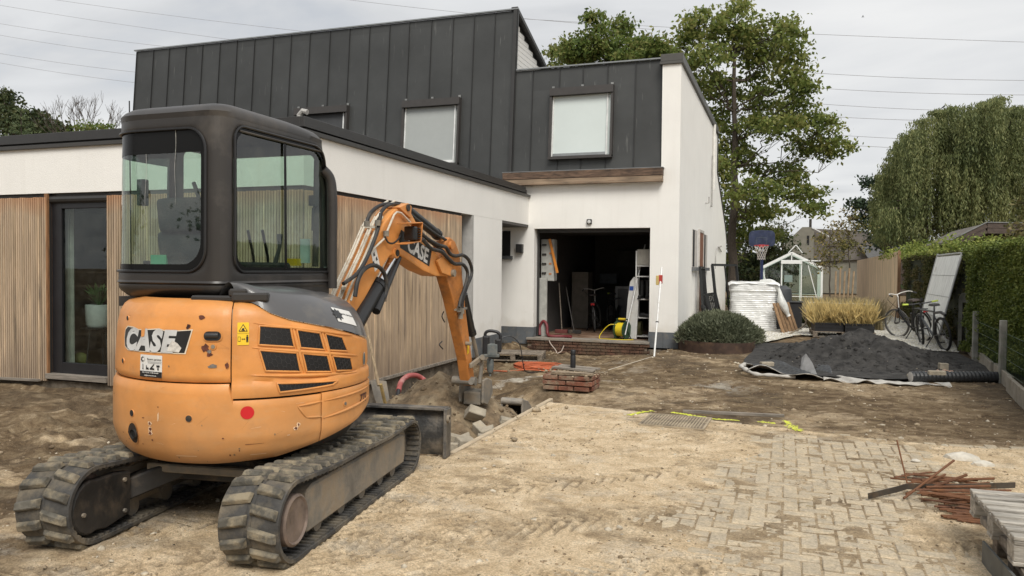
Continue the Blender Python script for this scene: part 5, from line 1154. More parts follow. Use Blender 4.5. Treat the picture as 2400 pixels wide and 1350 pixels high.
on_boom(pm([(-.06, -.11), (.06, -.10), (.06, .10), (-.05, .11)]), 879, 608, R(25), .8, 'boom_label', M_WLBL, .003)
for k, (dx, dy) in enumerate(((-3, -12), (3, -2), (-4, 8), (3, 14))): on_boom(pm([(-.018, -.012), (.02, -.015), (.008, .0), (.016, .018), (-.012, .014)]), 879+dx, 608+dy, R(25), .9, 'label_mark', M_BLK, .0045)
# stick
stick = [(1043, 600), (1046, 566), (1056, 556), (1068, 566), (1077, 590), (1084, 640), (1092, 720), (1102, 800), (1110, 860), (1114, 893), (1110, 905), (1102, 898), (1095, 845), (1078, 768), (1062, 700), (1052, 665), (1042, 630)]
plate(stick, XR-.118, XR-.004, 'stick', M_ORD, .012)
pin(1056, 575, .04, XL_-.01, XR+.02, m=M_ORD); pin(1105, 893, .045, XL_-.05, XR+.05, m=M_STEEL); pin(1092, 805, .02, XR, XR+.06, m=M_STEEL)
def W3(px, py, X): return tuple(float(v) for v in onx(px, py, X))
def cylpart(a, c, X, r0, r1, f, names=('cylinder_barrel', 'cylinder_rod')):
    p0 = Vector(W3(*a, X)); p1 = Vector(W3(*c, X)); m_ = p0.lerp(p1, f); b = B(); b.cyl(p0, m_, r0, n=18); b.cyl(p0.lerp(p1, f-.03), m_+(p1-p0).normalized()*.012, r0*1.12, n=18); b.build(names[0], M_BLK, smooth=True, **E_)
    b = B(); b.cyl(m_, p1, r1, n=12); b.build(names[1], M_CHROME, smooth=True, **E_)
Xm = (XR+XL_)/2
def c3(px, py): return tuple(float(v) for v in onx(px, py, Xm))
# lift cylinder under the boom, arm cylinder over it, bucket cylinder behind the stick
p0 = Vector(W3(818, 790, XR+.03)); p1 = Vector(W3(926, 594, XR-.05)); m_ = p0.lerp(p1, .60)
b = B(); b.cyl(p0, m_, .062, n=22); b.cyl(p0.lerp(p1, .56), p0.lerp(p1, .61), .068, n=22); b.build('lift_cylinder', M_BLK, smooth=True, **E_); b = B(); b.cyl(m_, p1, .032, n=14); b.build('lift_rod', M_CHROME, smooth=True, **E_)
b = B(); b.cyl(p0.lerp(p1, .35)+Vector((.05, .06, -.05)), p1+Vector((0, .05, -.03)), .035, n=10); b.build('rod_guard', M_BLK, smooth=True, **E_)
p0 = Vector(W3(953, 492, Xm)); p1 = Vector(W3(1052, 572, Xm)); b = B(); b.cyl(p0, p0.lerp(p1, .70), .048, n=18); b.cyl(p0.lerp(p1, .66), p0.lerp(p1, .71), .054, n=18); b.build('arm_cylinder', M_BLK, smooth=True, **E_); b = B(); b.cyl(p0.lerp(p1, .70), p1, .026, n=12); b.build('arm_rod', M_CHROME, smooth=True, **E_)
p0 = Vector(W3(1082, 690, Xm))+Vector((0, .05, 0)); p1 = Vector(W3(1120, 855, Xm))+Vector((0, .03, 0)); b = B(); b.cyl(p0, p0.lerp(p1, .55), .042, n=18); b.cyl(p0.lerp(p1, .51), p0.lerp(p1, .56), .048, n=18); b.build('bucket_cylinder', M_BLK, smooth=True, **E_); b = B(); b.cyl(p0.lerp(p1, .55), p1, .022, n=12); b.build('bucket_rod', M_STEEL, smooth=True, **E_)
# linkage
for X in (XR+.035, XL_-.035):
    b = B(); b.bar(W3(1102, 858, X), W3(1131, 836, X), .03, .055); b.build('link_arm', M_STEEL, bevel=.008, **E_)
    b = B(); b.bar(W3(1131, 838, X), W3(1124, 900, X), .03, .05); b.build('link_bar', M_STEEL, bevel=.008, **E_)
b = B(); b.cyl(W3(1131, 838, XR+.08), W3(1131, 838, XL_-.08), .028, n=12); b.build('pivot_pin', M_STEEL, smooth=True, **E_)
b = B(); b.cyl(W3(1104, 895, XR+.09), W3(1104, 895, XL_-.09), .03, n=12); b.build('pivot_pin', M_STEEL, smooth=True, **E_)
# bucket: wide ditching bucket lying open towards the machine
yb, zb = onx(1110, 898, Xm)[1:]
bk_m = mat('bucket_steel', (.34, .315, .28), .6, .4, var=.35, vscale=5, bump=.5, dirt=(.33, .28, .21), dirt_amt=.8, dscale=5, dirt_lo=.45)
for X in (XR+.05, XL_-.05):
    b = B(); b.prism([(yb-.07, zb+.05), (yb+.05, zb+.06), (yb+.19, zb+.02), (yb+.22, zb-.14), (yb+.05, zb-.24), (yb-.08, zb-.20)], X-.014, X+.014, 'x'); b.build('bucket_ear', M_STEEL, bevel=.01, **E_)
Ytb = float(onz(1190, 940, -.10)[1]); xa, xb = float(ony(1225, 940, Ytb)[0]), float(ony(1148, 938, Ytb)[0]); zt_ = float(ony(1190, 940, Ytb)[2])
xa += .0; x_l = Xm-(xa-Xm)
b = B(); b.cyl((x_l, Ytb, zt_), (xa, Ytb, zt_), .045, n=16); b.build('bucket_tube', bk_m, smooth=True, **E_)
shell = [(Ytb, zt_-.03), (Ytb+.20, zt_-.02), (Ytb+.34, zt_-.12), (Ytb+.38, zt_-.26), (Ytb+.28, zt_-.40), (Ytb+.05, zt_-.44)]
b = B(); b.prism(shell+[(p[0]-.0, p[1]-.02) if i > 2 else (p[0], p[1]-.02) for i, p in list(enumerate(shell))[::-1]], x_l, xa, 'x'); b.build('bucket_shell', mat('bucket_inside', (.05, .042, .034), .8, var=.3), **E_)
for X in (x_l, xa): b = B(); b.prism([(Ytb-.03, zt_+.04)]+shell[1:]+[(Ytb-.02, zt_-.42)], X-.012, X+.012, 'x'); b.build('bucket_side', bk_m, bevel=.004, **E_)
b = B(); b.box(((XR+XL_)/2, yb+.08, zb-.16), (.20, .26, .14)); b.build('bucket_mount', M_STEEL, bevel=.01, **E_)
# pipes along the boom
pyz = [W3(px, py, XR-.02)[1:] for px, py in ((806, 712), (826, 662), (856, 596), (880, 538), (896, 508), (915, 488), (935, 474))]
for k in range(5):
    X = XR-.018-k*.034; b = B(); b.tube(spline([(X, y-.012*(k % 2), z+.012*(k % 2)) for y, z in (pyz if k % 2 else pyz[:5])], 4), .0092, 7); b.build('hydraulic_pipe', M_PIPE, smooth=True, **E_)
b = B(); b.tube([W3(px, py, XR+.02) for px, py in ((822, 705), (862, 595), (900, 560), (906, 545), (924, 503), (930, 497), (940, 499), (962, 522), (975, 545))], .009, 7); b.build('hydraulic_pipe', M_PIPE, smooth=True, **E_)
b = B(); b.bar(W3(848, 532, XL_+.0), W3(882, 532, XR+.0), .03, .02); b.build('pipe_clamp', M_PIPE, **E_); b = B(); b.bar(W3(803, 675, XL_), W3(806, 676, XR), .03, .02); b.build('pipe_clamp', M_PIPE, **E_)
b = B(); b.box(W3(905, 548, XR+.015), (.03, .05, .03)); b.build('pipe_clamp', M_STEEL, bevel=.004, **E_)
hoses = [([(858, 525), (868, 500), (890, 482), (915, 478), (935, 482), (952, 490)], Xm-.03, .016), ([(884, 524), (892, 500), (905, 484), (925, 478), (948, 486), (968, 505)], Xm+.03, .016), ([(893, 500), (885, 540), (862, 600), (838, 640), (805, 665)], XR+.03, .015),
 ([(832, 695), (838, 660), (850, 635), (870, 622), (888, 626), (900, 640), (906, 665), (904, 690), (898, 700)], XR+.05, .017), ([(902, 555), (910, 568), (922, 570), (934, 560), (940, 548)], XR+.03, .008),
 ([(985, 545), (1005, 562), (1030, 575), (1045, 580), (1055, 595), (1068, 600), (1085, 598), (1100, 612), (1106, 640), (1095, 670), (1085, 700), (1083, 725)], XR+.03, .018),
 ([(990, 560), (1010, 582), (1035, 590), (1050, 605), (1065, 618), (1085, 620), (1096, 640), (1090, 672), (1080, 700), (1076, 720)], XR+.05, .018), ([(960, 520), (985, 548), (1010, 568), (1040, 590), (1052, 608)], Xm+.06, .015), ([(1038, 818), (1030, 808), (1036, 800)], XL_+.02, .006), ([(1040, 730), (1036, 742), (1042, 755)], XL_, .006), ([(958, 500), (990, 525), (1020, 548), (1045, 562)], XR-.02, .014)]
for pp, X, r_ in hoses: b = B(); b.tube(spline([W3(px, py, X) for px, py in pp], 5), r_, 8); b.build('hydraulic_hose', M_HOSE, smooth=True, **E_)
for px, py in ((1083, 728), (1076, 724), (1080, 740), (900, 700), (905, 547), (860, 524), (885, 522)): b = B(); b.cyl(W3(px, py-6, XR+.03), W3(px, py+7, XR+.03), .024, n=8); b.build('hose_fitting', M_STEEL, **E_)
b = B(); b.bar(W3(1070, 726, XR+.01), W3(1090, 722, XR+.01), .05, .02); b.build('hose_bracket', M_STEEL, **E_)
# work light in its guard
def gp(px, py, X=XR+.10): return W3(px, py, X)
for a, c in (((944, 524), (978, 522)), ((978, 522), (974, 566)), ((974, 566), (938, 572)),):
    b = B(); b.bar(gp(*a), gp(*c), .11, .010, up=(0, 1, 0) if abs(a[1]-c[1]) > 20 else (0, 0, 1)); b.build('light_guard', M_ORD, bevel=.003, **E_)
b = B(); b.box(gp(963, 547), (.10, .07, .12)); b.build('work_light', M_BLK, bevel=.015, seg=2, **E_)
b = B()
for k in range(5): b.box(Vector(gp(972, 547))+Vector((0, 0, -.045+k*.022)), (.10, .05, .006))
b.build('light_fin', M_BLK, **E_)
on_boom(pm([(-.03, -.07), (.03, -.05), (.03, .07), (-.03, .05)]), 1097, 818, 0, .8, 'warning_label', M_YEL, .001)
# ================================================================== things in the yard
M_WOOD = mat('pallet_wood', (.19, .155, .12), .9, var=.35, vscale=3, grain=(8, 1.2, 8), bump=.6, bscale=25, dirt=(.36, .32, .27), dirt_amt=.5, dscale=4, extra=per_object(.2))
M_WOODL = mat('bleached_pallet_wood', (.40, .37, .32), .9, var=.3, vscale=3, grain=(1.2, 8, 8), bump=.6, bscale=25, dirt=(.16, .14, .12), dirt_amt=.7, dscale=4, dirt_lo=.48, extra=per_object(.18))
M_CONC = mat('grey_block', (.38, .335, .26), .92, var=.18, vscale=9, bump=.7, bscale=70, dirt=(.42, .35, .25), dirt_amt=.7, dscale=6, extra=per_object(.15))
M_WHITE = mat('white_paint', (.72, .72, .70), .5, var=.03, dirt=(.5, .45, .38), dirt_amt=.4, dscale=10)
M_BLKP = mat('black_plastic', (.02, .02, .022), .45, var=.1)
def pallet(name_label, loc, rz, L_=1.2, W_=.8, wood=None, tilt=0, group=None, boards=7, gap=None):
    t = thing('pallet', name_label, 'pallet', loc, rz, group); wood = wood or M_WOOD; w_b = .068 if boards > 7 else .092
    for k in range(boards):
        y = -W_/2+w_b/2+(W_-w_b)*k/(boards-1); b = B(); b.box((0, y, .133), (L_, w_b, .020)); b.build('deck_board', wood, t, bevel=.003)
    for x in (-L_/2+.05, 0, L_/2-.05):
        b = B(); b.box((x, 0, .112), (.095, W_, .02)); b.build('stringer', wood, t, bevel=.003)
        for y in (-W_/2+.06, 0, W_/2-.06): b = B(); b.box((x, y, .061), (.095, .11, .08)); b.build('block', wood, t, bevel=.003)
    for y in (-W_/2+.05, 0, W_/2-.05): b = B(); b.box((0, y, .010), (L_, .095, .02)); b.build('bottom_board', wood, t, bevel=.003)
    return t
# --- brick pillar stub with board, planks, thermos
px0, px1, py0 = -3.165, -2.48, 10.27
bp_ = thing('brick_pier', 'low broken stub of red brick masonry standing in the dug earth', 'brick pier', (-2.82, 10.55, -.13))
for r_ in range(3):
    z = .035+r_*.072; off_ = .11 if r_ % 2 else 0
    x = -.345+.105-off_
    while x < .33:
        o = link('brick', bkm, None, bp_); o.location = (min(max(x, -.245), .245)+rnd.uniform(-.004, .004), -.235+rnd.uniform(-.006, .006), z); x += .222
    for k in range(2):
        for sx in (-.30, .30): o = link('brick', bkm, None, bp_); o.location = (sx, -.07+k*.225+(0 if r_ % 2 else -.04), z); o.rotation_euler = (0, 0, R(90)+rnd.uniform(-.03, .03))
b = B(); b.box((0, .02, .10), (.60, .48, .205)); b.box((.05, -.20, .235), (.58, .14, .05)); b.build('mortar', mat('crumbly_mortar', (.30, .235, .165), .97, var=.35, bump=1.5, bscale=30), bp_, jit=.012)
V = np.array([(-2.82+rnd.gauss(0, .2), 10.55+rnd.gauss(-.02, .13), .09+rnd.uniform(0, .03)) for _ in range(220)]); scatter_lumps('mortar_crumbs', V-np.array([-2.82, 10.55, -.13]), np.array([rnd.uniform(.006, .026) for _ in V]), mat('crumbs_pale', (.36, .29, .20), .97, var=.3), bp_, seed=9)
b = B(); b.box((0, 0, 0), (.62, .15, .028)); b.box((.02, .17, .005), (.60, .12, .028)); o = b.build('loose_boards', M_GREYWOOD, bevel=.004, jit=.003); o.location = (-2.82, 10.62, .135); o.rotation_euler = (0, R(1.5), R(-6)); setp(o, 'weathered boards laid across the top of the brick pier', 'board')
b = B(); b.lathe([(0, 0), (.036, 0), (.038, .01), (.038, .165), (.034, .175), (.034, .18), (.036, .185), (.036, .24), (.030, .25), (0, .25)], (0, 0, 0), 20); o = b.build('thermos_flask', M_BLKP, smooth=True); o.location = (-2.83, 10.62, .153); setp(o, 'black thermos flask standing on the boards of the brick pier', 'flask')
# --- demolition hammer
hm = thing('demolition_hammer', 'black and grey demolition hammer standing upright on its chisel beside the plinth', 'power tool', (-4.52, 11.75, gz(-4.52, 11.75)-.02), R(15))
M_TG = mat('tool_grey', (.12, .135, .135), .6, var=.15, dirt=(.25, .21, .16), dirt_amt=.5, dscale=12)
b = B(); b.tube([(0, 0, 0), (0, 0, .10)], .018, 8); b.tube([(0, 0, .08), (0, 0, .13), (0, 0, .2), (0, 0, .30)], [.04, .055, .06, .055], 14); b.build('chisel_holder', M_TG, hm, smooth=True)
b = B(); b.box((.02, 0, .36), (.26, .13, .06)); b.box((.04, 0, .45), (.17, .14, .20)); b.build('motor_body', M_TG, hm, bevel=.02, seg=2)
b = B(); b.box((-.07, 0, .53), (.11, .13, .30)); b.box((.13, 0, .52), (.10, .12, .22)); b.build('housing', M_BLKP, hm, bevel=.025, seg=2)
b = B(); b.tube(spline([(-.09, 0, .64), (-.08, 0, .72), (-.02, 0, .755), (.09, 0, .745), (.155, 0, .70), (.16, 0, .60)], 5), .026, 10); b.build('handle', M_BLKP, hm, smooth=True)
b = B(); b.tube([(.0, -.16, .31), (0, .16, .31)], .018, 8); b.build('side_handle', M_BLKP, hm, smooth=True)
b = B(); b.tube(spline([(-4.36, 11.79, .42), (-4.22, 11.9, .44), (-4.10, 12.0, .3), (-4.06, 12.05, 0), (-4.03, 12.15, -.16), (-3.9, 12.5, -.19), (-3.95, 12.9, -.19)], 8), .008, 6); o = b.build('hammer_cable', M_BLKP, smooth=True); setp(o, 'black cable looping down from the demolition hammer to the ground', 'cable')
# --- small pallet by the niche
pallet('small weathered pallet lying in the dirt in front of the niche plinth', (-5.0, 14.35, gz(-5.0, 14.35)+.02), R(12), 1.15, .75)
# --- coils of orange cable
def coil(name, label, cat, c, r0, r1, n, rad, m, seed, zf, tail=None):
    q = random.Random(seed); P_ = []
    for k in range(n*16):
        a = k*2*math.pi/16; rr_ = r0+(r1-r0)*q.random()*.25+ (r1-r0)*abs(math.sin(k*.061+seed)); P_.append((c[0]+rr_*math.cos(a)*1.15+.03*math.sin(k*.3), c[1]+rr_*math.sin(a)*.9+.05*math.sin(k*.11), zf+rad+.012*(k/16)*.6+q.uniform(0, .012)))
    if tail: P_ += tail
    b = B(); b.tube(P_, rad, 6); o = b.build(name, m, smooth=True); setp(o, label, cat); return o
coil('cable_coil', 'loose coil of orange cable lying on the rubble left of the brick pier', 'cable', (-4.02, 12.75), .12, .36, 9, .011, mat('orange_cable', (.50, .13, .055), .5, var=.1), 3, -.19, [(-4.4, 12.3, -.19), (-4.7, 12.2, -.18), (-4.9, 12.5, -.2)])
# --- red drain hose out of the ground
M_PINK = mat('faded_red_hose', (.36, .09, .085), .6, var=.2, vscale=6, bump=.3, dirt=(.62, .42, .38), dirt_amt=.7, dscale=5)
def aty(px, py, Y): return [float(v) for v in ony(px, py, Y)]
b = B(); b.tube(spline([aty(892, 990, 8.0), aty(895, 976, 8.1), aty(905, 966, 8.2), aty(925, 956, 8.35), aty(930, 936, 8.5)], 8), .034, 12)
b.tube(spline([aty(934, 916, 8.6), aty(940, 896, 8.8), aty(955, 882, 9.0), aty(975, 880, 9.2), aty(993, 890, 9.3), aty(1004, 906, 9.1), aty(1000, 920, 8.9), aty(980, 924, 8.8), aty(952, 932, 8.7)], 8), .034, 12)
o = b.build('drain_hose', M_PINK, smooth=True); setp(o, 'faded red flexible drain hose looping out of the dug earth behind the blade', 'hose')
b = B(); b.tube(spline([aty(930, 936, 8.5), aty(932, 926, 8.55), aty(934, 914, 8.6)], 4), .026, 8); b.tube(spline([aty(905, 945, 8.5), aty(930, 932, 8.5), aty(950, 930, 8.5), aty(962, 908, 8.5)], 5), .012, 6); b.tube(spline([aty(900, 940, 8.6), aty(935, 936, 8.5), aty(952, 926, 8.5)], 5), .010, 6); o = b.build('black_cables', M_BLKP, smooth=True); setp(o, 'black cables sticking out at the joint of the red drain hose', 'cable')
# --- shovel leaning on the cladding
sh = thing('spade', 'muddy spade standing in the trench and leaning against the wood cladding', 'spade', (0, 0, 0))
def W_on(px, py, X): return Vector([float(v) for v in onx(px, py, X)])
A = W_on(900, 960, -4.45); C_ = W_on(866, 800, -4.75); Dv = (C_-A).normalized()
b = B(); b.tube([A+Dv*.30, C_+Dv*.30], .019, 8); b.build('handle', mat('handle_wood', (.32, .24, .15), .8, var=.3, grain=(8, 8, 1)), sh, smooth=True)
b = B(); rgt = Vector((.95, .3, 0)).normalized(); f_ = Dv.cross(rgt).normalized()
pts = []
for j in range(7):
    t_ = j/6
    for i in range(5):
        s_ = (i/4-.5)*2; w_ = .095*(1-.35*(1-t_)**3); pts.append(A+Dv*(t_*.36)+rgt*s_*w_+f_*(.03*s_*s_+.04*(t_-.5)**2))
b.add(pts, [(j*5+i, j*5+i+1, (j+1)*5+i+1, (j+1)*5+i) for j in range(6) for i in range(4)]); b.build('blade', M_STEEL, sh, smooth=True)
b = B(); b.bar(W_on(892, 900, -4.2)-Vector((0, 0, 0)), W_on(912, 985, -4.2), .03, .03); o = b.build('wooden_stake', mat('stake_yellow', (.42, .30, .12), .85, var=.3), bevel=.004); setp(o, 'thin yellowish wooden stake stuck in the earth beside the spade', 'stake')
# --- broken pavers and blocks at the foot of the mound
blk = [((1074, 946), -3.10, (.22, .11, .20), (R(55), R(20), R(35)), 'pale paver standing on its edge at the top of the rubble by the blade'),
 ((1052, 1003), None, (.20, .20, .08), (R(30), R(-20), R(20)), None), ((1085, 985), None, (.24, .13, .13), (R(20), R(25), R(-30)), None), ((1112, 998), None, (.14, .13, .24), (R(10), R(-18), R(10)), None),
 ((1000, 985), None, (.20, .16, .08), (R(25), R(30), R(-15)), None), ((1055, 1012), None, (.14, .14, .22), (0, R(12), R(20)), None), ((1148, 1002), None, (.20, .12, .07), (R(4), R(14), R(25)), None), ((1070, 1030), None, (.20, .16, .09), (R(10), R(8), R(50)), None), ((1100, 1030), None, (.18, .10, .10), (R(5), R(15), R(70)), None), ((1035, 1040), None, (.20, .10, .08), (0, 0, R(15)), None)]
bl_pos = [(-3.06, 7.52, .02), (-3.04, 7.15, -.20), (-2.93, 7.38, -.12), (-2.80, 7.30, -.16), (-3.42, 7.25, -.12), (-3.0, 6.85, -.16), (-2.68, 7.50, -.03), (-2.84, 6.75, -.10), (-2.72, 6.95, -.10), (-2.88, 6.45, -.08)]
lab = ['pale concrete paver tipped up on edge, topmost of the rubble beside the blade', 'grey concrete block half buried at the left foot of the mound', 'long grey concrete block lying slanted in the middle of the rubble', 'grey block standing upright at the right of the rubble heap', 'beige half paver lying farthest left on the mound slope', 'rough upright grey block right behind the blade end', 'pale paver lying flat at the driveway edge right of the mound', 'chipped lump of pale concrete at the front of the rubble', 'small grey paver wedged against the driveway edge', 'flat paver piece lying next to the end of the blade']
for (q, pos, lb_) in zip(blk, bl_pos, lab):
    b = B(); b.box((0, 0, 0), [v*.84 for v in q[2]]); o = b.build('concrete_block', M_CONC, bevel=.007, jit=.006); o.location = pos; o.rotation_euler = q[3]; setp(o, lb_, 'block', 'blocks and pavers tumbled at the foot of the mound')
# --- manhole cover, yellow paint, board at the driveway edge
mc = thing('manhole_cover', 'rusty ribbed rectangular manhole cover set in the sandy paving', 'manhole cover', (-1.03, 7.93, .012), R(-2))
b = B(); b.box((0, 0, 0), (.60, .60, .012)); b.build('plate', mat('cover_iron', (.20, .16, .115), .85, .1, var=.3, dirt=(.42, .34, .22), dirt_amt=.8, dscale=7), mc)
for k in range(19): b = B(); b.box((-.27+k*.03, 0, .009), (.014, .55, .008)); b.build('rib', mat('cover_rib', (.33, .27, .19), .85, var=.3, dirt=(.45, .37, .25), dirt_amt=.7, dscale=9), mc)
b = B()
for sx, sy_, w_, h_ in ((0, -.31, .64, .02), (0, .31, .64, .02), (-.31, 0, .02, .60), (.31, 0, .02, .60)): b.box((sx, sy_, .004), (w_, h_, .014))
b.build('frame', mat('cover_rib', (.33, .27, .19)), mc)
M_SPRAY = mat('yellow_spray', (.66, .70, .06), .7, var=.15, vscale=20)
def spray(seg, label, sd):
    V = []; F = []; q = random.Random(sd); x0, y0, x1, y1, w = seg; n_ = max(6, int(math.hypot(x1-x0, y1-y0)/.010))
    for k in range(n_):
        t_ = k/n_; x, y = x0+(x1-x0)*t_, y0+(y1-y0)*t_
        if math.sin(k*.35+sd)+math.sin(k*.13) < -1.3: continue
        for _ in range(4):
            cx_, cy_ = x+q.gauss(0, w*.28), y+q.gauss(0, w*.28); s_ = q.uniform(.005, .014); i = len(V)
            for j in range(6): r_ = q.uniform(.6, 1.4); V.append((cx_+s_*r_*math.cos(j*1.047), cy_+s_*r_*math.sin(j*1.047)))
            F.append(tuple(range(i, i+6)))
    A_ = np.array(V); z = np.maximum(ground_z(A_[:, 0], A_[:, 1]), .0035)+.005+np.repeat(np.arange(len(F)), 6)*.00004
    me = bpy.data.meshes.new('spray_mark'); me.from_pydata([(a_, b_, float(c_)) for (a_, b_), c_ in zip(V, z)], [], F); o = link('spray_mark', me, M_SPRAY); setp(o, label, 'paint mark', 'yellow spray marks along the driveway edge'); o['kind'] = 'stuff' if False else 'paint'; del o['kind']; return o
def gl(px, py): p = onz(px, py, 0); return float(p[0]), float(p[1])
for k, (a, c, w, lb_) in enumerate((((1478, 976), (1528, 965), .05, 'leftmost yellow spray stroke, bending at the corner of the manhole cover'), ((1575, 968), (1655, 981), .05, 'yellow spray stroke along the back edge of the manhole cover'), ((1660, 983), (1730, 988), .04, 'broken yellow spray stroke right of the manhole cover'), ((1785, 991), (1818, 994), .07, 'short yellow spray blotch in the middle of the right half of the line'), ((1840, 988), (1850, 996), .05, 'small yellow spray patch where the line turns towards the camera'), ((1848, 998), (1882, 1017), .10, 'broadest yellow spray stroke at the right end, slanting towards the camera'))): spray((*gl(*a), *gl(*c), w), lb_, k)
b = B(); p0 = Vector((*gl(1600, 968), .02)); p1 = Vector((*gl(1838, 979), .02)); b.bar(p0, p1, .045, .03); o = b.build('timber_batten', M_GREYWOOD, bevel=.003); setp(o, 'thin grey timber batten lying along the driveway edge beyond the yellow paint', 'batten')
# --- white staff with laser receiver
st = thing('levelling_staff', 'white levelling staff with red laser receiver leaning beside the garage opening', 'measuring staff', (-2.351, 14.8, gz(-2.351, 14.8)))
off = Vector((-2.351, 14.8, gz(-2.351, 14.8))); top = Vector((-2.225, 16.6, 1.73)); 
top = Vector([float(v) for v in ony(1551, 628, 16.5)]); b = B(); b.cyl((0, 0, 0), (top-off)*.6, .018, n=10); b.cyl((top-off)*.58, top-off, .022, n=10); b.build('pole', M_WHITE, st, smooth=True)
mdp = (top-off)*.86; b = B(); b.box(mdp+Vector((.0, -.03, 0)), (.08, .07, .18)); b.build('clamp', mat('clamp_red', (.42, .05, .04), .5), st, bevel=.008); b = B(); b.box(mdp+Vector((-.06, -.05, -.02)), (.06, .06, .20)); b.build('receiver', mat('receiver_yellow', (.55, .42, .16), .5), st, bevel=.008)
b = B(); b.box((top-off)*.37, (.05, .05, .03)); b.build('stop_ring', M_BLKP, st)
# --- chalk string line
b = B(); b.bar((-2.351, 14.75, -.095), (-2.75, 12.6, -.115), .012, .006); o = b.build('string_line', mat('pale_string', (.6, .55, .46), .9)); setp(o, 'pale string line on the ground running from the foot of the staff', 'string')
# --- garage contents
gf = -.03
sf = thing('shelf_rack', 'white metal shelf rack just inside the right of the garage opening', 'shelf', (-3.02, 17.75, gf))
for z in (.08, .78, 1.08, 1.55, 1.80, 2.1) if False else (.06, .48, .90, 1.42, 1.66): b = B(); b.box((0, 0, z), (.42, .36, .025)); b.build('shelf_board', M_WHITE, sf, bevel=.003)
for sx in (-.20, .20):
    for sy_ in (-.17, .17): b = B(); b.box((sx, sy_, 1.0), (.03, .03, 2.0)); b.build('upright', M_WHITE, sf)
b = B(); b.box((-.02, -.15, 1.86), (.34, .03, .36)); b.build('crate_front', mat('clear_crate', (.40, .38, .33), .5, var=.2), sf, bevel=.01)
for k, (x, lb_) in enumerate(((-3.12, 'left of the pair of tall black rubber boots on the garage shelf'), (-2.98, 'right of the pair of tall black rubber boots on the garage shelf'))):
    t = thing('rubber_boot', lb_, 'boot', (x, 17.70, gf+.915), R(-10+15*k), 'rubber boots on the shelf rack')
    b = B(); b.tube([(0, .03, .0), (0, .03, .10), (0, .04, .25), (.0, .04, .42)], [.045, .05, .052, .062], 12); b.tube([(0, .04, .045), (0, -.06, .045), (0, -.13, .04), (0, -.16, .035)], [.045, .045, .045, .02], 10); b.build('shaft', mat('boot_black', (.02, .021, .02), .5), t, smooth=True)
    b = B(); b.box((0, -.05, .005), (.085, .25, .025)); b.build('sole', M_BLKP, t, bevel=.008)
t = thing('sports_shoe', 'dark lace-up shoe standing on the lower shelf of the rack', 'shoe', (-3.03, 17.62, gf+.495), R(70)); b = B(); b.tube([(0, .10, .05), (0, .04, .06), (0, -.06, .045), (0, -.13, .035), (0, -.16, .03)], [.045, .05, .045, .042, .02], 10); b.build('upper', M_BLKP, t, smooth=True); b = B(); b.box((0, -.03, .01), (.09, .28, .022)); b.build('sole', M_DK, t, bevel=.008)
b = B(); b.prism([(-.16, 0), (.16, 0), (.14, .9), (.08, 1.35), (-.02, 1.42), (-.12, 1.3), (-.15, .9)], -.02, .02, 'y'); o = b.build('white_board_panel', M_WHITE, bevel=.008); o.location = (-3.33, 17.55, gf); o.rotation_euler = (R(-6), 0, R(-25)); setp(o, 'tall white board leaning left of the shelf rack', 'board')
b = B(); b.box((0, 0, 0), (.11, .045, .10)); o = b.build('blue_band', mat('blue_band', (.03, .09, .38), .5), o); o.location = (-.06, -.0, 1.15)
rl = thing('cable_reel', 'yellow cable wound on a green reel standing on the garage floor', 'cable reel', (-3.50, 17.42, gf), R(-20))
M_GRN = mat('reel_green', (.03, .07, .035), .5); M_YC = mat('yellow_cable', (.72, .55, .02), .5, var=.12, vscale=60, grain=(8, 1, 1))
b = B(); b.lathe([(.05, -.10), (.145, -.10)] + [(.155+.006*(k % 2), -.10+k*.02) for k in range(11)] + [(.05, .10)], (0, 0, .21), 26, 'y') if False else b.lathe([(.05, -.10)]+[(.152+.006*(k % 2), -.10+k*.02) for k in range(11)]+[(.05, .10)], (0, 0, .21), 26, 'x'); b.build('wound_cable', M_YC, rl, smooth=True)
for sx in (-.115, .115): b = B(); b.lathe([(.03, sx-.006), (.20, sx-.006), (.20, sx+.006), (.03, sx+.006)], (0, 0, .21), 26, 'x'); b.build('reel_flange', M_GRN, rl, smooth=True)
b = B()
for sx in (-.14, .14): b.tube([(sx, -.16, .0), (sx, -.10, .02), (sx, 0, .21), (sx, 0, .45)], .012, 6); b.tube([(sx, .16, .0), (sx, 0, .21)], .012, 6)
b.tube([(-.14, 0, .45), (.14, 0, .45)], .016, 6); b.build('reel_stand', M_GRN, rl, smooth=True); b = B(); b.tube([(-.09, 0, .45), (.09, 0, .45)], .024, 8); b.build('handle', mat('grip_yellow', (.7, .5, .03), .5), rl)
b = B(); b.tube(spline([(-3.62, 17.35, .3), (-3.78, 17.3, .28), (-3.95, 17.3, .10), (-3.98, 17.25, -.02), (-3.8, 17.15, -.022), (-3.5, 17.1, -.02), (-3.3, 17.12, -.02), (-3.2, 17.2, -.02)], 8), .010, 6); o = b.build('loose_cable', M_YC, smooth=True); setp(o, 'loose end of yellow cable lying on the garage floor before the reel', 'cable')
r2 = thing('hose_reel', 'dark hose coiled on a stand behind the yellow cable reel', 'hose reel', (-3.22, 17.75, gf)); b = B()
for k in range(7): b.lathe([(.17+.02*math.cos(a), -.09+.03*k+.02*math.sin(a)) for a in np.linspace(0, 6.28, 7)], (0, 0, .22), 22, 'x')
b.build('coiled_hose', mat('olive_hose', (.08, .075, .03), .5), r2, smooth=True)
b = B(); p0 = Vector([float(v) for v in ony(1465, 785, 17.15)]); p1 = Vector([float(v) for v in ony(1512, 573, 17.9)]); b.cyl(p0, p1, .016, n=8); o = b.build('metal_pole', mat('pole_alu', (.50, .50, .49), .4, .6), smooth=True); setp(o, 'long aluminium pole leaning diagonally across the garage opening', 'pole')
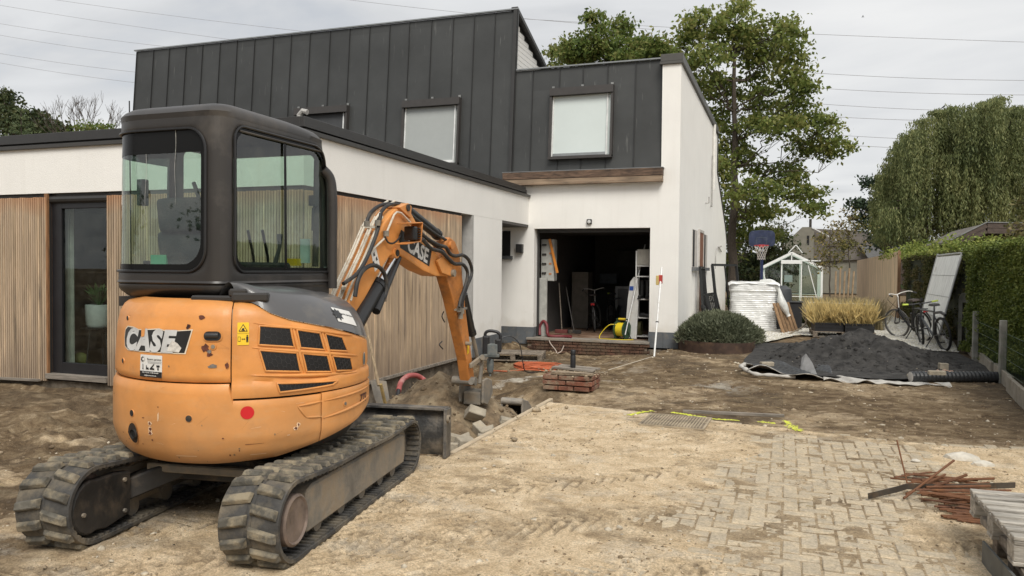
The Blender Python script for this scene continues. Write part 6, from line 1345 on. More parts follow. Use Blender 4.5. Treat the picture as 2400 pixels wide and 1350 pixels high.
t = thing('framed_mirror', 'white framed mirror leaning in the dark of the garage', 'mirror', (-4.1, 20.9, gf), R(-3)); b = B(); b.bb(-.30, -.24, 0, .04, 0, 1.12); b.bb(.24, .30, 0, .04, 0, 1.12); b.bb(-.24, .24, 0, .04, 0, .06); b.bb(-.24, .24, 0, .04, 1.06, 1.12); b.build('frame', mat('mirror_frame', (.42, .43, .44), .5), t); b = B(); b.bb(-.24, .24, .015, .03, .06, 1.06); b.build('mirror_glass', mat('mirror_face', (.16, .17, .18), .25, .3), t)
t = thing('jerrycan', 'dark blue plastic tub standing in front of the mirror in the garage', 'tub', (-3.75, 19.9, gf)); b = B(); b.box((0, 0, .24), (.36, .25, .48), taper=.88); b.build('body', mat('tub_blue', (.035, .05, .065), .5), t, bevel=.03, seg=2); b = B(); b.box((0, 0, .50), (.30, .2, .03)); b.build('lid', M_BLKP, t, bevel=.01)
# insulated sectional parts on the left inside (pale boards with dark latches) and orange level
t = thing('wall_cabinet', 'white panelled cabinet with dark latches hanging inside the left of the garage', 'cabinet', (-5.30, 17.60, 1.35)); b = B(); b.box((0, 0, .40), (.32, .25, .98)); b.build('body', mat('cabinet_pale', (.40, .40, .37), .7, var=.15, vscale=6), t, bevel=.01)
for k in range(4):
    b = B(); b.box((-.08, -.14, .10+k*.22), (.10, .03, .035)); b.build('latch', M_DK, t)
    b = B(); b.box((.07, -.13, .08+k*.24), (.06, .012, .04)); b.build('orange_label', mat('label_orange', (.45, .20, .10), .6), t)
b = B(); b.bb(-5.47, -5.26, YF+.30, YF+.36, -.03, 1.33); o = b.build('door_section', mat('cabinet_pale', (.40, .40, .37)), bevel=.005); setp(o, 'narrow pale board standing below the cabinet inside the garage jamb', 'board')
b = B(); b.box((0, 0, 0), (.06, .03, .82)); o = b.build('spirit_level', mat('level_orange', (.62, .22, .03), .5), bevel=.004); o.location = (-5.14, 17.42, 1.85); o.rotation_euler = (0, R(-14), 0); setp(o, 'long orange spirit level hanging aslant inside the left of the garage', 'spirit level')
b = B(); b.tube(spline([(-5.40, 17.25, 0), (-5.42, 17.3, .18), (-5.34, 17.3, .32), (-5.24, 17.25, .25), (-5.20, 17.2, .05), (-5.1, 17.1, .0), (-4.8, 17.15, -.0), (-4.6, 17.1, .0)], 7), .035, 10); o = b.build('suction_hose', mat('dark_red_hose', (.17, .03, .035), .5), smooth=True); setp(o, 'dark red suction hose curled by the left jamb of the garage', 'hose')
for k, (pp, m_, lb_) in enumerate(((((-5.05, 17.9, 0), (-5.25, 18.3, 1.2)), M_WOOD, 'broom with long wooden handle leaning left of the bicycles'), (((-4.75, 17.9, 0), (-5.1, 18.4, 1.1)), M_DK, 'dark rake leaning between the broom and the bicycles'))):
    t = thing('broom' if k == 0 else 'rake', lb_, 'broom' if k == 0 else 'rake', pp[0]); d_ = Vector(pp[1])-Vector(pp[0]); b = B(); b.cyl((0, 0, .05), d_, .014, n=8); b.build('handle', m_, t, smooth=True); b = B(); b.box((0, 0, .05), (.34, .07, .09)); b.build('head', mat('broom_red', (.13, .035, .03), .8) if k == 0 else M_DK, t, bevel=.01)
b = B(); b.box((0, 0, 0), (1.9, .55, .05)); o = b.build('workbench', mat('bench_top', (.055, .045, .04), .8)); o.location = (-3.6, 22.6, .95); setp(o, 'long dark workbench along the back wall of the garage', 'workbench')
b = B()
for sx in (-.85, .85): b.box((sx, 0, -.49), (.06, .5, .93))
b.build('leg', M_DK, o)
for k, (x, y, z, d_, c_, lb_) in enumerate(((-4.5, 22.9, .5, (.6, .5, 1.0), (.16, .15, .14), 'grey cupboard under the workbench in the dark garage'), (-5.2, 20.4, .75, (.45, .5, 1.5), (.20, .18, .15), 'tall pale box standing behind the brooms in the garage'), (-3.0, 21.6, .3, (.5, .4, .6), (.14, .11, .08), 'brown carton on the garage floor right of the mirror'), (-4.9, 22.4, 1.3, (.5, .3, .3), (.12, .14, .17), 'bluish crate high on the left of the workbench'), (-3.55, 22.7, 1.15, (.4, .3, .3), (.22, .21, .20), 'pale storage box on the workbench left of the red box'), (-4.1, 23.2, 1.9, (1.5, .3, .5), (.10, .10, .10), 'dark wall cabinet above the workbench'))):
    b = B(); b.box((0, 0, 0), d_); b.box((0, -d_[1]/2-.008, d_[2]*.1), (d_[0]*.8, .012, d_[2]*.6)); o = b.build('storage_box', mat('clutter_%s' % 'abcdef'[k], c_, .7, var=.15), bevel=.01); o.location = (x, y, z+gf); setp(o, lb_, 'box')
b = B(); b.box((0, 0, 0), (.35, .25, .16)); o = b.build('red_box', mat('faded_red_box', (.22, .03, .03), .6), bevel=.01); o.location = (-3.1, 22.5, 1.06); setp(o, 'red box standing on the workbench at the back of the garage', 'box')
b = B(); b.tube(spline([(-5.1, 16.95, -.05), (-5.0, 16.8, -.15), (-4.85, 16.75, -.32), (-4.9, 16.6, -.38), (-5.05, 16.55, -.35), (-4.95, 16.4, -.35), (-4.7, 16.5, -.3), (-4.62, 16.55, -.15)], 8), .012, 6); o = b.build('electric_wire', mat('pale_conduit', (.5, .42, .36), .6), smooth=True); setp(o, 'pale curly conduit hanging over the garage threshold', 'conduit')
# --- curtain-side things behind the glass door
t = thing('potted_plant', 'green plant in a white pot on a dark stool behind the glass door', 'potted plant', (-9.72, 8.9, .0)); b = B(); b.lathe([(0, .62), (.15, .62), (.18, .66), (.19, .95), (.17, .955), (.16, .92), (0, .92)], (0, 0, 0), 22); b.build('pot', mat('pot_white', (.60, .62, .60), .4), t, smooth=True)
b = B()
for a in range(3): b.tube([(.12*math.cos(a*2.1), .12*math.sin(a*2.1), .60), (.18*math.cos(a*2.1), .18*math.sin(a*2.1), 0)], .012, 6)
b.box((0, 0, .605), (.34, .34, .025)); b.build('stool', M_BLKP, t)
b = B()
for k in range(42):
    a = rnd.uniform(0, 6.28); rr_ = rnd.uniform(.08, .26); h_ = rnd.uniform(.12, .38); base = Vector((0, 0, .92)); tip = Vector((rr_*math.cos(a), rr_*math.sin(a), .92+h_)); sd_ = Vector((-math.sin(a), math.cos(a), 0))*.035; mid = base.lerp(tip, .6)+Vector((0, 0, .05)); b.add([base, mid+sd_, tip, mid-sd_], [(0, 1, 2, 3)])
b.build('foliage', mat('houseplant', (.05, .13, .03), .6, var=.3), t, fix=False)
b = B(); b.lathe([(.11*math.sin(a), -.11*math.cos(a)) for a in np.linspace(0, math.pi, 9)], (0, 0, 0), 14); o = b.build('ball', mat('ball_yellow', (.30, .31, .10), .6), smooth=True); o.location = (-10.1, 8.9, .11); setp(o, 'dull yellow ball on the floor just inside the glass door', 'ball')
# --- planter of corten steel with lavender
pl = thing('planter', 'rounded rust-brown steel planter edge with grey-green bush by the white wall', 'planter', (-1.35, 17.0, -.14))
PC = [(-2.15, 16.75), (-1.95, 16.25), (-1.45, 15.95), (-1.0, 15.95), (-.66, 16.2), (-.58, 16.7), (-.66, 17.6), (-.95, 18.5), (-1.5, 18.8), (-2.15, 18.8)]
pp = spline([(x+1.35, y-17.0, 0) for x, y in PC], 6); b = B(); n_ = len(pp); vs = []
for p in pp: c_ = Vector((0, .3, 0)); d_ = (p-c_).normalized(); vs += [p, p+Vector((0, 0, .24)), p-d_*.02+Vector((0, 0, .24)), p-d_*.02]
b.add(vs, [(i*4+j, (i+1)*4+j, (i+1)*4+(j+1) % 4, i*4+(j+1) % 4) for i in range(n_-1) for j in range(4)]); b.build('steel_edge', mat('corten', (.060, .036, .026), .7, .2, var=.35, vscale=5, bump=.3, dirt=(.16, .10, .06), dirt_amt=.6, dscale=6), pl, smooth=True)
b = B(); b.add([(p.x, p.y, .17) for p in pp], [tuple(range(n_))]); b.build('soil', mat('planter_soil', (.06, .045, .03), .95, var=.3, bump=1), pl)
# --- white gravel and black sand
def draped(name, poly, m, dz, step=.35):
    bm = bmesh.new(); bm.faces.new([bm.verts.new((x, y, 0)) for x, y in poly])
    for ax in (0, 1):
        lo = min(p[ax] for p in poly); hi = min(max(p[ax] for p in poly), 24); v = lo+step
        while v < hi: bmesh.ops.bisect_plane(bm, geom=bm.verts[:]+bm.edges[:]+bm.faces[:], plane_co=(v, 0, 0) if ax == 0 else (0, v, 0), plane_no=(1, 0, 0) if ax == 0 else (0, 1, 0)); v += step
    bmesh.ops.triangulate(bm, faces=bm.faces[:]); A_ = np.array([v.co[:2] for v in bm.verts]); z = ground_z(A_[:, 0], A_[:, 1])
    for v, q in zip(bm.verts, z): v.co.z = float(q)+dz
    me = bpy.data.meshes.new(name); bm.to_mesh(me); bm.free(); o = link(name, me, m); o['kind'] = 'structure'; return o
gp_ = [(-2.2, 17.4), (-.75, 16.9), (-.5, 17.2), (.3, 19.6), (1.9, 19.3), (2.0, 17.9), (2.3, 17.35), (3.2, 17.25), (3.45, 19), (3.55, 30), (3.6, 42), (-2.2, 42)]
M_GRAV = mat('cream_gravel', (.80, .70, .585), .95, var=.3, vscale=60, bump=2, bscale=110, dirt=(.45, .38, .31), dirt_amt=.6, dscale=90)
draped('gravel_path', gp_, M_GRAV, .045, .12)
g2 = np.random.default_rng(17)
def in_poly(x, y, P_):
    c = np.zeros(len(x), bool); n_ = len(P_)
    for i in range(n_):
        x0, y0 = P_[i]; x1, y1 = P_[(i+1) % n_]; k = ((y0 > y) != (y1 > y)) & (x < (x1-x0)*(y-y0)/(y1-y0+1e-12)+x0); c ^= k
    return c
x = g2.uniform(-2.2, 3.6, 14000); y = 17.2+g2.uniform(0, 1, 14000)**1.4*12; k = in_poly(x, y, gp_); P = np.stack([x[k], y[k], ground_z(x[k], y[k])+.05], -1)
scatter_lumps('gravel_stones', P, g2.uniform(.010, .022, len(P)), mat('gravel_stone', (.84, .75, .63), .9, var=.4, vscale=30), flat=.6, seed=12)
M_BS = mat('black_sand', (.037, .035, .033), .97, var=.5, vscale=6, bump=1.4, bscale=60, dirt=(.055, .052, .048), dirt_amt=.6, dscale=3)
_, BW = heap('black_sand_heap', 'heap of black lava sand between the bicycles and the rolled membrane', 'sand heap', 1.25, 15.35, 1.75, 2.2, .54, M_BS, 300, -.07, ((.35, .15, .5, .04), (.75, -.1, .35, .05), (-.6, -.1, .3, .06)), n=170, amp=.24, power=1.2)
k = g2.integers(0, BW[0].size, 70); P = np.stack([BW[0].ravel()[k], BW[1].ravel()[k], BW[2].ravel()[k]], -1); scatter_lumps('pale_pebbles', P, g2.uniform(.006, .02, 70), M_CONC, seed=44)
k = g2.integers(0, BW[0].size, 3500); P = np.stack([BW[0].ravel()[k], BW[1].ravel()[k], BW[2].ravel()[k]], -1); scatter_lumps('sand_clods', P, g2.gamma(1.5, .009, len(P)).clip(.004, .05), M_BS, flat=.8, seed=14)
b = B(); sh_ = [(-.62, 13.4), (-.7, 14.6), (-.60, 16.2), (-.62, 17.1), (.2, 17.5), (1.0, 18.2), (1.9, 18.0), (2.2, 17.2), (3.15, 17.1), (3.15, 14.2), (2.6, 13.4), (1.6, 12.7), (.5, 12.75)]; draped('black_sand_bed', sh_, M_BS, .05, .12)
# --- studded membrane sheets
M_MEM = mat('membrane_black', (.028, .030, .033), .45, var=.15, vscale=20); M_FLC = mat('fleece_pale', (.52, .50, .46), .9, var=.25, vscale=4, dirt=(.16, .14, .12), dirt_amt=.7, dscale=4)
def cloth(name, label, fn, nu, nv, m, m2=None):
    b = B(); b.grid(fn, nu, nv); o = b.build(name, m, smooth=True, fix=False); setp(o, label, 'membrane sheet')
    md = o.modifiers.new('s', 'SOLIDIFY'); md.thickness = .012; md.offset = -1
    if m2: o.data.materials.append(m2); md.material_offset = 1; md.material_offset_rim = 1
    return o
cloth('membrane_sheet', 'crumpled black studded membrane with pale underside at the left of the black sand', lambda u, v: (-.55+1.25*u+.08*math.sin(v*9)*(1-u), 12.55+1.5*v+.15*math.sin(u*7), -.05+.05*math.sin(u*11+v*5)+.09*math.exp(-((u-.3)/.3)**2)*(1-v)+.10*max(0, .25-u)+.01*math.sin(u*60)*math.sin(v*60)), 60, 50, M_MEM, M_FLC)
b = B(); b.tube(spline([(-.58, 13.4, -.02), (-.66, 13.0, .01), (-.60, 12.7, .0), (-.42, 12.5, -.05), (-.2, 12.47, -.05), (.15, 12.55, -.07)], 8), [.022+.03*math.sin(k*.45)**2*(1-k/50) for k in range(41)], 9); o = b.build('fleece_fold', M_FLC, smooth=True); setp(o, 'pale rolled fleece edge at the front of the crumpled membrane', 'fleece')
b = B(); A_ = Vector((.32, 12.95, -.02)); b.add([A_+Vector(v) for v in ((-.10, 0, -.05), (.16, -.05, -.05), (-.01, .10, .27), (-.07, .12, .20), (.09, .16, .12))], [(0, 1, 2), (0, 2, 3), (1, 4, 2), (2, 4, 3)]); o = b.build('membrane_corner', mat('grey_fleece', (.25, .25, .25), .9, var=.2)); setp(o, 'grey pointed corner of membrane sticking up from the sheet', 'membrane corner')
cloth('fleece_strip', 'pale torn fleece strip along the front edge of the black sand', lambda u, v: (.55+1.7*u, 12.42+.32*v+.06*math.sin(u*17)+.05*math.sin(u*41+v*3), -.085+.035*math.sin(u*23+v*4)*(.5+.5*math.sin(u*7))+.03*fbm(np.array(u*9), np.array(v*3), 5)), 70, 8, M_FLC)
cloth('fleece_scrap', 'pale fleece scrap showing under the black sand near the kerb', lambda u, v: (2.25+.85*u, 13.6+1.0*v+.1*math.sin(u*6), -.055+.02*math.sin(u*9+v*7)), 16, 16, M_FLC)
t = thing('membrane_roll', 'rolled black studded membrane with pale core lying before the kerb', 'membrane roll', (1.75, 12.72, -.02), R(22)); b = B()
for k in range(46):
    pass
sp_ = [(r_*1.0, x_) for r_, x_ in [(.075, 0)]]
b.lathe([(.078+.006*(k % 2), k*.030) for k in range(46)], (0, 0, .02), 22, 'x'); b.build('roll', M_MEM, t, smooth=False)
b = B(); b.lathe([(0, -.002), (.06, -.004), (.075, .0)], (0, 0, .02), 18, 'x'); b.tube([(1.34, 0, .02), (1.52, .02, .02)], [.06, .05], 14); b.build('core', M_FLC, t, smooth=True)
b = B(); b.bar((-1.15, 16.55, -.05), (-.7, 17.4, -.05), .08, .05)
# loose bricks/stones near the sand
for pos, d_, rz_, lb_ in (((-.27, 12.98, .06), (.20, .10, .07), .4, 'beige paver weighing down the crumpled membrane'), ((2.42, 14.15, .01), (.13, .10, .13), .2, 'square stone block standing on the black sand near the bicycles'), ((1.85, 13.05, -.03), (.20, .10, .06), -.3, 'flat brick lying at the front of the black sand'), ((2.05, 12.45, .11), (.22, .10, .06), .1, 'grey brick lying on top of the membrane roll'), ((2.62, 13.3, -.02), (.18, .10, .07), .5, 'beige brick beside the fleece scrap at the kerb'), ((1.98, 17.45, .02), (.55, .12, .12), -.1, 'long grey kerb stone between gravel and black sand')):
    b = B(); b.box((0, 0, 0), d_); o = b.build('loose_brick', M_CONC, bevel=.006, jit=.003); o.location = pos; o.rotation_euler = (0, 0, rz_); setp(o, lb_, 'brick')
P = np.stack([2.35+g2.normal(0, .22, 60), 13.75+g2.normal(0, .25, 60), np.full(60, -.035)], -1); scatter_lumps('brick_rubble', P, g2.uniform(.012, .045, 60), mat('rubble_pink', (.50, .34, .26), .9, var=.4, vscale=12), seed=15)
# --- wrapped pallet load
wr = thing('wrapped_pallet_load', 'tall pallet stack of slabs wrapped in wrinkled white plastic film', 'pallet load', (-.80, 20.9, -.06), R(4))
M_FILM = mat('white_film', (.74, .745, .74), .35, var=.05, vscale=5, bump=.5, bscale=12, coat=.3)
b = B(); n_u, n_v = 120, 60
def wf(u, v):
    a = u*2*math.pi; ca, sa = math.cos(a), math.sin(a); k_ = 1/max(abs(ca)**6+abs(sa)**6, 1e-9)**(1/6); z = v*1.30; w_ = .56*(1+.05*(v > .82)); layer = .010*math.sin(z*2*math.pi/.052)*(.5+.5*vnoise(np.array(u*14), np.array(z*3), 4))
    wr_ = .03*(float(fbm(np.array(u*18), np.array(z*2.2), 8))-.5)+.05*(float(fbm(np.array(u*26), np.array(z*7), 9))-.5); r_ = w_+layer+wr_
    return (ca*k_*r_, sa*k_*r_*.9, z)
b.grid(wf, n_u, n_v, closed=True); b.build('film', M_FILM, wr, smooth=True)
b = B(); b.grid(lambda u, v: ((u-.5)*1.22*(1+.03*math.sin(v*20)), (v-.5)*1.1*(1+.03*math.sin(u*17)), 1.30+.05*float(fbm(np.array(u*5), np.array(v*5), 12))-.10*max(0, abs(u-.5)-.44)*8-.10*max(0, abs(v-.5)-.44)*8), 40, 40); b.build('top_sheet', M_FILM, wr, smooth=True)
b = B(); b.tube(spline([(.15, -.35, 1.30), (.45, -.42, 1.28), (.60, -.45, 1.12), (.66, -.48, .85), (.78, -.5, .60), (.84, -.5, .48)], 8), [.075+.03*math.sin(k*.3) for k in range(41)], 14); b.build('loose_film', mat('thin_film', (.62, .63, .61), .3, var=.12, vscale=10, bump=.8, bscale=20), wr, smooth=True)
# wooden slatted panel leaning on it
t = thing('slatted_panel', 'brown wooden slatted panel leaning against the white wrapped stack', 'wooden panel', (-.02, 20.1, -.05), R(-25)); Mx = Matrix.Rotation(R(-20), 3, 'Y')
for k in range(5): b = B(); b.box(Mx @ Vector((.0, k*.19, .42)), (.03, .12, .86), M=Mx); b.build('slat', mat('oiled_slat', (.26, .16, .085), .8, var=.3, grain=(6, 6, 1), extra=per_object(.2)), t, bevel=.004)
b = B(); b.box(Mx @ Vector((-.03, .38, .12)), (.04, .9, .08), M=Mx); b.box(Mx @ Vector((-.03, .38, .70)), (.04, .9, .08), M=Mx); b.build('cross_rail', M_WOOD, t)
b = B(); b.tube(spline([(.35, 19.6, .03), (.2, 19.3, .03), (-.1, 19.3, .03), (.1, 19.7, .05), (.45, 20.2, .25), (.45, 20.3, .6), (.5, 20.4, .62)], 8), .018, 7); o = b.build('garden_hose', mat('hose_brown', (.22, .18, .13), .6), smooth=True); setp(o, 'brown garden hose curling on the gravel right of the slatted panel', 'hose')
t = thing('wheelie_box', 'black plastic box standing behind the slatted wooden panel', 'box', (.02, 21.6, 0)); b = B(); b.box((0, 0, .36), (.75, .6, .72)); b.build('body', M_BLKP, t, bevel=.02); b = B(); b.box((0, 0, .735), (.80, .65, .03)); b.build('lid', M_BLKP, t, bevel=.008)
t = thing('rubbish_bin', 'dark grey rounded bin behind the wrapped stack', 'bin', (-.12, 22.6, 0)); b = B(); b.tube([(0, 0, 0), (0, 0, .9), (0, 0, 1.05), (0, 0, 1.14)], [.24, .28, .25, .12], 18); b.build('body', mat('bin_grey', (.05, .055, .06), .5), t, smooth=True); b = B(); b.tube([(-.2, -.05, .03), (.2, -.05, .03)], .04, 8); b.build('wheel', M_BLKP, t)
# --- steel frames leaning on the side wall
M_SF = mat('charcoal_steel', (.035, .037, .038), .5, .3, var=.1)
def frame_panel(loc, w, h, bars, rz, tilt, lb_, cross=()):
    t = thing('leaning_gate', lb_, 'steel frame', loc, rz, 'dark steel frames stacked by the white side wall'); Mx = Matrix.Rotation(tilt, 3, 'Y')
    def bar_(a, c, w_=.045, nm='bar'): b = B(); b.bar(Mx @ Vector(a), Mx @ Vector(c), w_, w_); b.build(nm, M_SF, t)
    bar_((0, 0, 0), (0, 0, h), .06, 'stile'); bar_((0, w, 0), (0, w, h), .06, 'stile'); bar_((0, 0, h), (0, w, h), .06, 'rail'); bar_((0, 0, .03), (0, w, .03), .06, 'rail')
    for k in range(bars): y = w*(k+1)/(bars+1); bar_((0, y, .03), (0, y, h), .03)
    for z in cross: bar_((0, 0, z), (0, w, z), .03)
    return t
frame_panel((-1.95, 20.3, 0), 1.7, 1.62, 4, R(2), R(-5), 'dark barred steel frame standing closest to the side door', (.9,))
frame_panel((-1.62, 20.6, 0), 1.5, 1.70, 1, R(-20), R(-7), 'tall dark frame with one brace standing nearest the wrapped stack', ())
frame_panel((-1.80, 20.0, 0), .9, .62, 1, R(10), R(-12), 'low dark frame at the foot of the taller steel frames', ())
frame_panel((-1.70, 20.4, 0), 1.2, .95, 5, R(-6), R(-14), 'short gridded steel frame leaning among the taller ones', (.25, .5, .75))
# --- basketball hoop
bh = thing('basketball_hoop', 'freestanding basketball hoop with dark blue rounded backboard and red rim', 'basketball hoop', (-.70, 24.3, 0))
M_NAVY = mat('navy_backboard', (.022, .032, .075), .45, var=.25, vscale=8, dirt=(.10, .11, .13), dirt_amt=.4, dscale=6); Y0 = -.3
bpts = arc((.30, 2.62), .16, 0, 80, 5)+[(0, 2.80)]+arc((-.30, 2.62), .16, 100, 180, 5)+arc((-.34, 2.36), .12, 180, 270, 4)+arc((.34, 2.36), .12, 270, 360, 4)
b = B(); b.prism([(x*.80, 2.50+(z-2.52)*.86) for x, z in bpts], Y0-.02, Y0+.02, 'y'); b.build('backboard', M_NAVY, bh, bevel=.008)
b = B(); 
for a, c in (((-.14, 2.32), (-.14, 2.52)), ((.14, 2.32), (.14, 2.52)), ((-.14, 2.52), (.14, 2.52))): b.bar((a[0], Y0-.024, a[1]), (c[0], Y0-.024, c[1]), .012, .012)
b.build('target_square', mat('faint_line', (.07, .09, .12), .5), bh)
rim = [(.20*math.cos(a), Y0-.26+.20*math.sin(a), 2.28) for a in np.linspace(0, 2*math.pi, 25)]; b = B(); b.tube(rim, .011, 6); b.box((0, Y0-.04, 2.27), (.16, .05, .08)); b.build('rim', mat('rim_red', (.55, .04, .04), .5), bh)
b = B()
for k in range(12):
    for s_ in (1, -1):
        P_ = []
        for j in range(7):
            a = 2*math.pi*(k/12+s_*j/24); r_ = .20-.09*min(1, j/4); P_.append((r_*math.cos(a), Y0-.26+r_*math.sin(a), 2.27-.068*j))
        b.tube(P_, .0055, 4, cap=False)
b.build('net', mat('net_white', (.50, .46, .42), .9), bh, fix=False)
b = B(); b.cyl((0, 0, .1), (0, 0, 2.0), .045, n=12); b.bar((0, 0, 1.9), (0, Y0+.03, 2.35), .05, .05); b.bar((0, 0, 2.0), (0, Y0+.03, 2.6), .04, .04); b.build('pole', mat('pole_navy', (.02, .03, .09), .4), bh); b = B(); b.box((0, .2, .08), (.7, .9, .14)); b.build('base', M_BLKP, bh, bevel=.03)
# --- greenhouse
ghs = thing('greenhouse', 'small white-framed glass greenhouse with gable roof', 'greenhouse', (.17, 30.0, 0)); M_GHW = mat('greenhouse_white', (.75, .76, .75), .4, var=.03); M_GGL = glass_mat('greenhouse_glass', (.80, .88, .84), .02, 1.0)
gw, gh_, gr_, gl_ = 1.03, 1.66, 2.20, 3.2
def ghb(a, c, w_=.045, nm='frame_bar'): b = B(); b.bar(a, c, w_, w_); b.build(nm, M_GHW, ghs)
for y in (0, gl_):
    for sx in (-gw, gw): ghb((sx, y, 0), (sx, y, gh_), .07); ghb((sx, y, gh_), (0, y, gr_), .09 if y == 0 else .05)
    for x in (-.34, .34): ghb((x, y, 0), (x, y, 1.86), .04)
    ghb((-gw, y, .62), (gw, y, .62), .025)
ghb((-.36, -.02, 1.86), (.36, -.02, 1.86), .11, 'door_head'); ghb((-.36, -.05, 1.92), (1.0, -.05, 1.92), .04, 'door_track'); ghb((0, 0, 1.92), (0, 0, gr_), .035); ghb((0, 0, gr_), (0, gl_, gr_), .06, 'ridge')
for sx in (-gw, gw): ghb((sx, 0, gh_), (sx, gl_, gh_), .07, 'gutter'); ghb((sx*.98, .02, .05), (sx*.55, .02, 1.75), .028) if sx > 0 else ghb((sx*.98, .02, 1.60), (sx*.72, .02, .70), .028)
for k in (1, 2, 3, 4):
    for sx in (-1, 1): ghb((sx*gw, gl_*k/5, 0), (sx*gw, gl_*k/5, gh_), .03); ghb((sx*gw, gl_*k/5, gh_), (0, gl_*k/5, gr_), .03)
for nm, q in (('side_pane', [(-gw, 0, .05), (-gw, gl_, .05), (-gw, gl_, gh_), (-gw, 0, gh_)]), ('side_pane', [(gw, 0, .05), (gw, gl_, .05), (gw, gl_, gh_), (gw, 0, gh_)]), ('roof_pane', [(-gw, 0, gh_), (-gw, gl_, gh_), (0, gl_, gr_), (0, 0, gr_)]), ('roof_pane', [(gw, 0, gh_), (gw, gl_, gh_), (0, gl_, gr_), (0, 0, gr_)]), ('gable_pane', [(-gw, .01, .05), (gw, .01, .05), (gw, .01, gh_), (0, .01, gr_), (-gw, .01, gh_)]), ('gable_pane', [(-gw, gl_, .05), (gw, gl_, .05), (gw, gl_, gh_), (0, gl_, gr_), (-gw, gl_, gh_)])): b = B(); b.add(q, [tuple(range(len(q)))]); b.build(nm, M_GGL, ghs)
b = B(); b.box((-.1, 1.6, 1.25), (.30, .02, .26)); b.build('picture', mat('faded_picture', (.35, .40, .42), .6), ghs); b = B(); b.box((-.05, 1.3, .75), (.5, .4, .04)); b.box((-.05, 1.3, .37), (.06, .06, .74)); b.build('potting_table', M_WOOD, ghs)
b = B(); b.bar((-.12, .9, gr_+.02), (.15, .9, gr_+.32), .03, .03); b.bar((.15, .9, gr_+.32), (.38, .9, gr_+.02), .03, .03); b.build('open_vent', M_GHW, ghs)
# --- pallet with crates of dry grass
pg = pallet('pallet under the black crates of dry grass', (1.25, 19.95, 0), R(4), 1.35, .95)
for k, (x, lb_) in enumerate(((.93, 'black crate of dry golden grass on the left of the pallet'), (1.58, 'black crate of dry golden grass on the right of the pallet'))):
    t = thing('plant_crate', lb_, 'crate', (x, 19.9-.03*k, .145), R(4), 'black crates of dry grass on the pallet')
    b = B(); w_, d_, h_ = .62, .85, .20
    b.bb(-w_/2, w_/2, -d_/2, -d_/2+.02, 0, h_); b.bb(-w_/2, w_/2, d_/2-.02, d_/2, 0, h_); b.bb(-w_/2, -w_/2+.02, -d_/2+.02, d_/2-.02, 0, h_); b.bb(w_/2-.02, w_/2, -d_/2+.02, d_/2-.02, 0, h_); b.bb(-w_/2+.02, w_/2-.02, -d_/2+.02, d_/2-.02, 0, .15); b.build('tray', M_BLKP, t)
    b = B(); b.bb(-w_/2-.012, w_/2+.012, -d_/2-.012, -d_/2-.001, h_-.03, h_+.003); b.bb(-w_/2-.012, w_/2+.012, -d_/2-.012, -d_/2-.001, h_*.45, h_*.5); b.build('lip', M_BLKP, t)
    n_ = 2600; x0 = g2.uniform(-w_/2, w_/2, n_); y0 = g2.uniform(-d_/2, d_/2, n_); h2 = g2.uniform(.2, .5, n_)+.25*g2.random(n_)**4; lx = g2.normal(0, .125, n_); ly = g2.normal(0, .13, n_); wv = .0024
    V = np.stack([np.stack([x0-wv, y0, np.full(n_, .14)], -1), np.stack([x0+wv, y0, np.full(n_, .14)], -1), np.stack([x0+lx*.5+wv*.8, y0+ly*.5, .14+h2*.6], -1), np.stack([x0+lx, y0+ly, .14+h2], -1)], 1).reshape(-1, 3)
    F = np.arange(n_*4).reshape(n_, 4); gm = mat('dry_grass', (.58, .44, .18), .9, var=.35, vscale=9, dirt=(.30, .24, .10), dirt_amt=.6, dscale=6); o = np_mesh('dry_grass', V, F, gm, t); o['kind'] = 'stuff'
b = B(); b.bar((.55, 20.4, .78), (2.0, 20.5, .76), .02, .02); o = b.build('bamboo_cane', mat('cane_pale', (.55, .50, .38), .7)); setp(o, 'pale cane lying level behind the dry grass', 'cane')
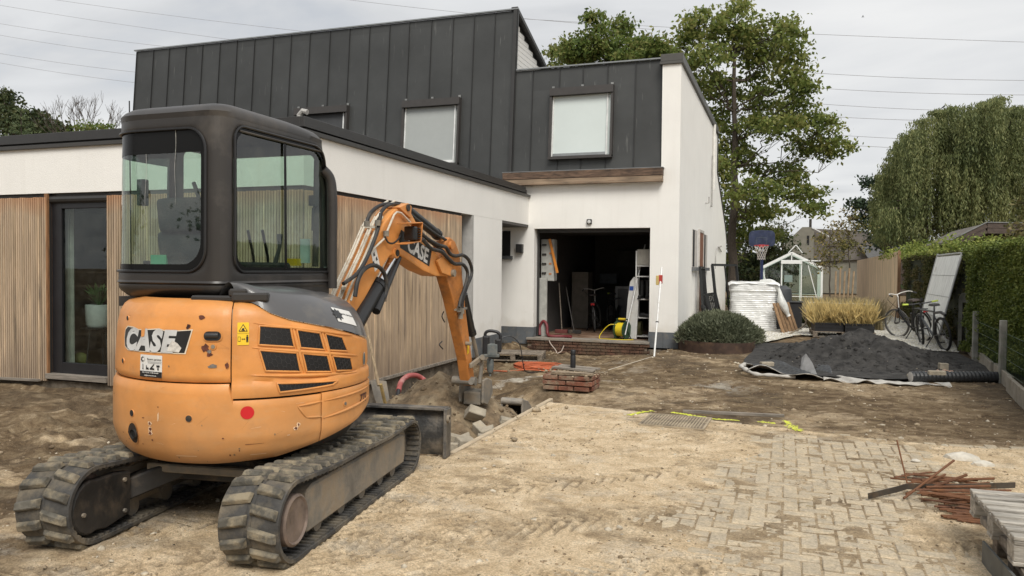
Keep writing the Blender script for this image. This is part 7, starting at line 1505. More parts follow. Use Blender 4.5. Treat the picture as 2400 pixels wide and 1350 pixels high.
# --- bicycles
def bicycle(name, label, loc, rz, lean, frame_m, kind):
    t = thing(name, label, 'bicycle', loc, rz); t.rotation_euler = (0, lean, rz)
    r = .345; wb = .53; tyre = M_BLKP; # local: y forward, x right
    for y, nm in ((-wb, 'rear_wheel'), (wb, 'front_wheel')):
        hub = thing(nm, None, None); hub.parent = t; hub.location = (0, y, r)
        if y > 0: hub.rotation_euler = (0, 0, R(-14) if kind == 'mtb' else R(22))
        b = B(); tw = .026 if kind == 'mtb' else .018; b.lathe([(r-tw+tw*math.cos(a), tw*math.sin(a)) for a in np.linspace(0, 2*math.pi, 9)], (0, 0, 0), 40, 'x'); b.build('tyre', mat('tyre_black', (.018, .018, .018), .8) if kind == 'mtb' or y < 0 else mat('tyre_grey', (.10, .095, .09), .8), hub, smooth=True)
        b = B(); b.lathe([(r-.052, -.010), (r-.040, -.012), (r-.040, .012), (r-.052, .010), (r-.052, -.010)], (0, 0, 0), 40, 'x'); b.build('rim', mat('rim_black', (.03, .03, .03), .4) if kind == 'mtb' else mat('rim_alu', (.35, .35, .35), .35, .6), hub, smooth=True)
        b = B()
        for k in range(24): a = 2*math.pi*k/24; a2 = a+.25*(1 if k % 2 else -1); sx = .03*(1 if k % 4 < 2 else -1); b.tube([(sx, .02*math.cos(a2), .02*math.sin(a2)), (0, (r-.045)*math.cos(a), (r-.045)*math.sin(a))], .0016, 3, cap=False)
        b.build('spokes', mat('spoke', (.55, .55, .55), .3, .8), hub, fix=False); b = B(); b.cyl((-.04, 0, 0), (.04, 0, 0), .022, n=10); b.build('hub', M_DK, hub)
    bb_ = (0, -.08, .28); seat = (0, -.26, .78); head = (0, .36, .80 if kind == 'mtb' else .72); headb = (0, .39, .62)
    b = B(); rr_ = .020 if kind == 'mtb' else .016
    if kind == 'mtb': b.tube([seat, head], rr_, 8); b.tube([headb, bb_], rr_*1.3, 8)
    else: b.tube(spline([headb, (0, .15, .42), bb_], 5), rr_*1.4, 8); b.tube(spline([head, (0, .16, .52), (0, -.16, .50)], 5), rr_, 8)
    b.tube([seat, bb_], rr_, 8); b.tube([head, headb], rr_*1.2, 8)
    for sx in (-.05, .05): b.tube([(0, -.1, .28), (sx, -wb, r)], .011, 6); b.tube([(0, seat[1]+.02, .70), (sx, -wb, r)], .009, 6)
    b.build('frame', frame_m, t, smooth=True)
    b = B()
    for sx in (-.055, .055): b.tube([(sx*.9, .40, .64), (sx, wb, r)], .017 if kind == 'mtb' else .012, 8)
    b.bar((-.06, .40, .65), (.06, .40, .65), .03, .03); b.build('fork', M_BLKP if kind == 'mtb' else frame_m, t, smooth=True)
    b = B(); b.tube([(0, -.26, .78), (0, -.29, .90)], .014, 8); b.build('seat_post', M_DK, t)
    b = B(); b.box((0, -.30, .93), (.15 if kind == 'mtb' else .19, .25, .05), taper=.8); b.build('saddle', mat('saddle_brown', (.045, .03, .025), .6) if kind != 'mtb' else M_BLKP, t, bevel=.018, seg=2)
    b = B()
    if kind == 'mtb': b.tube([(0, .36, .80), (0, .34, .88), (0, .42, .93)], .018, 8); b.tube([(-.33, .36, .94), (-.15, .40, .92), (.15, .40, .92), (.33, .36, .94)], .014, 8)
    else: b.tube([(0, .36, .72), (0, .33, .98), (0, .37, 1.03)], .014, 8); b.tube(spline([(-.28, .12, 1.05), (-.24, .26, 1.08), (-.12, .36, 1.06), (0, .37, 1.03), (.12, .36, 1.06), (.24, .26, 1.08), (.28, .12, 1.05)], 4), .012, 8)
    b.build('handlebar', M_BLKP if kind == 'mtb' else mat('bar_white', (.62, .60, .56), .4), t, smooth=True)
    for sx in (-1, 1):
        b = B(); b.tube([(sx*.24, .378, .93), (sx*.36, .355, .942)] if kind == 'mtb' else [(sx*.275, .16, 1.055), (sx*.285, .04, 1.04)], .019, 8); b.build('grip', mat('grip_lime', (.60, .72, .10), .5) if kind == 'mtb' else M_BLKP, t, smooth=True)
    b = B(); b.lathe([(.02, 0), (.095, 0), (.095, .006), (.02, .006)], (.045, -.08, .28), 20, 'x'); b.tube([(.06, -.08, .28), (.07, -.16, .14)], .010, 6); b.tube([(-.06, -.08, .28), (-.07, 0, .42)], .010, 6); b.build('crank', M_DK, t)
    for p in ((.11, -.16, .13), (-.11, 0, .43)): b = B(); b.box(p, (.09, .07, .02)); b.build('pedal', M_BLKP, t)
    b = B(); b.tube([(-.05, -.18, .28), (-.24, -.12, -.0)] if lean < 0 else [(.05, -.2, .28), (.22, -.1, 0)], .012, 6); b.build('kickstand', M_BLKP, t)
    b = B(); b.tube([(0, -wb+(.40*math.cos(R(a))), r+.385*math.sin(R(a))) for a in range(35, 160, 12)], .022 if kind == 'mtb' else .018, 6) if kind != 'mtb' else b.tube([(0, -wb+.25, .76), (0, -wb-.02, .79), (0, -wb-.22, .74)], .03, 6); b.build('mudguard', M_BLKP, t, smooth=True)
    if kind != 'mtb':
        b = B(); b.bb(-.07, .07, -wb-.18, -wb+.22, .735, .75); b.build('carrier', M_BLKP, t); b = B(); b.box((0, -wb-.19, .70), (.09, .03, .05)); b.build('rear_light', mat('light_red', (.50, .01, .015), .3), t); b = B(); b.tube(spline([(-.25, .2, 1.06), (-.22, .38, .95), (-.08, .45, .8), (0, .42, .70)], 5), .005, 4); b.build('brake_cable', M_BLKP, t)
        b = B(); b.box((0, -.15, .46), (.05, .10, .34)); b.build('battery_pack', M_BLKP, t, bevel=.015)
    else:
        b = B(); b.box((.03, .36, 1.0), (.05, .04, .07)); b.build('phone_mount', M_BLKP, t)
    return t
# mountain bike: rear wheel near the camera
def place_bike(t, rear, front):
    d = Vector(front)-Vector(rear); a = math.atan2(-d.x, d.y); t.location = ((rear[0]+front[0])/2, (rear[1]+front[1])/2, rear[2]); t.rotation_euler = (0, t.rotation_euler[1], a)
mtb = bicycle('mountain_bike', 'grey and black mountain bike with lime green grips on its kickstand', (0, 0, 0), 0, R(-7), mat('bike_grey', (.10, .105, .11), .35, .2), 'mtb'); place_bike(mtb, (3.02, 17.45, -.03), (2.82, 18.52, -.03))
mtb.rotation_euler = (0, R(-8), R(14)); mtb.location = (2.88, 17.95, -.03)
cty = bicycle('city_bike', 'city bicycle with swept white handlebar and red rear light beside the mountain bike', (0, 0, 0), 0, R(-7), mat('bike_black', (.02, .02, .022), .35), 'city'); cty.location = (2.72, 19.75, 0); cty.rotation_euler = (0, R(-9), R(22))
# bikes stored in the garage
for k, (x, y, rz_, lb_) in enumerate(((-4.62, 19.6, R(10), 'dark bicycle parked in the dim garage behind the brooms'), (-4.25, 20.6, R(-6), 'dark bicycle standing left of the mirror in the garage'))):
    g_b = bicycle('bicycle', lb_, (0, 0, 0), 0, R(-4), mat('bike_dark', (.03, .03, .035), .4), 'mtb' if k else 'city'); g_b.location = (x, y, gf); g_b.rotation_euler = (0, R(-4), rz_)
# --- construction fence panel covered with sheet, leaning
fp = thing('mesh_fence_panel', 'galvanised fence panel with pale corrugated sheet leaning against the hedge', 'fence panel', (0, 0, 0)); c0 = Vector([float(v) for v in ony(2138, 755, 21.6)]); c1 = Vector([float(v) for v in ony(2212, 755, 18.6)]); t1 = Vector([float(v) for v in ony(2257, 590, 18.75)]); t0 = Vector([float(v) for v in ony(2181, 598, 21.75)])
c0.z = c1.z = .05; t0.x, t1.x = 3.36, 3.36; c0.x, c1.x = 2.93, 2.93; c0.y = 20.6; t0.y = 20.6; c1.y = t1.y = 17.9; t0.z = t1.z = 1.98
b = B(); b.tube([c0, t0], .021, 8); b.tube([c1, t1+(t1-c1).normalized()*.06], .021, 8); b.tube([t0-(t0-c0)*.02, t1-(t1-c1)*.02], .021, 8); b.tube([c0+(t0-c0)*.06, c1+(t1-c1)*.06], .021, 8); b.build('tube_frame', mat('galvanised', (.42, .43, .43), .4, .6), fp, smooth=True)
b = B(); nrm = (t0-c0).cross(c1-c0).normalized(); 
if nrm.x > 0: nrm = -nrm
b.grid(lambda u, v: (c0+(c1-c0)*(.02+.96*u)).lerp(t0+(t1-t0)*(.02+.96*u), .06+.9*v)+nrm*(.006*math.sin(u*2*math.pi*34)+.004), 240, 8); b.build('corrugated_sheet', mat('clear_sheet', (.80, .82, .80), .4, var=.12, vscale=3, grain=(1, 10, 1)), fp, smooth=True)
for v_ in (.28, .51, .74): b = B(); b.tube([(c0.lerp(t0, v_))+nrm*.014, (c1.lerp(t1, v_))+nrm*.014], .004, 5); b.build('wire', mat('wire_dark', (.18, .18, .18), .5), fp)
b = B(); p = c0.lerp(t0, .84).lerp(c1.lerp(t1, .84), .09)+nrm*.016; q = c0.lerp(t0, .78).lerp(c1.lerp(t1, .78), .09)+nrm*.016; dd_ = (c1-c0).normalized()*.14; b.add([p, p+dd_, q+dd_, q], [(0, 1, 2, 3)]); b.build('label', M_WLBL, fp)
# --- timber fence
tf = thing('timber_fence', 'tall fence of narrow vertical larch boards along the gravel', 'fence', (3.5, 28.0, 0)); m_l = mat('larch_board', (.62, .47, .32), .75, var=.18, vscale=1.5, grain=(5, 5, .6), bump=.2, extra=per_object(.12))
fb = B(); fb.box((0, 0, 1.11), (.022, .115, 2.22)); fbm_ = fb.mesh('fence_board'); fbm_.materials.append(m_l)
for k in range(200): o = link('fence_board', fbm_, None, tf); o.location = (.0+.028*k*.122-(.008 if k % 2 else 0), .65+k*.122, .0); 
for z in (.4, 1.2, 2.0): b = B(); b.bar((.04, .6, z), (.72, 25, z), .03, .07); b.build('fence_rail', m_l, tf)
b = B(); b.box((.02, .55, 1.13), (.09, .09, 2.26)); b.build('end_post', mat('larch_dark', (.26, .15, .085), .8), tf)
# --- kerb plates, concrete posts, wire
for k, (xy, lb_) in enumerate((((2.72, 10.6), 'nearest section of low concrete kerb plate under the hedge'), ((2.93, 12.25), 'second section of low concrete kerb plate under the hedge'), ((3.10, 14.1), 'third section of concrete kerb plate, beside the bicycles'), ((3.28, 16.0), 'farthest section of concrete kerb plate, behind the bicycles'))):
    b = B(); b.bar((xy[0], xy[1], .0), (xy[0]+.19, xy[1]+1.75, .0), .05, .26); o = b.build('kerb_plate', mat('kerb_plate_concrete', (.30, .27, .22), .9, var=.15, bump=.4, dirt=(.18, .15, .10), dirt_amt=.6, dscale=4), bevel=.006); setp(o, lb_, 'kerb', 'concrete kerb plates along the hedge')
M_POST = mat('concrete_post', (.27, .265, .235), .9, var=.2, vscale=6, bump=.5, dirt=(.14, .16, .09), dirt_amt=.6, dscale=5)
for k, (x, y, h_, lb_) in enumerate(((3.02, 13.15, .85, 'slim concrete fence post nearest the camera by the hedge'), (3.22, 15.9, .85, 'slim concrete fence post in the middle of the wire fence'))):
    b = B(); b.box((x, y, h_/2-.05), (.09, .09, h_+.1)); o = b.build('concrete_post', M_POST, bevel=.01); setp(o, lb_, 'fence post', 'concrete posts of the wire fence')
t = thing('concrete_post', 'thick round-topped concrete post with a slot beside the rear bicycle wheel', 'fence post', (3.50, 18.3, 0), R(-20), 'concrete posts of the wire fence'); b = B(); b.prism([(-.11, 0), (-.11, 1.0), (-.09, 1.07), (-.05, 1.12), (.05, 1.12), (.09, 1.07), (.11, 1.0), (.11, 0), (.03, 0), (.03, .92), (-.03, .92), (-.03, 0)], -.05, .05, 'y'); b.build('body', M_POST, t, bevel=.008)
wf_ = thing('wire_fence', 'thin green wire mesh fence running between the concrete posts', 'wire fence', (3.2, 14, 0)); M_GW = mat('green_wire', (.06, .10, .06), .5)
for z in (.15, .32, .5, .68): b = B(); b.tube([(-.35, -2.6, z), (-.18, -.85, z-.01), (.02, 1.9, z), (.30, 4.3, z)], .0028, 4); b.build('wire', M_GW, wf_)
b = B()
for k in range(60): f = k/60; b.tube([(-.35+.65*f, -2.6+6.9*f, .12), (-.35+.65*f, -2.6+6.9*f, .70)], .0016, 3, cap=False)
b.build('mesh_wires', M_GW, wf_, fix=False)
# --- rusty steel bars, flat bar
M_RB = mat('rusty_bar', (.115, .055, .033), .85, .2, var=.35, vscale=14, bump=.6, bscale=90, dirt=(.30, .13, .05), dirt_amt=.6, dscale=9, extra=per_object(.3, (.19, .085, .04))); M_FB = mat('flat_iron', (.07, .06, .05), .55, .4, var=.3, dirt=(.20, .12, .06), dirt_amt=.5, dscale=8)
def gp3(px, py, z): return Vector([float(v) for v in onz(px, py, z)])
bars = [((2008, 1), None)]
BR = [((2102, 1032, .30), (2128, 1140, .02), .006, 'slender bar sticking up out of the rusty steel bars'), ((2118, 1168, .02), (2236, 1079, .22), .008, 'bar propped up highest at the right of the rusty pile'), ((2124, 1158, .03), (2215, 1112, .09), .008, 'bar lying slanted at the left of the rusty pile'), ((2190, 1140, .07), (2266, 1113, .15), .010, 'short bar rising over the right of the rusty pile'), ((2140, 1110, .02), (2320, 1138, .03), .010, 'long bar at the back of the rusty pile')]
rp = 'rusty reinforcing bars heaped beside the pallets'
for a, c, r_, lb_ in BR: b = B(); b.cyl(gp3(*a), gp3(*c), r_, n=8); o = b.build('steel_bar', M_RB, smooth=True); setp(o, lb_, 'steel bar', rp)
q = random.Random(21)
for k in range(44):
    y0 = 1112+k*2.6+q.uniform(-2, 2); x0 = 2108+(k*3.4)+q.uniform(-34, 34); z = .02+.07*math.exp(-((k-16)/11)**2)*q.random(); ln = q.uniform(.34, .62)
    p0 = gp3(x0, y0, z); a = R(q.uniform(-24, 34))+R(4); p1 = p0+Vector((ln*math.cos(a), ln*math.sin(a), q.uniform(-.01, .02))); b = B(); b.cyl(p0, p1, q.choice((.005, .007, .009)), n=8); o = b.build('steel_bar', M_RB, smooth=True); setp(o, 'one of the rusty reinforcing bars lying tangled in the low pile beside the pallets', 'steel bar', 'rusty bars lying tangled in the pile')
P_ = [gp3(2035, 1163, .03), gp3(2105, 1146, .06), gp3(2125, 1140, .07), gp3(2230, 1142, .06), gp3(2378, 1137, .05)]
b = B()
for a, c in zip(P_[:-1], P_[1:]): b.bar(a, c+(c-a).normalized()*.004, .006, .04, up=(0, 0, 1))
o = b.build('flat_iron_bar', M_FB); setp(o, 'dark flat iron bar with a bent end lying across the rusty bars', 'iron bar')
for px, py, s_, lb_ in ((2255, 1075, .09, 'larger pale chalky stone lump behind the steel bars'), (2305, 1090, .06, 'smaller pale stone lump right of the larger one'), (2147, 1080, .025, 'little white stone left of the steel bars')):
    p = gp3(px, py, .01); bm = bmesh.new(); bmesh.ops.create_icosphere(bm, subdivisions=2, radius=1)
    for v in bm.verts: f = .75+.5*float(fbm(np.array(v.co.x*1.4+px), np.array(v.co.y*1.4+v.co.z), 3)); v.co = Vector((v.co.x*s_*1.5*f, v.co.y*s_*f, v.co.z*s_*.6*f))
    me = bpy.data.meshes.new('stone'); bm.to_mesh(me); bm.free(); o = link('stone_lump', me, mat('chalk_stone', (.60, .56, .48), .9, var=.2, bump=1)); o.location = p; setp(o, lb_, 'stone')
# --- stacked pallets at the right edge
def pal_stack():
    c = onz(2290, 1200, .2)
    t1_ = pallet('upper weathered pallet with bleached board ends, on the stack at the right edge', (1.63, 4.68, .155), R(1), 1.2, .86, M_WOODL, boards=8)
    return t1_
pal_stack()
b = B(); b.box((0, 0, 0), (.10, 1.3, .045)); o = b.build('plank', M_GREYWOOD, bevel=.004); o.location = (1.14, 4.30, .166); o.rotation_euler = (0, 0, R(4)); setp(o, 'long grey plank lying lengthwise between the two pallets', 'plank')
pallet('lower dark pallet half under the bleached one at the right edge', (1.68, 4.45, .003), R(-2), 1.2, .86, M_WOOD, boards=7)
t = thing('zinc_strip', 'dull grey metal strip standing along the side of the lower pallet', 'metal strip', (1.035, 4.25, .072), R(3)); b = B(); b.bb(-.006, .006, .12, .45, -.07, .05); b.build('strip', mat('slate_strip', (.12, .125, .12), .6, .2, var=.2), t); b = B(); b.bb(-.007, .007, -.30, .115, -.07, .05); b.build('strip', mat('slate_strip', (.12, .125, .12)), t)
# ================================================================== vegetation, distance, wires
def leaf_mat(name, c0, c1, c2, tr=.25):
    m = bpy.data.materials.new(name); m.use_nodes = True; t = m.node_tree; l = t.links.new; b = t.nodes['Principled BSDF']; b.inputs['Roughness'].default_value = .6; b.inputs['Specular IOR Level'].default_value = .3
    g = t.nodes.new('ShaderNodeNewGeometry'); n1_ = t.nodes.new('ShaderNodeTexNoise'); n1_.inputs['Scale'].default_value = .9; n1_.inputs['Detail'].default_value = 6; l(g.outputs['Position'], n1_.inputs['Vector'])
    ri = t.nodes.new('ShaderNodeMath'); ri.operation = 'MULTIPLY_ADD'; l(g.outputs['Random Per Island'], ri.inputs[0]); ri.inputs[1].default_value = .42; 
    l(n1_.outputs['Fac'], ri.inputs[2]); r = t.nodes.new('ShaderNodeValToRGB'); l(ri.outputs[0], r.inputs[0]); e = r.color_ramp.elements; e[0].position = .38; e[0].color = (*c0, 1); e[1].position = .98; e[1].color = (*c2, 1); q = e.new(.68); q.color = (*c1, 1)
    l(r.outputs[0], b.inputs['Base Color'])
    tl_ = t.nodes.new('ShaderNodeBsdfTranslucent'); l(r.outputs[0], tl_.inputs[0]); mx_ = t.nodes.new('ShaderNodeMixShader'); mx_.inputs[0].default_value = tr; o = t.nodes['Material Output']; l(b.outputs[0], mx_.inputs[1]); l(tl_.outputs[0], mx_.inputs[2]); l(mx_.outputs[0], o.inputs[0]); MATS[name] = m; return m
M_BARK = mat('bark', (.070, .055, .042), .95, var=.35, vscale=8, grain=(4, 4, 1), bump=1.2, bscale=20)
G = np.random.default_rng(5)
def leaves(C_, N_, size, spread, m, name='foliage', parent=None, droop=0, aspect=.55, loc=(0, 0, 0), sizes=None, flatz=.6):
    """N_ leaf faces round each centre in C_ (k,3)"""
    k = len(C_); n_ = k*N_; c = np.repeat(C_, N_, 0); sp_ = spread if np.isscalar(spread) else np.repeat(spread, N_)[:, None]
    p = c+G.normal(0, 1, (n_, 3))*sp_*np.array([1, 1, flatz]); d = G.normal(0, 1, (n_, 3)); d[:, 2] -= droop; d /= np.linalg.norm(d, axis=1)[:, None]; u = G.normal(0, 1, (n_, 3)); s_ = np.cross(d, u); s_ /= np.linalg.norm(s_, axis=1)[:, None]; L_ = (size*G.uniform(.6, 1.35, n_))[:, None]
    V = np.stack([p-d*L_*.5, p+s_*L_*aspect*.5, p+d*L_*.5, p-s_*L_*aspect*.5], 1)-np.array(loc); return np_mesh(name, V.reshape(-1, 3), np.arange(n_*4).reshape(n_, 4), m, parent)
def limb(b, p, q, r0, r1, wob=.06, n=6, seed=0):
    g = random.Random(seed); P_ = []; p = Vector(p); q = Vector(q); L_ = (q-p).length
    for k in range(n+1): t_ = k/n; P_.append(p.lerp(q, t_)+Vector((g.gauss(0, 1), g.gauss(0, 1), g.gauss(0, .6)))*L_*wob*math.sin(math.pi*t_)*.5+Vector((0, 0, -L_*.06*math.sin(math.pi*t_))))
    b.tube(P_, [r0+(r1-r0)*k/n for k in range(n+1)], 7, cap=False); return P_
def lobed_tree(name, label, cat, base, trunk_top, lobes, leaf, m, r_tr, n_cl=26, per=26, group=None, csp=.30, bark=None, seed=1, hang=0):
    """lobes: (centre, (rx,ry,rz)); clusters sit in the outer half of each lobe, a limb runs to each, twigs to its clusters"""
    t = thing(name, label, cat, base, 0, group); b = B(); bs = Vector(base); g = random.Random(seed)
    tt = Vector(trunk_top)-bs; tp_ = limb(b, (0, 0, -.1), tt, r_tr, r_tr*.30, .012, 10, seed); CC = []; SS = []
    for i, (c, rad) in enumerate(lobes):
        c = Vector(c)-bs; zt = min(max(c.z-abs(Vector((c.x, c.y, 0)).length-0)*.55, tt.z*.12), tt.z*.97); k_ = min(range(len(tp_)), key=lambda j: abs(tp_[j].z-zt)); r_l = max(.02, r_tr*.34*(sum(rad)/3/1.6)); lp = limb(b, tp_[k_], c, r_l, r_l*.35, .14, 7, seed*31+i)
        n_ = max(4, int(n_cl*(rad[0]*rad[1]*rad[2])**(1/3)/1.2))
        for j in range(n_):
            d = Vector((g.gauss(0, 1), g.gauss(0, 1), g.gauss(0, 1))).normalized()*g.uniform(.45, 1.05)**.7; p = c+Vector((d.x*rad[0], d.y*rad[1], d.z*rad[2])); CC.append(p+bs); SS.append(csp*g.uniform(.55, 1.3))
            if j % 2 == 0: limb(b, lp[g.randrange(3, len(lp))], p, r_l*.28, .008, .15, 3, seed*7+i*50+j)
    b.build('trunk', bark or M_BARK, t, fix=False, smooth=True); leaves(np.array([list(p) for p in CC]), per, leaf, np.array(SS), m, 'crown', t, hang, loc=base, flatz=.5); return t
def at(px, py, Y): return [float(v) for v in ony(px, py, Y)]
def lobe(px, py, Y, w, h, dy=None, jit=0):
    D = float((np.array(at(px, py, Y))-CAM)@FW); k = D/FPX; return (at(px, py, Y+jit), (w*k, (dy if dy else w*k*.9), h*k))
M_OAK = leaf_mat('oak_leaves', (.07, .105, .028), (.20, .25, .065), (.29, .28, .09), .45)
M_OAK2 = leaf_mat('oak_leaves_light', (.06, .095, .025), (.15, .21, .05), (.25, .24, .08), .42)
M_DARKL = leaf_mat('dark_leaves', (.018, .030, .012), (.045, .065, .022), (.09, .095, .035))
# big oak behind the gable
OL = [(1650, 60, 60, 38), (1600, 115, 45, 45), (1725, 45, 42, 40), (1735, 110, 60, 45), (1800, 90, 55, 45), (1850, 95, 35, 40), (1660, 150, 55, 45), (1790, 160, 60, 40), (1850, 165, 45, 40), (1880, 215, 38, 30), (1700, 215, 50, 40), (1640, 200, 30, 40), (1790, 235, 60, 35), (1870, 265, 50, 30), (1930, 300, 38, 26), (1830, 300, 55, 30), (1960, 345, 40, 22), (1900, 345, 50, 24), (1760, 300, 45, 30), (1700, 330, 40, 34), (1740, 375, 55, 34), (1690, 400, 30, 30), (1820, 410, 70, 28), (1880, 450, 48, 22), (1910, 485, 28, 14), (1760, 450, 60, 32), (1700, 470, 35, 40), (1800, 490, 50, 24), (1730, 530, 45, 34), (1790, 550, 34, 26), (1705, 585, 30, 38), (1745, 90, 30, 30), (1620, 70, 22, 30), (1730, 20, 18, 18), (1850, 60, 14, 12), (1690, 270, 30, 30)]
g = random.Random(3)
lobed_tree('oak_tree', 'large spreading oak with browning tips rising behind the white gable wall', 'tree', (at(1716, 660, 38)[0], 38, 0), at(1722, 120, 38), [lobe(x, y, 38, w, h, jit=g.uniform(-2.2, 2.2)) for x, y, w, h in OL], .22, M_OAK, .25, n_cl=38, per=30, csp=.27, seed=4)
OL2 = [(1310, 130, 24, 22), (1350, 110, 30, 28), (1395, 60, 26, 32), (1400, 110, 36, 30), (1450, 70, 26, 26), (1450, 115, 40, 28), (1500, 110, 34, 24), (1545, 105, 22, 20), (1545, 125, 34, 16), (1350, 140, 50, 16), (1480, 140, 50, 14), (1420, 150, 60, 20)]
lobed_tree('broadleaf_tree', 'light green bushy tree showing above the small zinc roof', 'tree', (at(1430, 640, 34)[0], 34, 0), at(1420, 90, 34), [lobe(x, y, 34, w, h, jit=g.uniform(-1.5, 1.5)) for x, y, w, h in OL2], .20, M_OAK2, .22, n_cl=46, per=38, csp=.26, seed=8)
# willow: weeping curtains of fine leaves
def willow():
    base = (at(2290, 640, 36)[0], 36, 0); t = thing('weeping_willow', 'huge weeping willow hanging over the hedge at the right', 'tree', base); b = B(); bs = Vector(base); top = Vector(at(2300, 260, 36))-bs; limb(b, (0, 0, 0), top*.9, .45, .10, .06, 9, 3)
    outline = [(2058, 430), (2075, 375), (2105, 325), (2145, 280), (2180, 252), (2215, 236), (2255, 252), (2300, 238), (2335, 210), (2365, 240), (2410, 245), (2450, 290), (2500, 340)]
    arcs = []; q = random.Random(9)
    for i in range(150):
        k_ = q.random()*(len(outline)-1); j = int(k_); f = k_-j; px = outline[j][0]*(1-f)+outline[j+1][0]*f; py = outline[j][1]*(1-f)+outline[j+1][1]*f
        depth = q.uniform(-4.5, 3.5); drop = q.random()**.9*230 if i > 80 else q.random()*14; cx_ = 2275; px = cx_+(px-cx_)*((1-.12*abs(depth)/4.5*q.random()-.30*(drop/300)*q.random()) if i > 80 else 1-.02*q.random()); arcs.append((px, py+drop+q.uniform(2, 16), 36+depth))
    V = []; F = 0; pts_all = []; dirs = []; tipw = []
    for a in arcs:
        p = Vector(at(*a))-bs; c = Vector((0, 0, 0)).lerp(top, q.uniform(.45, .9)); limb(b, c, p, .06, .02, .1, 4, int(a[0])) if q.random() < .5 else None
        for s_ in range(q.randrange(18, 30)):
            ox, oy = q.gauss(0, .15), q.gauss(0, .15); ln = q.uniform(1.6, 4.2); ln = min(ln, p.z-2.9+q.uniform(-.4, .3)); ph = q.uniform(0, 6.28)
            if ln < .4: continue
            n_ = int(ln/.055)
            for k in range(n_):
                tt_ = k/n_; out_ = .28*(1-math.exp(-3*tt_)); pts_all.append((p.x+ox*(1+out_)+.05*math.sin(ph+tt_*5), p.y+oy*(1+out_)+.05*math.cos(ph+tt_*5), p.z-ln*tt_+.12*math.sin(min(1, tt_*6)*math.pi)))
    b.build('trunk', M_BARK, t, fix=False, smooth=True)
    P_ = np.array(pts_all); n_ = len(P_); d = G.normal(0, .45, (n_, 3)); d[:, 2] -= 1.1; d /= np.linalg.norm(d, axis=1)[:, None]; u = G.normal(0, 1, (n_, 3)); s_ = np.cross(d, u); s_ /= np.linalg.norm(s_, axis=1)[:, None]; L_ = G.uniform(.10, .20, n_)[:, None]; w_ = .020
    P_ = P_+G.normal(0, .035, (n_, 3)); V = np.stack([P_, P_+d*L_*.5+s_*w_, P_+d*L_, P_+d*L_*.5-s_*w_], 1)
    np_mesh('crown', V.reshape(-1, 3), np.arange(n_*4).reshape(n_, 4), leaf_mat('willow_leaves', (.05, .07, .025), (.17, .20, .08), (.33, .34, .15), .4), t); return t
willow()
# conifers and others
M_CON = leaf_mat('pine_needles', (.014, .028, .017), (.032, .055, .032), (.06, .085, .045), .15)
CL = [(2040, 425, 14, 10), (2060, 440, 24, 14), (2010, 480, 22, 9), (2050, 480, 40, 14), (2030, 505, 26, 12), (2080, 510, 40, 22), (2045, 535, 30, 12), (2090, 545, 40, 20), (2060, 565, 40, 14), (2110, 470, 40, 30), (2120, 560, 40, 20)]
lobed_tree('pine_tree', 'dark pine tree standing left of the weeping willow', 'tree', (at(2080, 640, 44)[0], 44, 0), at(2075, 430, 44), [lobe(x, y, 44, w, h, jit=g.uniform(-1.5, 1.5)) for x, y, w, h in CL], .20, M_CON, .25, n_cl=30, per=34, csp=.28, seed=12)
DL = [(1745, 590, 40, 36), (1790, 600, 36, 30), (1830, 575, 26, 34), (1850, 600, 20, 24), (1765, 640, 60, 26), (1830, 635, 50, 24), (1800, 560, 26, 26), (1710, 640, 30, 30)]
lobed_tree('garden_tree', 'dark bushy tree behind the basketball hoop', 'tree', (at(1800, 660, 46)[0], 46, 0), at(1800, 560, 46), [lobe(x, y, 46, w, h, jit=g.uniform(-1, 1)) for x, y, w, h in DL], .22, M_DARKL, .18, n_cl=26, per=30, csp=.32, seed=15)
GL = [(1835, 540, 22, 20), (1850, 560, 20, 24), (1815, 530, 20, 16)]
lobed_tree('birch_tree', 'thin grey-green tree left of the far house', 'tree', (at(1835, 660, 50)[0], 50, 0), at(1835, 530, 50), [lobe(x, y, 50, w, h) for x, y, w, h in GL], .16, leaf_mat('greyish_leaves', (.07, .08, .05), (.14, .15, .10), (.24, .24, .18)), .12, n_cl=20, per=14, csp=.35, seed=17)
M_SH = leaf_mat('autumn_shrub', (.06, .07, .02), (.15, .14, .04), (.28, .20, .08))
for k, (x0, lb_, Y, hp) in enumerate(((1945, 'young tree with sparse yellowing leaves right of the greenhouse', 27, 545), (1990, 'taller young tree tied to wooden stakes beside the larch fence', 27.5, 505))):
    L_ = [(x0+dx, hp+dy, w, h) for dx, dy, w, h in ((0, 0, 18, 16), (-20, 25, 20, 18), (18, 30, 20, 18), (-5, 55, 26, 20), (20, 70, 18, 18), (-22, 75, 16, 16))]
    lobed_tree('young_tree', lb_, 'tree', (at(x0, 700, Y)[0], Y, 0), at(x0, hp+10, Y), [lobe(x, y, Y, w, h) for x, y, w, h in L_], .085, M_SH, .035, n_cl=40, per=20, csp=.14, seed=20+k, group='young trees by the fence')
for k in range(5): b = B(); x = at(1958+k*9, 700, 26.5+k*.25)[0]; b.cyl((x, 26.5+k*.25, 0), (x+.02*k, 26.5+k*.25, 1.55+.1*(k % 2)), .026, n=8); o = b.build('tree_stake', mat('stake_wood', (.36, .25, .15), .85, var=.25), smooth=True); setp(o, 'one of the round wooden stakes holding the young trees by the larch fence', 'stake', 'wooden tree stakes')
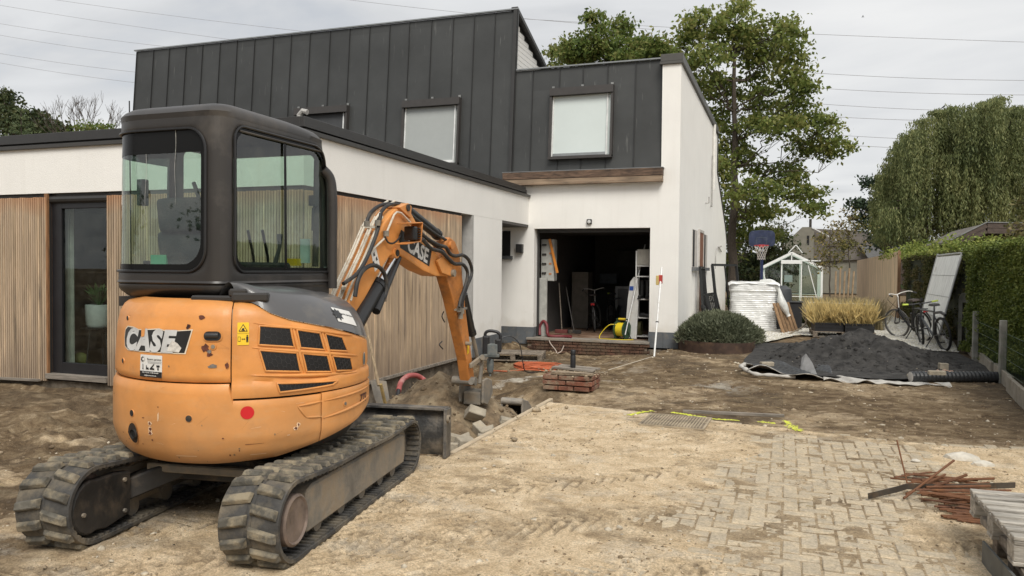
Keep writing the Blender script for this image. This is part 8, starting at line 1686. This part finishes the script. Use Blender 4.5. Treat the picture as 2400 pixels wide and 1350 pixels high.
# trees behind the wing, left
LLs = [(0, 245, 36, 30), (40, 300, 44, 36), (10, 300, 40, 40), (75, 290, 34, 30), (110, 300, 38, 26), (20, 270, 30, 26), (140, 310, 26, 18), (5, 225, 22, 18)]
lobed_tree('dark_tree', 'dark leafy tree rising behind the low wing at the far left', 'tree', (at(50, 640, 30)[0], 30, 0), at(30, 260, 30), [lobe(x, y, 30, w, h, jit=g.uniform(-1, 1)) for x, y, w, h in LLs], .22, M_DARKL, .3, n_cl=34, per=34, csp=.32, seed=25)
lobed_tree('green_bush_tree', 'small green crown behind the bare tree above the wing roof', 'tree', (at(205, 640, 26)[0], 26, 0), at(215, 300, 26), [lobe(x, y, 26, w, h) for x, y, w, h in ((215, 300, 24, 16), (190, 305, 18, 12), (245, 305, 20, 14))], .14, M_OAK2, .12, n_cl=34, per=26, csp=.2, seed=26)
bt = thing('bare_tree', 'leafless tree with fine twigs behind the low wing roof', 'tree', (at(200, 640, 28)[0], 28, 0)); b = B(); g_b = random.Random(6)
def twig(p, d, L_, r, lv):
    q_ = Vector(p)+d*L_; b.tube([p, Vector(p).lerp(q_, .5)+Vector((g_b.gauss(0, .03), 0, g_b.gauss(0, .03))), q_], [r, r*.8, r*.6], 4, cap=False)
    if lv: 
        for _ in range(3): a = Vector((g_b.gauss(0, .55), g_b.gauss(0, .4), g_b.uniform(.0, .9))); twig(q_, (d+a*.9).normalized(), L_*g_b.uniform(.6, .85), r*.62, lv-1)
for a_ in (-.5, -.2, .15, .45): twig((0, 0, 5.5), Vector((a_, .1*a_, 1)).normalized(), 1.35, .045, 4)
b.tube([(0, 0, 0), (0, 0, 5.6)], [.16, .09], 7); b.build('trunk', M_BARK, bt, fix=False)
st_ = thing('spruce_tree', 'young spruce tip poking up among the dark trees at the left', 'tree', (at(52, 640, 24)[0], 24, 0)); tz = at(52, 250, 24)[2]; b = B(); b.tube([(0, 0, 0), (0, 0, tz)], [.10, .012], 6); b.build('trunk', M_BARK, st_); cs_ = []
for k in range(9):
    z = tz-.25-k*.30
    for j in range(5+k//2):
        a = j*2*math.pi/(5+k//2)+k; r_ = .12+.17*k
        for s_ in range(2+k): f = (s_+1)/(2+k); cs_.append((st_.location[0]+r_*f*math.cos(a), 24+r_*f*math.sin(a), z+.16*f))
leaves(np.array(cs_), 10, .12, .05, leaf_mat('spruce_needles', (.05, .075, .035), (.10, .135, .06), (.17, .20, .09)), 'crown', st_, 0, .25, loc=tuple(st_.location), flatz=.5)
# hedge along the right
M_HEDGE = leaf_mat('hedge_leaves', (.045, .065, .014), (.11, .15, .028), (.22, .245, .055), .2)
def hedge(name, label, X0, y0, y1, depth, h, face, n, m, size=.045, slope=0, inner=(.02, .025, .01)):
    t = thing(name, label, 'hedge', (X0, (y0+y1)/2, 0)); b = B(); yc = (y0+y1)/2
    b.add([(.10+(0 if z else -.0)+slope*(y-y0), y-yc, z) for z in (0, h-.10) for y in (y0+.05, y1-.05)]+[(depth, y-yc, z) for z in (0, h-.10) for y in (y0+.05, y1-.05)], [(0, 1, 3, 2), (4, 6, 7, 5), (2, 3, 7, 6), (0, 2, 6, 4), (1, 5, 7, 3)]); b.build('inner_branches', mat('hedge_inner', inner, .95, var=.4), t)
    y = G.uniform(y0, y1, n); k = G.uniform(0, 1, n); z = np.where(k < .72, G.uniform(0.02, h, n), h+G.normal(0, .03, n)); bx = .22*(fbm(y*1.5, z*1.8, 7)-.5)+.10*(fbm(y*4, z*4, 8)-.5); x = np.where(k < .72, slope*(y-y0)+bx+G.normal(0, .035, n)+.05*(z < .5), G.uniform(0, depth, n)); z = z+np.where(k < .72, 0, .06*(fbm(y*2, x*2+3, 9)-.5))
    sparse = (k < .72) & (fbm(y*1.1, z*1.3, 19) < np.where(y > 17.2, .50, .30)); x, y, z = x[~sparse], y[~sparse], z[~sparse]; ne = n//14; P_ = np.concatenate([np.stack([x+X0, y, z], -1), np.stack([X0+G.uniform(0, depth, ne), y0+G.normal(.02, .04, ne), G.uniform(0, h, ne)], -1)]); leaves(P_, 3, size, .022, m, 'foliage', t, -.3, .5, loc=(X0, yc, 0)); return t
hedge('conifer_hedge', 'tall clipped green conifer hedge running along the right behind the concrete posts', 3.34, 6.0, 17.6, 1.0, 2.02, 0, 88000, M_HEDGE, .050)
hedge('conifer_hedge', 'browner thinner stretch of hedge behind the leaning fence panel', 3.62, 17.6, 28.4, .9, 2.0, 0, 26000, leaf_mat('hedge_brown', (.035, .040, .014), (.085, .095, .025), (.17, .13, .06), .2), .055, inner=(.035, .022, .014))
P_ = np.stack([G.uniform(3.5, 5.0, 2600), G.uniform(20, 34, 2600), 2.05+G.uniform(0, .45, 2600)*G.uniform(0, 1, 2600)], -1); t = thing('climbing_shrub', 'yellow-green shoots growing over the top of the larch fence', 'shrub', (4, 26, 0)); leaves(P_, 4, .09, .06, leaf_mat('bright_shoots', (.08, .12, .02), (.19, .24, .05), (.36, .38, .10)), 'foliage', t, 0, .5, loc=(4, 26, 0)); b = B(); [b.tube([(G.uniform(-.3, .8), G.uniform(-5, 7), 0), (G.uniform(-.3, .8), G.uniform(-5, 7), 2.3)], .012, 4) for _ in range(14)]; b.build('stem', M_BARK, t, fix=False)
# laurel at the right edge
lobed_tree('laurel_shrub', 'glossy leafed shrub top poking in at the right edge above the hedge', 'shrub', (at(2420, 600, 16)[0], 16, 0), at(2415, 500, 16), [lobe(x, y, 16, w, h) for x, y, w, h in ((2400, 480, 22, 26), (2395, 525, 26, 28), (2410, 440, 14, 22), (2385, 560, 22, 16))], .10, leaf_mat('laurel_leaves', (.05, .065, .018), (.11, .12, .04), (.24, .20, .09)), .05, n_cl=60, per=12, csp=.10, seed=31)
# low box hedge before greenhouse
def mound_plant(name, label, cat, c, rad, n, m, size, up=.5, aspect=.18, spiky=True, inner=(.03, .035, .02)):
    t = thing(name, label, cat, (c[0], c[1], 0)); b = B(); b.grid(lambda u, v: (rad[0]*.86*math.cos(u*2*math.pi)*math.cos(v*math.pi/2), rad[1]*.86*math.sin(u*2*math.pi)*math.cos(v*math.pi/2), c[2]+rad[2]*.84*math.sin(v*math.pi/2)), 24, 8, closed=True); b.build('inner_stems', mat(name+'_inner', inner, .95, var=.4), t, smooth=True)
    a = G.uniform(0, 2*math.pi, n); s_ = G.uniform(0, 1, n)**.7; ph = np.arcsin(s_); bump_ = 1+.34*(fbm(a*2.2+3, ph*3, 40)-.5); kk = G.uniform(.85, 1.06, n)*bump_; x = rad[0]*np.cos(a)*np.cos(ph)*kk; y = rad[1]*np.sin(a)*np.cos(ph)*kk; z = c[2]+rad[2]*np.sin(ph)*kk; p = np.stack([x, y, z], -1)
    nrm = np.stack([x/rad[0]**2, y/rad[1]**2, (z-c[2])/rad[2]**2], -1); nrm /= np.linalg.norm(nrm, axis=1)[:, None]+1e-9; d = nrm*.7+G.normal(0, .55, (n, 3))+np.array([0, 0, up]); d /= np.linalg.norm(d, axis=1)[:, None]; u = G.normal(0, 1, (n, 3)); q_ = np.cross(d, u); q_ /= np.linalg.norm(q_, axis=1)[:, None]; L_ = (size*G.uniform(.5, 1.5, n))[:, None]
    V = np.stack([p-d*L_*.3, p+q_*L_*aspect*.5+d*L_*.2, p+d*L_*.7, p-q_*L_*aspect*.5+d*L_*.2], 1); np_mesh('foliage', V.reshape(-1, 3), np.arange(n*4).reshape(n, 4), m, t); return t
M_LAV = leaf_mat('lavender_leaves', (.050, .060, .035), (.12, .135, .080), (.24, .25, .16))
mound_plant('lavender_bush', 'dense grey-green clipped bush filling the rounded steel planter', 'bush', (-1.36, 17.2, .02), (.86, 1.15, .58), 26000, M_LAV, .085)
mound_plant('lavender_bush', 'second dense grey-green bush at the back of the steel planter', 'bush', (-1.55, 18.2, .02), (.66, .8, .55), 8000, M_LAV, .085)
mound_plant('box_hedge', 'low dark green rounded hedge in front of the greenhouse', 'hedge', (.75, 25.2, .0), (.95, .9, .62), 12000, leaf_mat('box_leaves', (.03, .045, .012), (.07, .095, .025), (.13, .15, .05)), .06, aspect=.5)
mound_plant('box_hedge', 'dark green low shrub left of the basketball pole', 'hedge', (-1.3, 33.0, .0), (1.0, .9, 1.0), 7000, leaf_mat('box_leaves2', (.03, .045, .012), (.09, .12, .03), (.16, .20, .05)), .08, aspect=.5)
gs_n = 5000; x0 = G.uniform(.6, 2.4, gs_n); y0 = G.uniform(22.0, 24.2, gs_n); h2 = G.uniform(.35, .9, gs_n); lx = G.normal(0, .16, gs_n); V = np.stack([np.stack([x0-.004, y0, np.zeros(gs_n)], -1), np.stack([x0+.004, y0, np.zeros(gs_n)], -1), np.stack([x0+lx*.5+.003, y0, h2*.6], -1), np.stack([x0+lx, y0+lx*.5, h2], -1)], 1); o = np_mesh('ornamental_grass', V.reshape(-1, 3), np.arange(gs_n*4).reshape(-1, 4), mat('feather_grass', (.34, .28, .15), .9, var=.35, vscale=5)); o['kind'] = 'stuff'
# far greenery as one mass, low along the horizon
for (x0, x1, Y, h, n, lb) in ((-12, 3, 62, 2.9, 16000, 'a'), (6, 40, 60, 3.4, 14000, 'b'), (-60, -12, 60, 3, 8000, 'c')):
    x = G.uniform(x0, x1, n); top_ = h*(.55+.7*fbm(x*.35, x*0+Y, 55)); z = top_*G.uniform(0, 1, n)**.6; P_ = np.stack([x, Y+G.normal(0, 1.0, n), z], -1); o = leaves(P_, 3, .42, .25, M_DARKL, 'far_shrubbery'); o['kind'] = 'stuff'
# dark low hedge behind, far house, shed
hs = thing('far_house', 'distant brown-grey house with steep roof and thin chimney beyond the greenhouse', 'house', (at(1905, 600, 58)[0], 58, 0)); hz = at(1900, 532, 58)[2]; M_FW = mat('far_brick', (.20, .19, .155), .9, var=.12, vscale=2); M_FR = mat('far_roof', (.15, .135, .12), .9, var=.2, vscale=2)
x_l, x_r = at(1880, 560, 58)[0]-hs.location[0], at(1940, 560, 58)[0]-hs.location[0]
b = B(); b.prism([(x_l-1.3, 0), (x_l-1.3, hz-1.3), (x_l, hz), (x_r-1.1, hz), (x_r-.9, hz-.2), (x_r-.9, 0)], 0, 6, 'y'); b.build('gable_wall', M_FW, hs); b = B(); b.prism([(x_r-.9, hz-.1), (x_r+2.6, hz-.3), (x_r+3.2, hz-2.2), (x_r-.9, hz-2.4)], .4, 6.2, 'y'); b.build('roof', M_FR, hs)
b = B(); b.bb(x_r-.88, x_r+3.0, .6, 6, 0, hz-2.2); b.build('wall', M_FW, hs); b = B(); b.cyl((x_l+.55, 1, hz-.1), (x_l+.55, 1, hz+.62), .09, n=8); b.build('chimney', M_DK, hs); b = B(); b.bb(x_r-1.35, x_r-1.2, -.02, 0, hz-1.25, hz-.6); b.build('window', M_BLACK, hs); b = B(); b.bar((x_r-1.0, -.05, hz-.05), (x_r+1.2, -.05, hz-1.3), .05, .06); b.build('verge', M_WHT, hs)
sd_ = thing('garden_shed', 'dark timber shed roof edge rising behind the hedge at the right', 'shed', (5.1, 23.0, 0)); M_SB = mat('dark_stained_board', (.085, .062, .050), .8, var=.25, grain=(1, 1, 4)); a0 = Vector(at(2227, 570, 22))-Vector((5.1, 23, 0)); a1 = Vector(at(2312, 528, 22))-Vector((5.1, 23, 0)); a2 = Vector(at(2420, 530, 22))-Vector((5.1, 23, 0))
for dz in (.0, -.135): b = B(); b.bar(a0+Vector((0, 0, dz)), a1+Vector((0, 0, dz)), .04, .125); b.build('fascia_board', M_SB, sd_); b = B(); b.bar(a1+Vector((.02, 0, dz)), a2+Vector((0, 0, dz)), .04, .125); b.build('fascia_board', M_SB, sd_)
b = B(); b.bar(a0+Vector((0, -.01, .075)), a1+Vector((0, -.01, .075)), .06, .02); b.bar(a1+Vector((0, -.01, .075)), a2+Vector((0, -.01, .075)), .06, .02); b.build('roof_trim', M_TRIM, sd_)
b = B(); b.prism([(a0.x+.35, 0), (a0.x+.35, a0.z-.0), (a1.x, a1.z-.2), (a2.x, a2.z-.2), (a2.x, 0)], -.8, 3, 'y'); b.build('wall', mat('shed_wall', (.055, .035, .022), .8, var=.2), sd_)
b = B(); b.prism([(a0.x, a0.z+.05), (a1.x, a1.z+.05), (a2.x, a2.z+.05), (a2.x, a2.z+.0), (a1.x, a1.z-.0), (a0.x, a0.z-.0)], -.95, 3.2, 'y'); b.build('roof', M_FR, sd_)
sg_ = thing('grey_roof', 'low grey shed roof showing behind the larch fence', 'shed', (8, 58, 0)); p = [Vector(at(px, py, 58))-Vector((8, 58, 0)) for px, py in ((2015, 577), (2070, 575), (2240, 578), (2245, 600), (2035, 605))]; b = B(); b.prism([(v.x, v.z) for v in p], 0, 3, 'y'); b.build('roof', mat('grey_sheet_roof', (.16, .165, .17), .6, var=.1), sg_); b = B(); b.bb(p[4].x+.1, p[3].x, .1, 2.9, 0, p[4].z); b.build('wall', M_SB, sg_)
dh = B(); dh.bb(at(2000, 572, 64)[0], at(2240, 572, 64)[0], 64, 65, 0, at(2100, 572, 64)[2]); o = dh.build('clipped_far_hedge', mat('far_hedge', (.030, .045, .018), .95, var=.5, vscale=14, bump=2, bscale=30), bevel=.05, jit=.03); setp(o, 'level-topped dark hedge under the willow beyond the fence', 'hedge')
# power lines
M_WIRE = mat('power_wire', (.30, .30, .31), .7)
def wire(p, q, lb_, r=.018, Y=70):
    a = Vector(at(*p, Y)); c = Vector(at(*q, Y)); d = (c-a); P_ = [a+d*(-.3+1.6*k/16)+Vector((0, 0, -.3*math.sin(math.pi*(k/16))+.15)) for k in range(17)]; b = B(); b.tube(P_, r, 5, cap=False); o = b.build('power_line', M_WIRE, fix=False); setp(o, lb_, 'power line', 'power lines crossing the sky')
for k, (p, q, lb_) in enumerate((((80, -8), (700, 72), 'topmost power line over the left of the house'), ((0, 12), (560, 95), 'second power line from the top at the upper left'), ((0, 55), (380, 108), 'third power line from the top at the left'), ((0, 82), (330, 130), 'fourth power line at the left, close below the third'), ((0, 125), (330, 170), 'fifth power line at the left, above the lowest one'), ((0, 147), (330, 195), 'lowest power line at the left of the zinc storey'),
    ((760, -8), (1330, 52), 'faint power line over the high zinc roof edge'), ((1330, 50), (2400, 98), 'topmost power line right of the oak'), ((1900, 170), (2400, 188), 'second power line right of the oak'), ((1900, 205), (2400, 222), 'third power line right of the oak'), ((1920, 243), (2400, 262), 'fourth power line right of the oak'), ((1930, 272), (2400, 284), 'fifth power line right of the oak, crossing the willow top'), ((1960, 316), (2400, 330), 'sixth power line right of the oak'), ((1960, 338), (2400, 352), 'lowest power line right of the oak'))): wire(p, q, lb_)
bd = thing('bird', 'small dark bird flying high in the right of the sky', 'bird', at(2022, 40, 40)); b = B(); b.tube([(-.06, 0, 0), (0, 0, .005), (.07, 0, 0)], [.004, .016, .006], 6); b.build('body', M_BLKP, bd, smooth=True)
for s_ in (-1, 1): b = B(); b.add([(0, 0, .005), (.03, s_*.06, .03), (.0, s_*.13, .05), (-.02, s_*.06, .03)], [(0, 1, 2, 3)]); b.build('wing', M_BLKP, bd)
bd = thing('bird', 'small dark bird perched on the top of the willow', 'bird', at(2211, 252, 33)); b = B(); b.tube([(-.10, 0, -.05), (-.03, 0, 0), (.03, 0, .05), (.06, 0, .09)], [.005, .022, .028, .013], 8); b.build('body', M_BLKP, bd, smooth=True); b = B(); b.bar((-.03, 0, 0), (-.14, 0, -.07), .016, .006); b.build('tail', M_BLKP, bd)

# trees on the other side of the street, behind the camera: what the windows look at
for k, (x, y, h_) in enumerate(((-26, -13, 8), (-17, -16, 10), (-8, -14, 7.5), (1, -17, 9), (10, -14, 8))):
    g = random.Random(60+k); lobed_tree('street_tree', ['bushy tree farthest left across the street', 'tallest tree across the street', 'low round tree across the street', 'broad tree straight across the street', 'bushy tree farthest right across the street'][k], 'tree', (x, y, 0), (x, y, h_*.8), [((x+g.uniform(-3, 3), y+g.uniform(-1.5, 1.5), h_*g.uniform(.25, .95)), (2.2, 2.0, 1.6)) for _ in range(9)], .22, M_DARKL, .5, n_cl=22, per=26, csp=.5, seed=60+k, group='trees across the street')
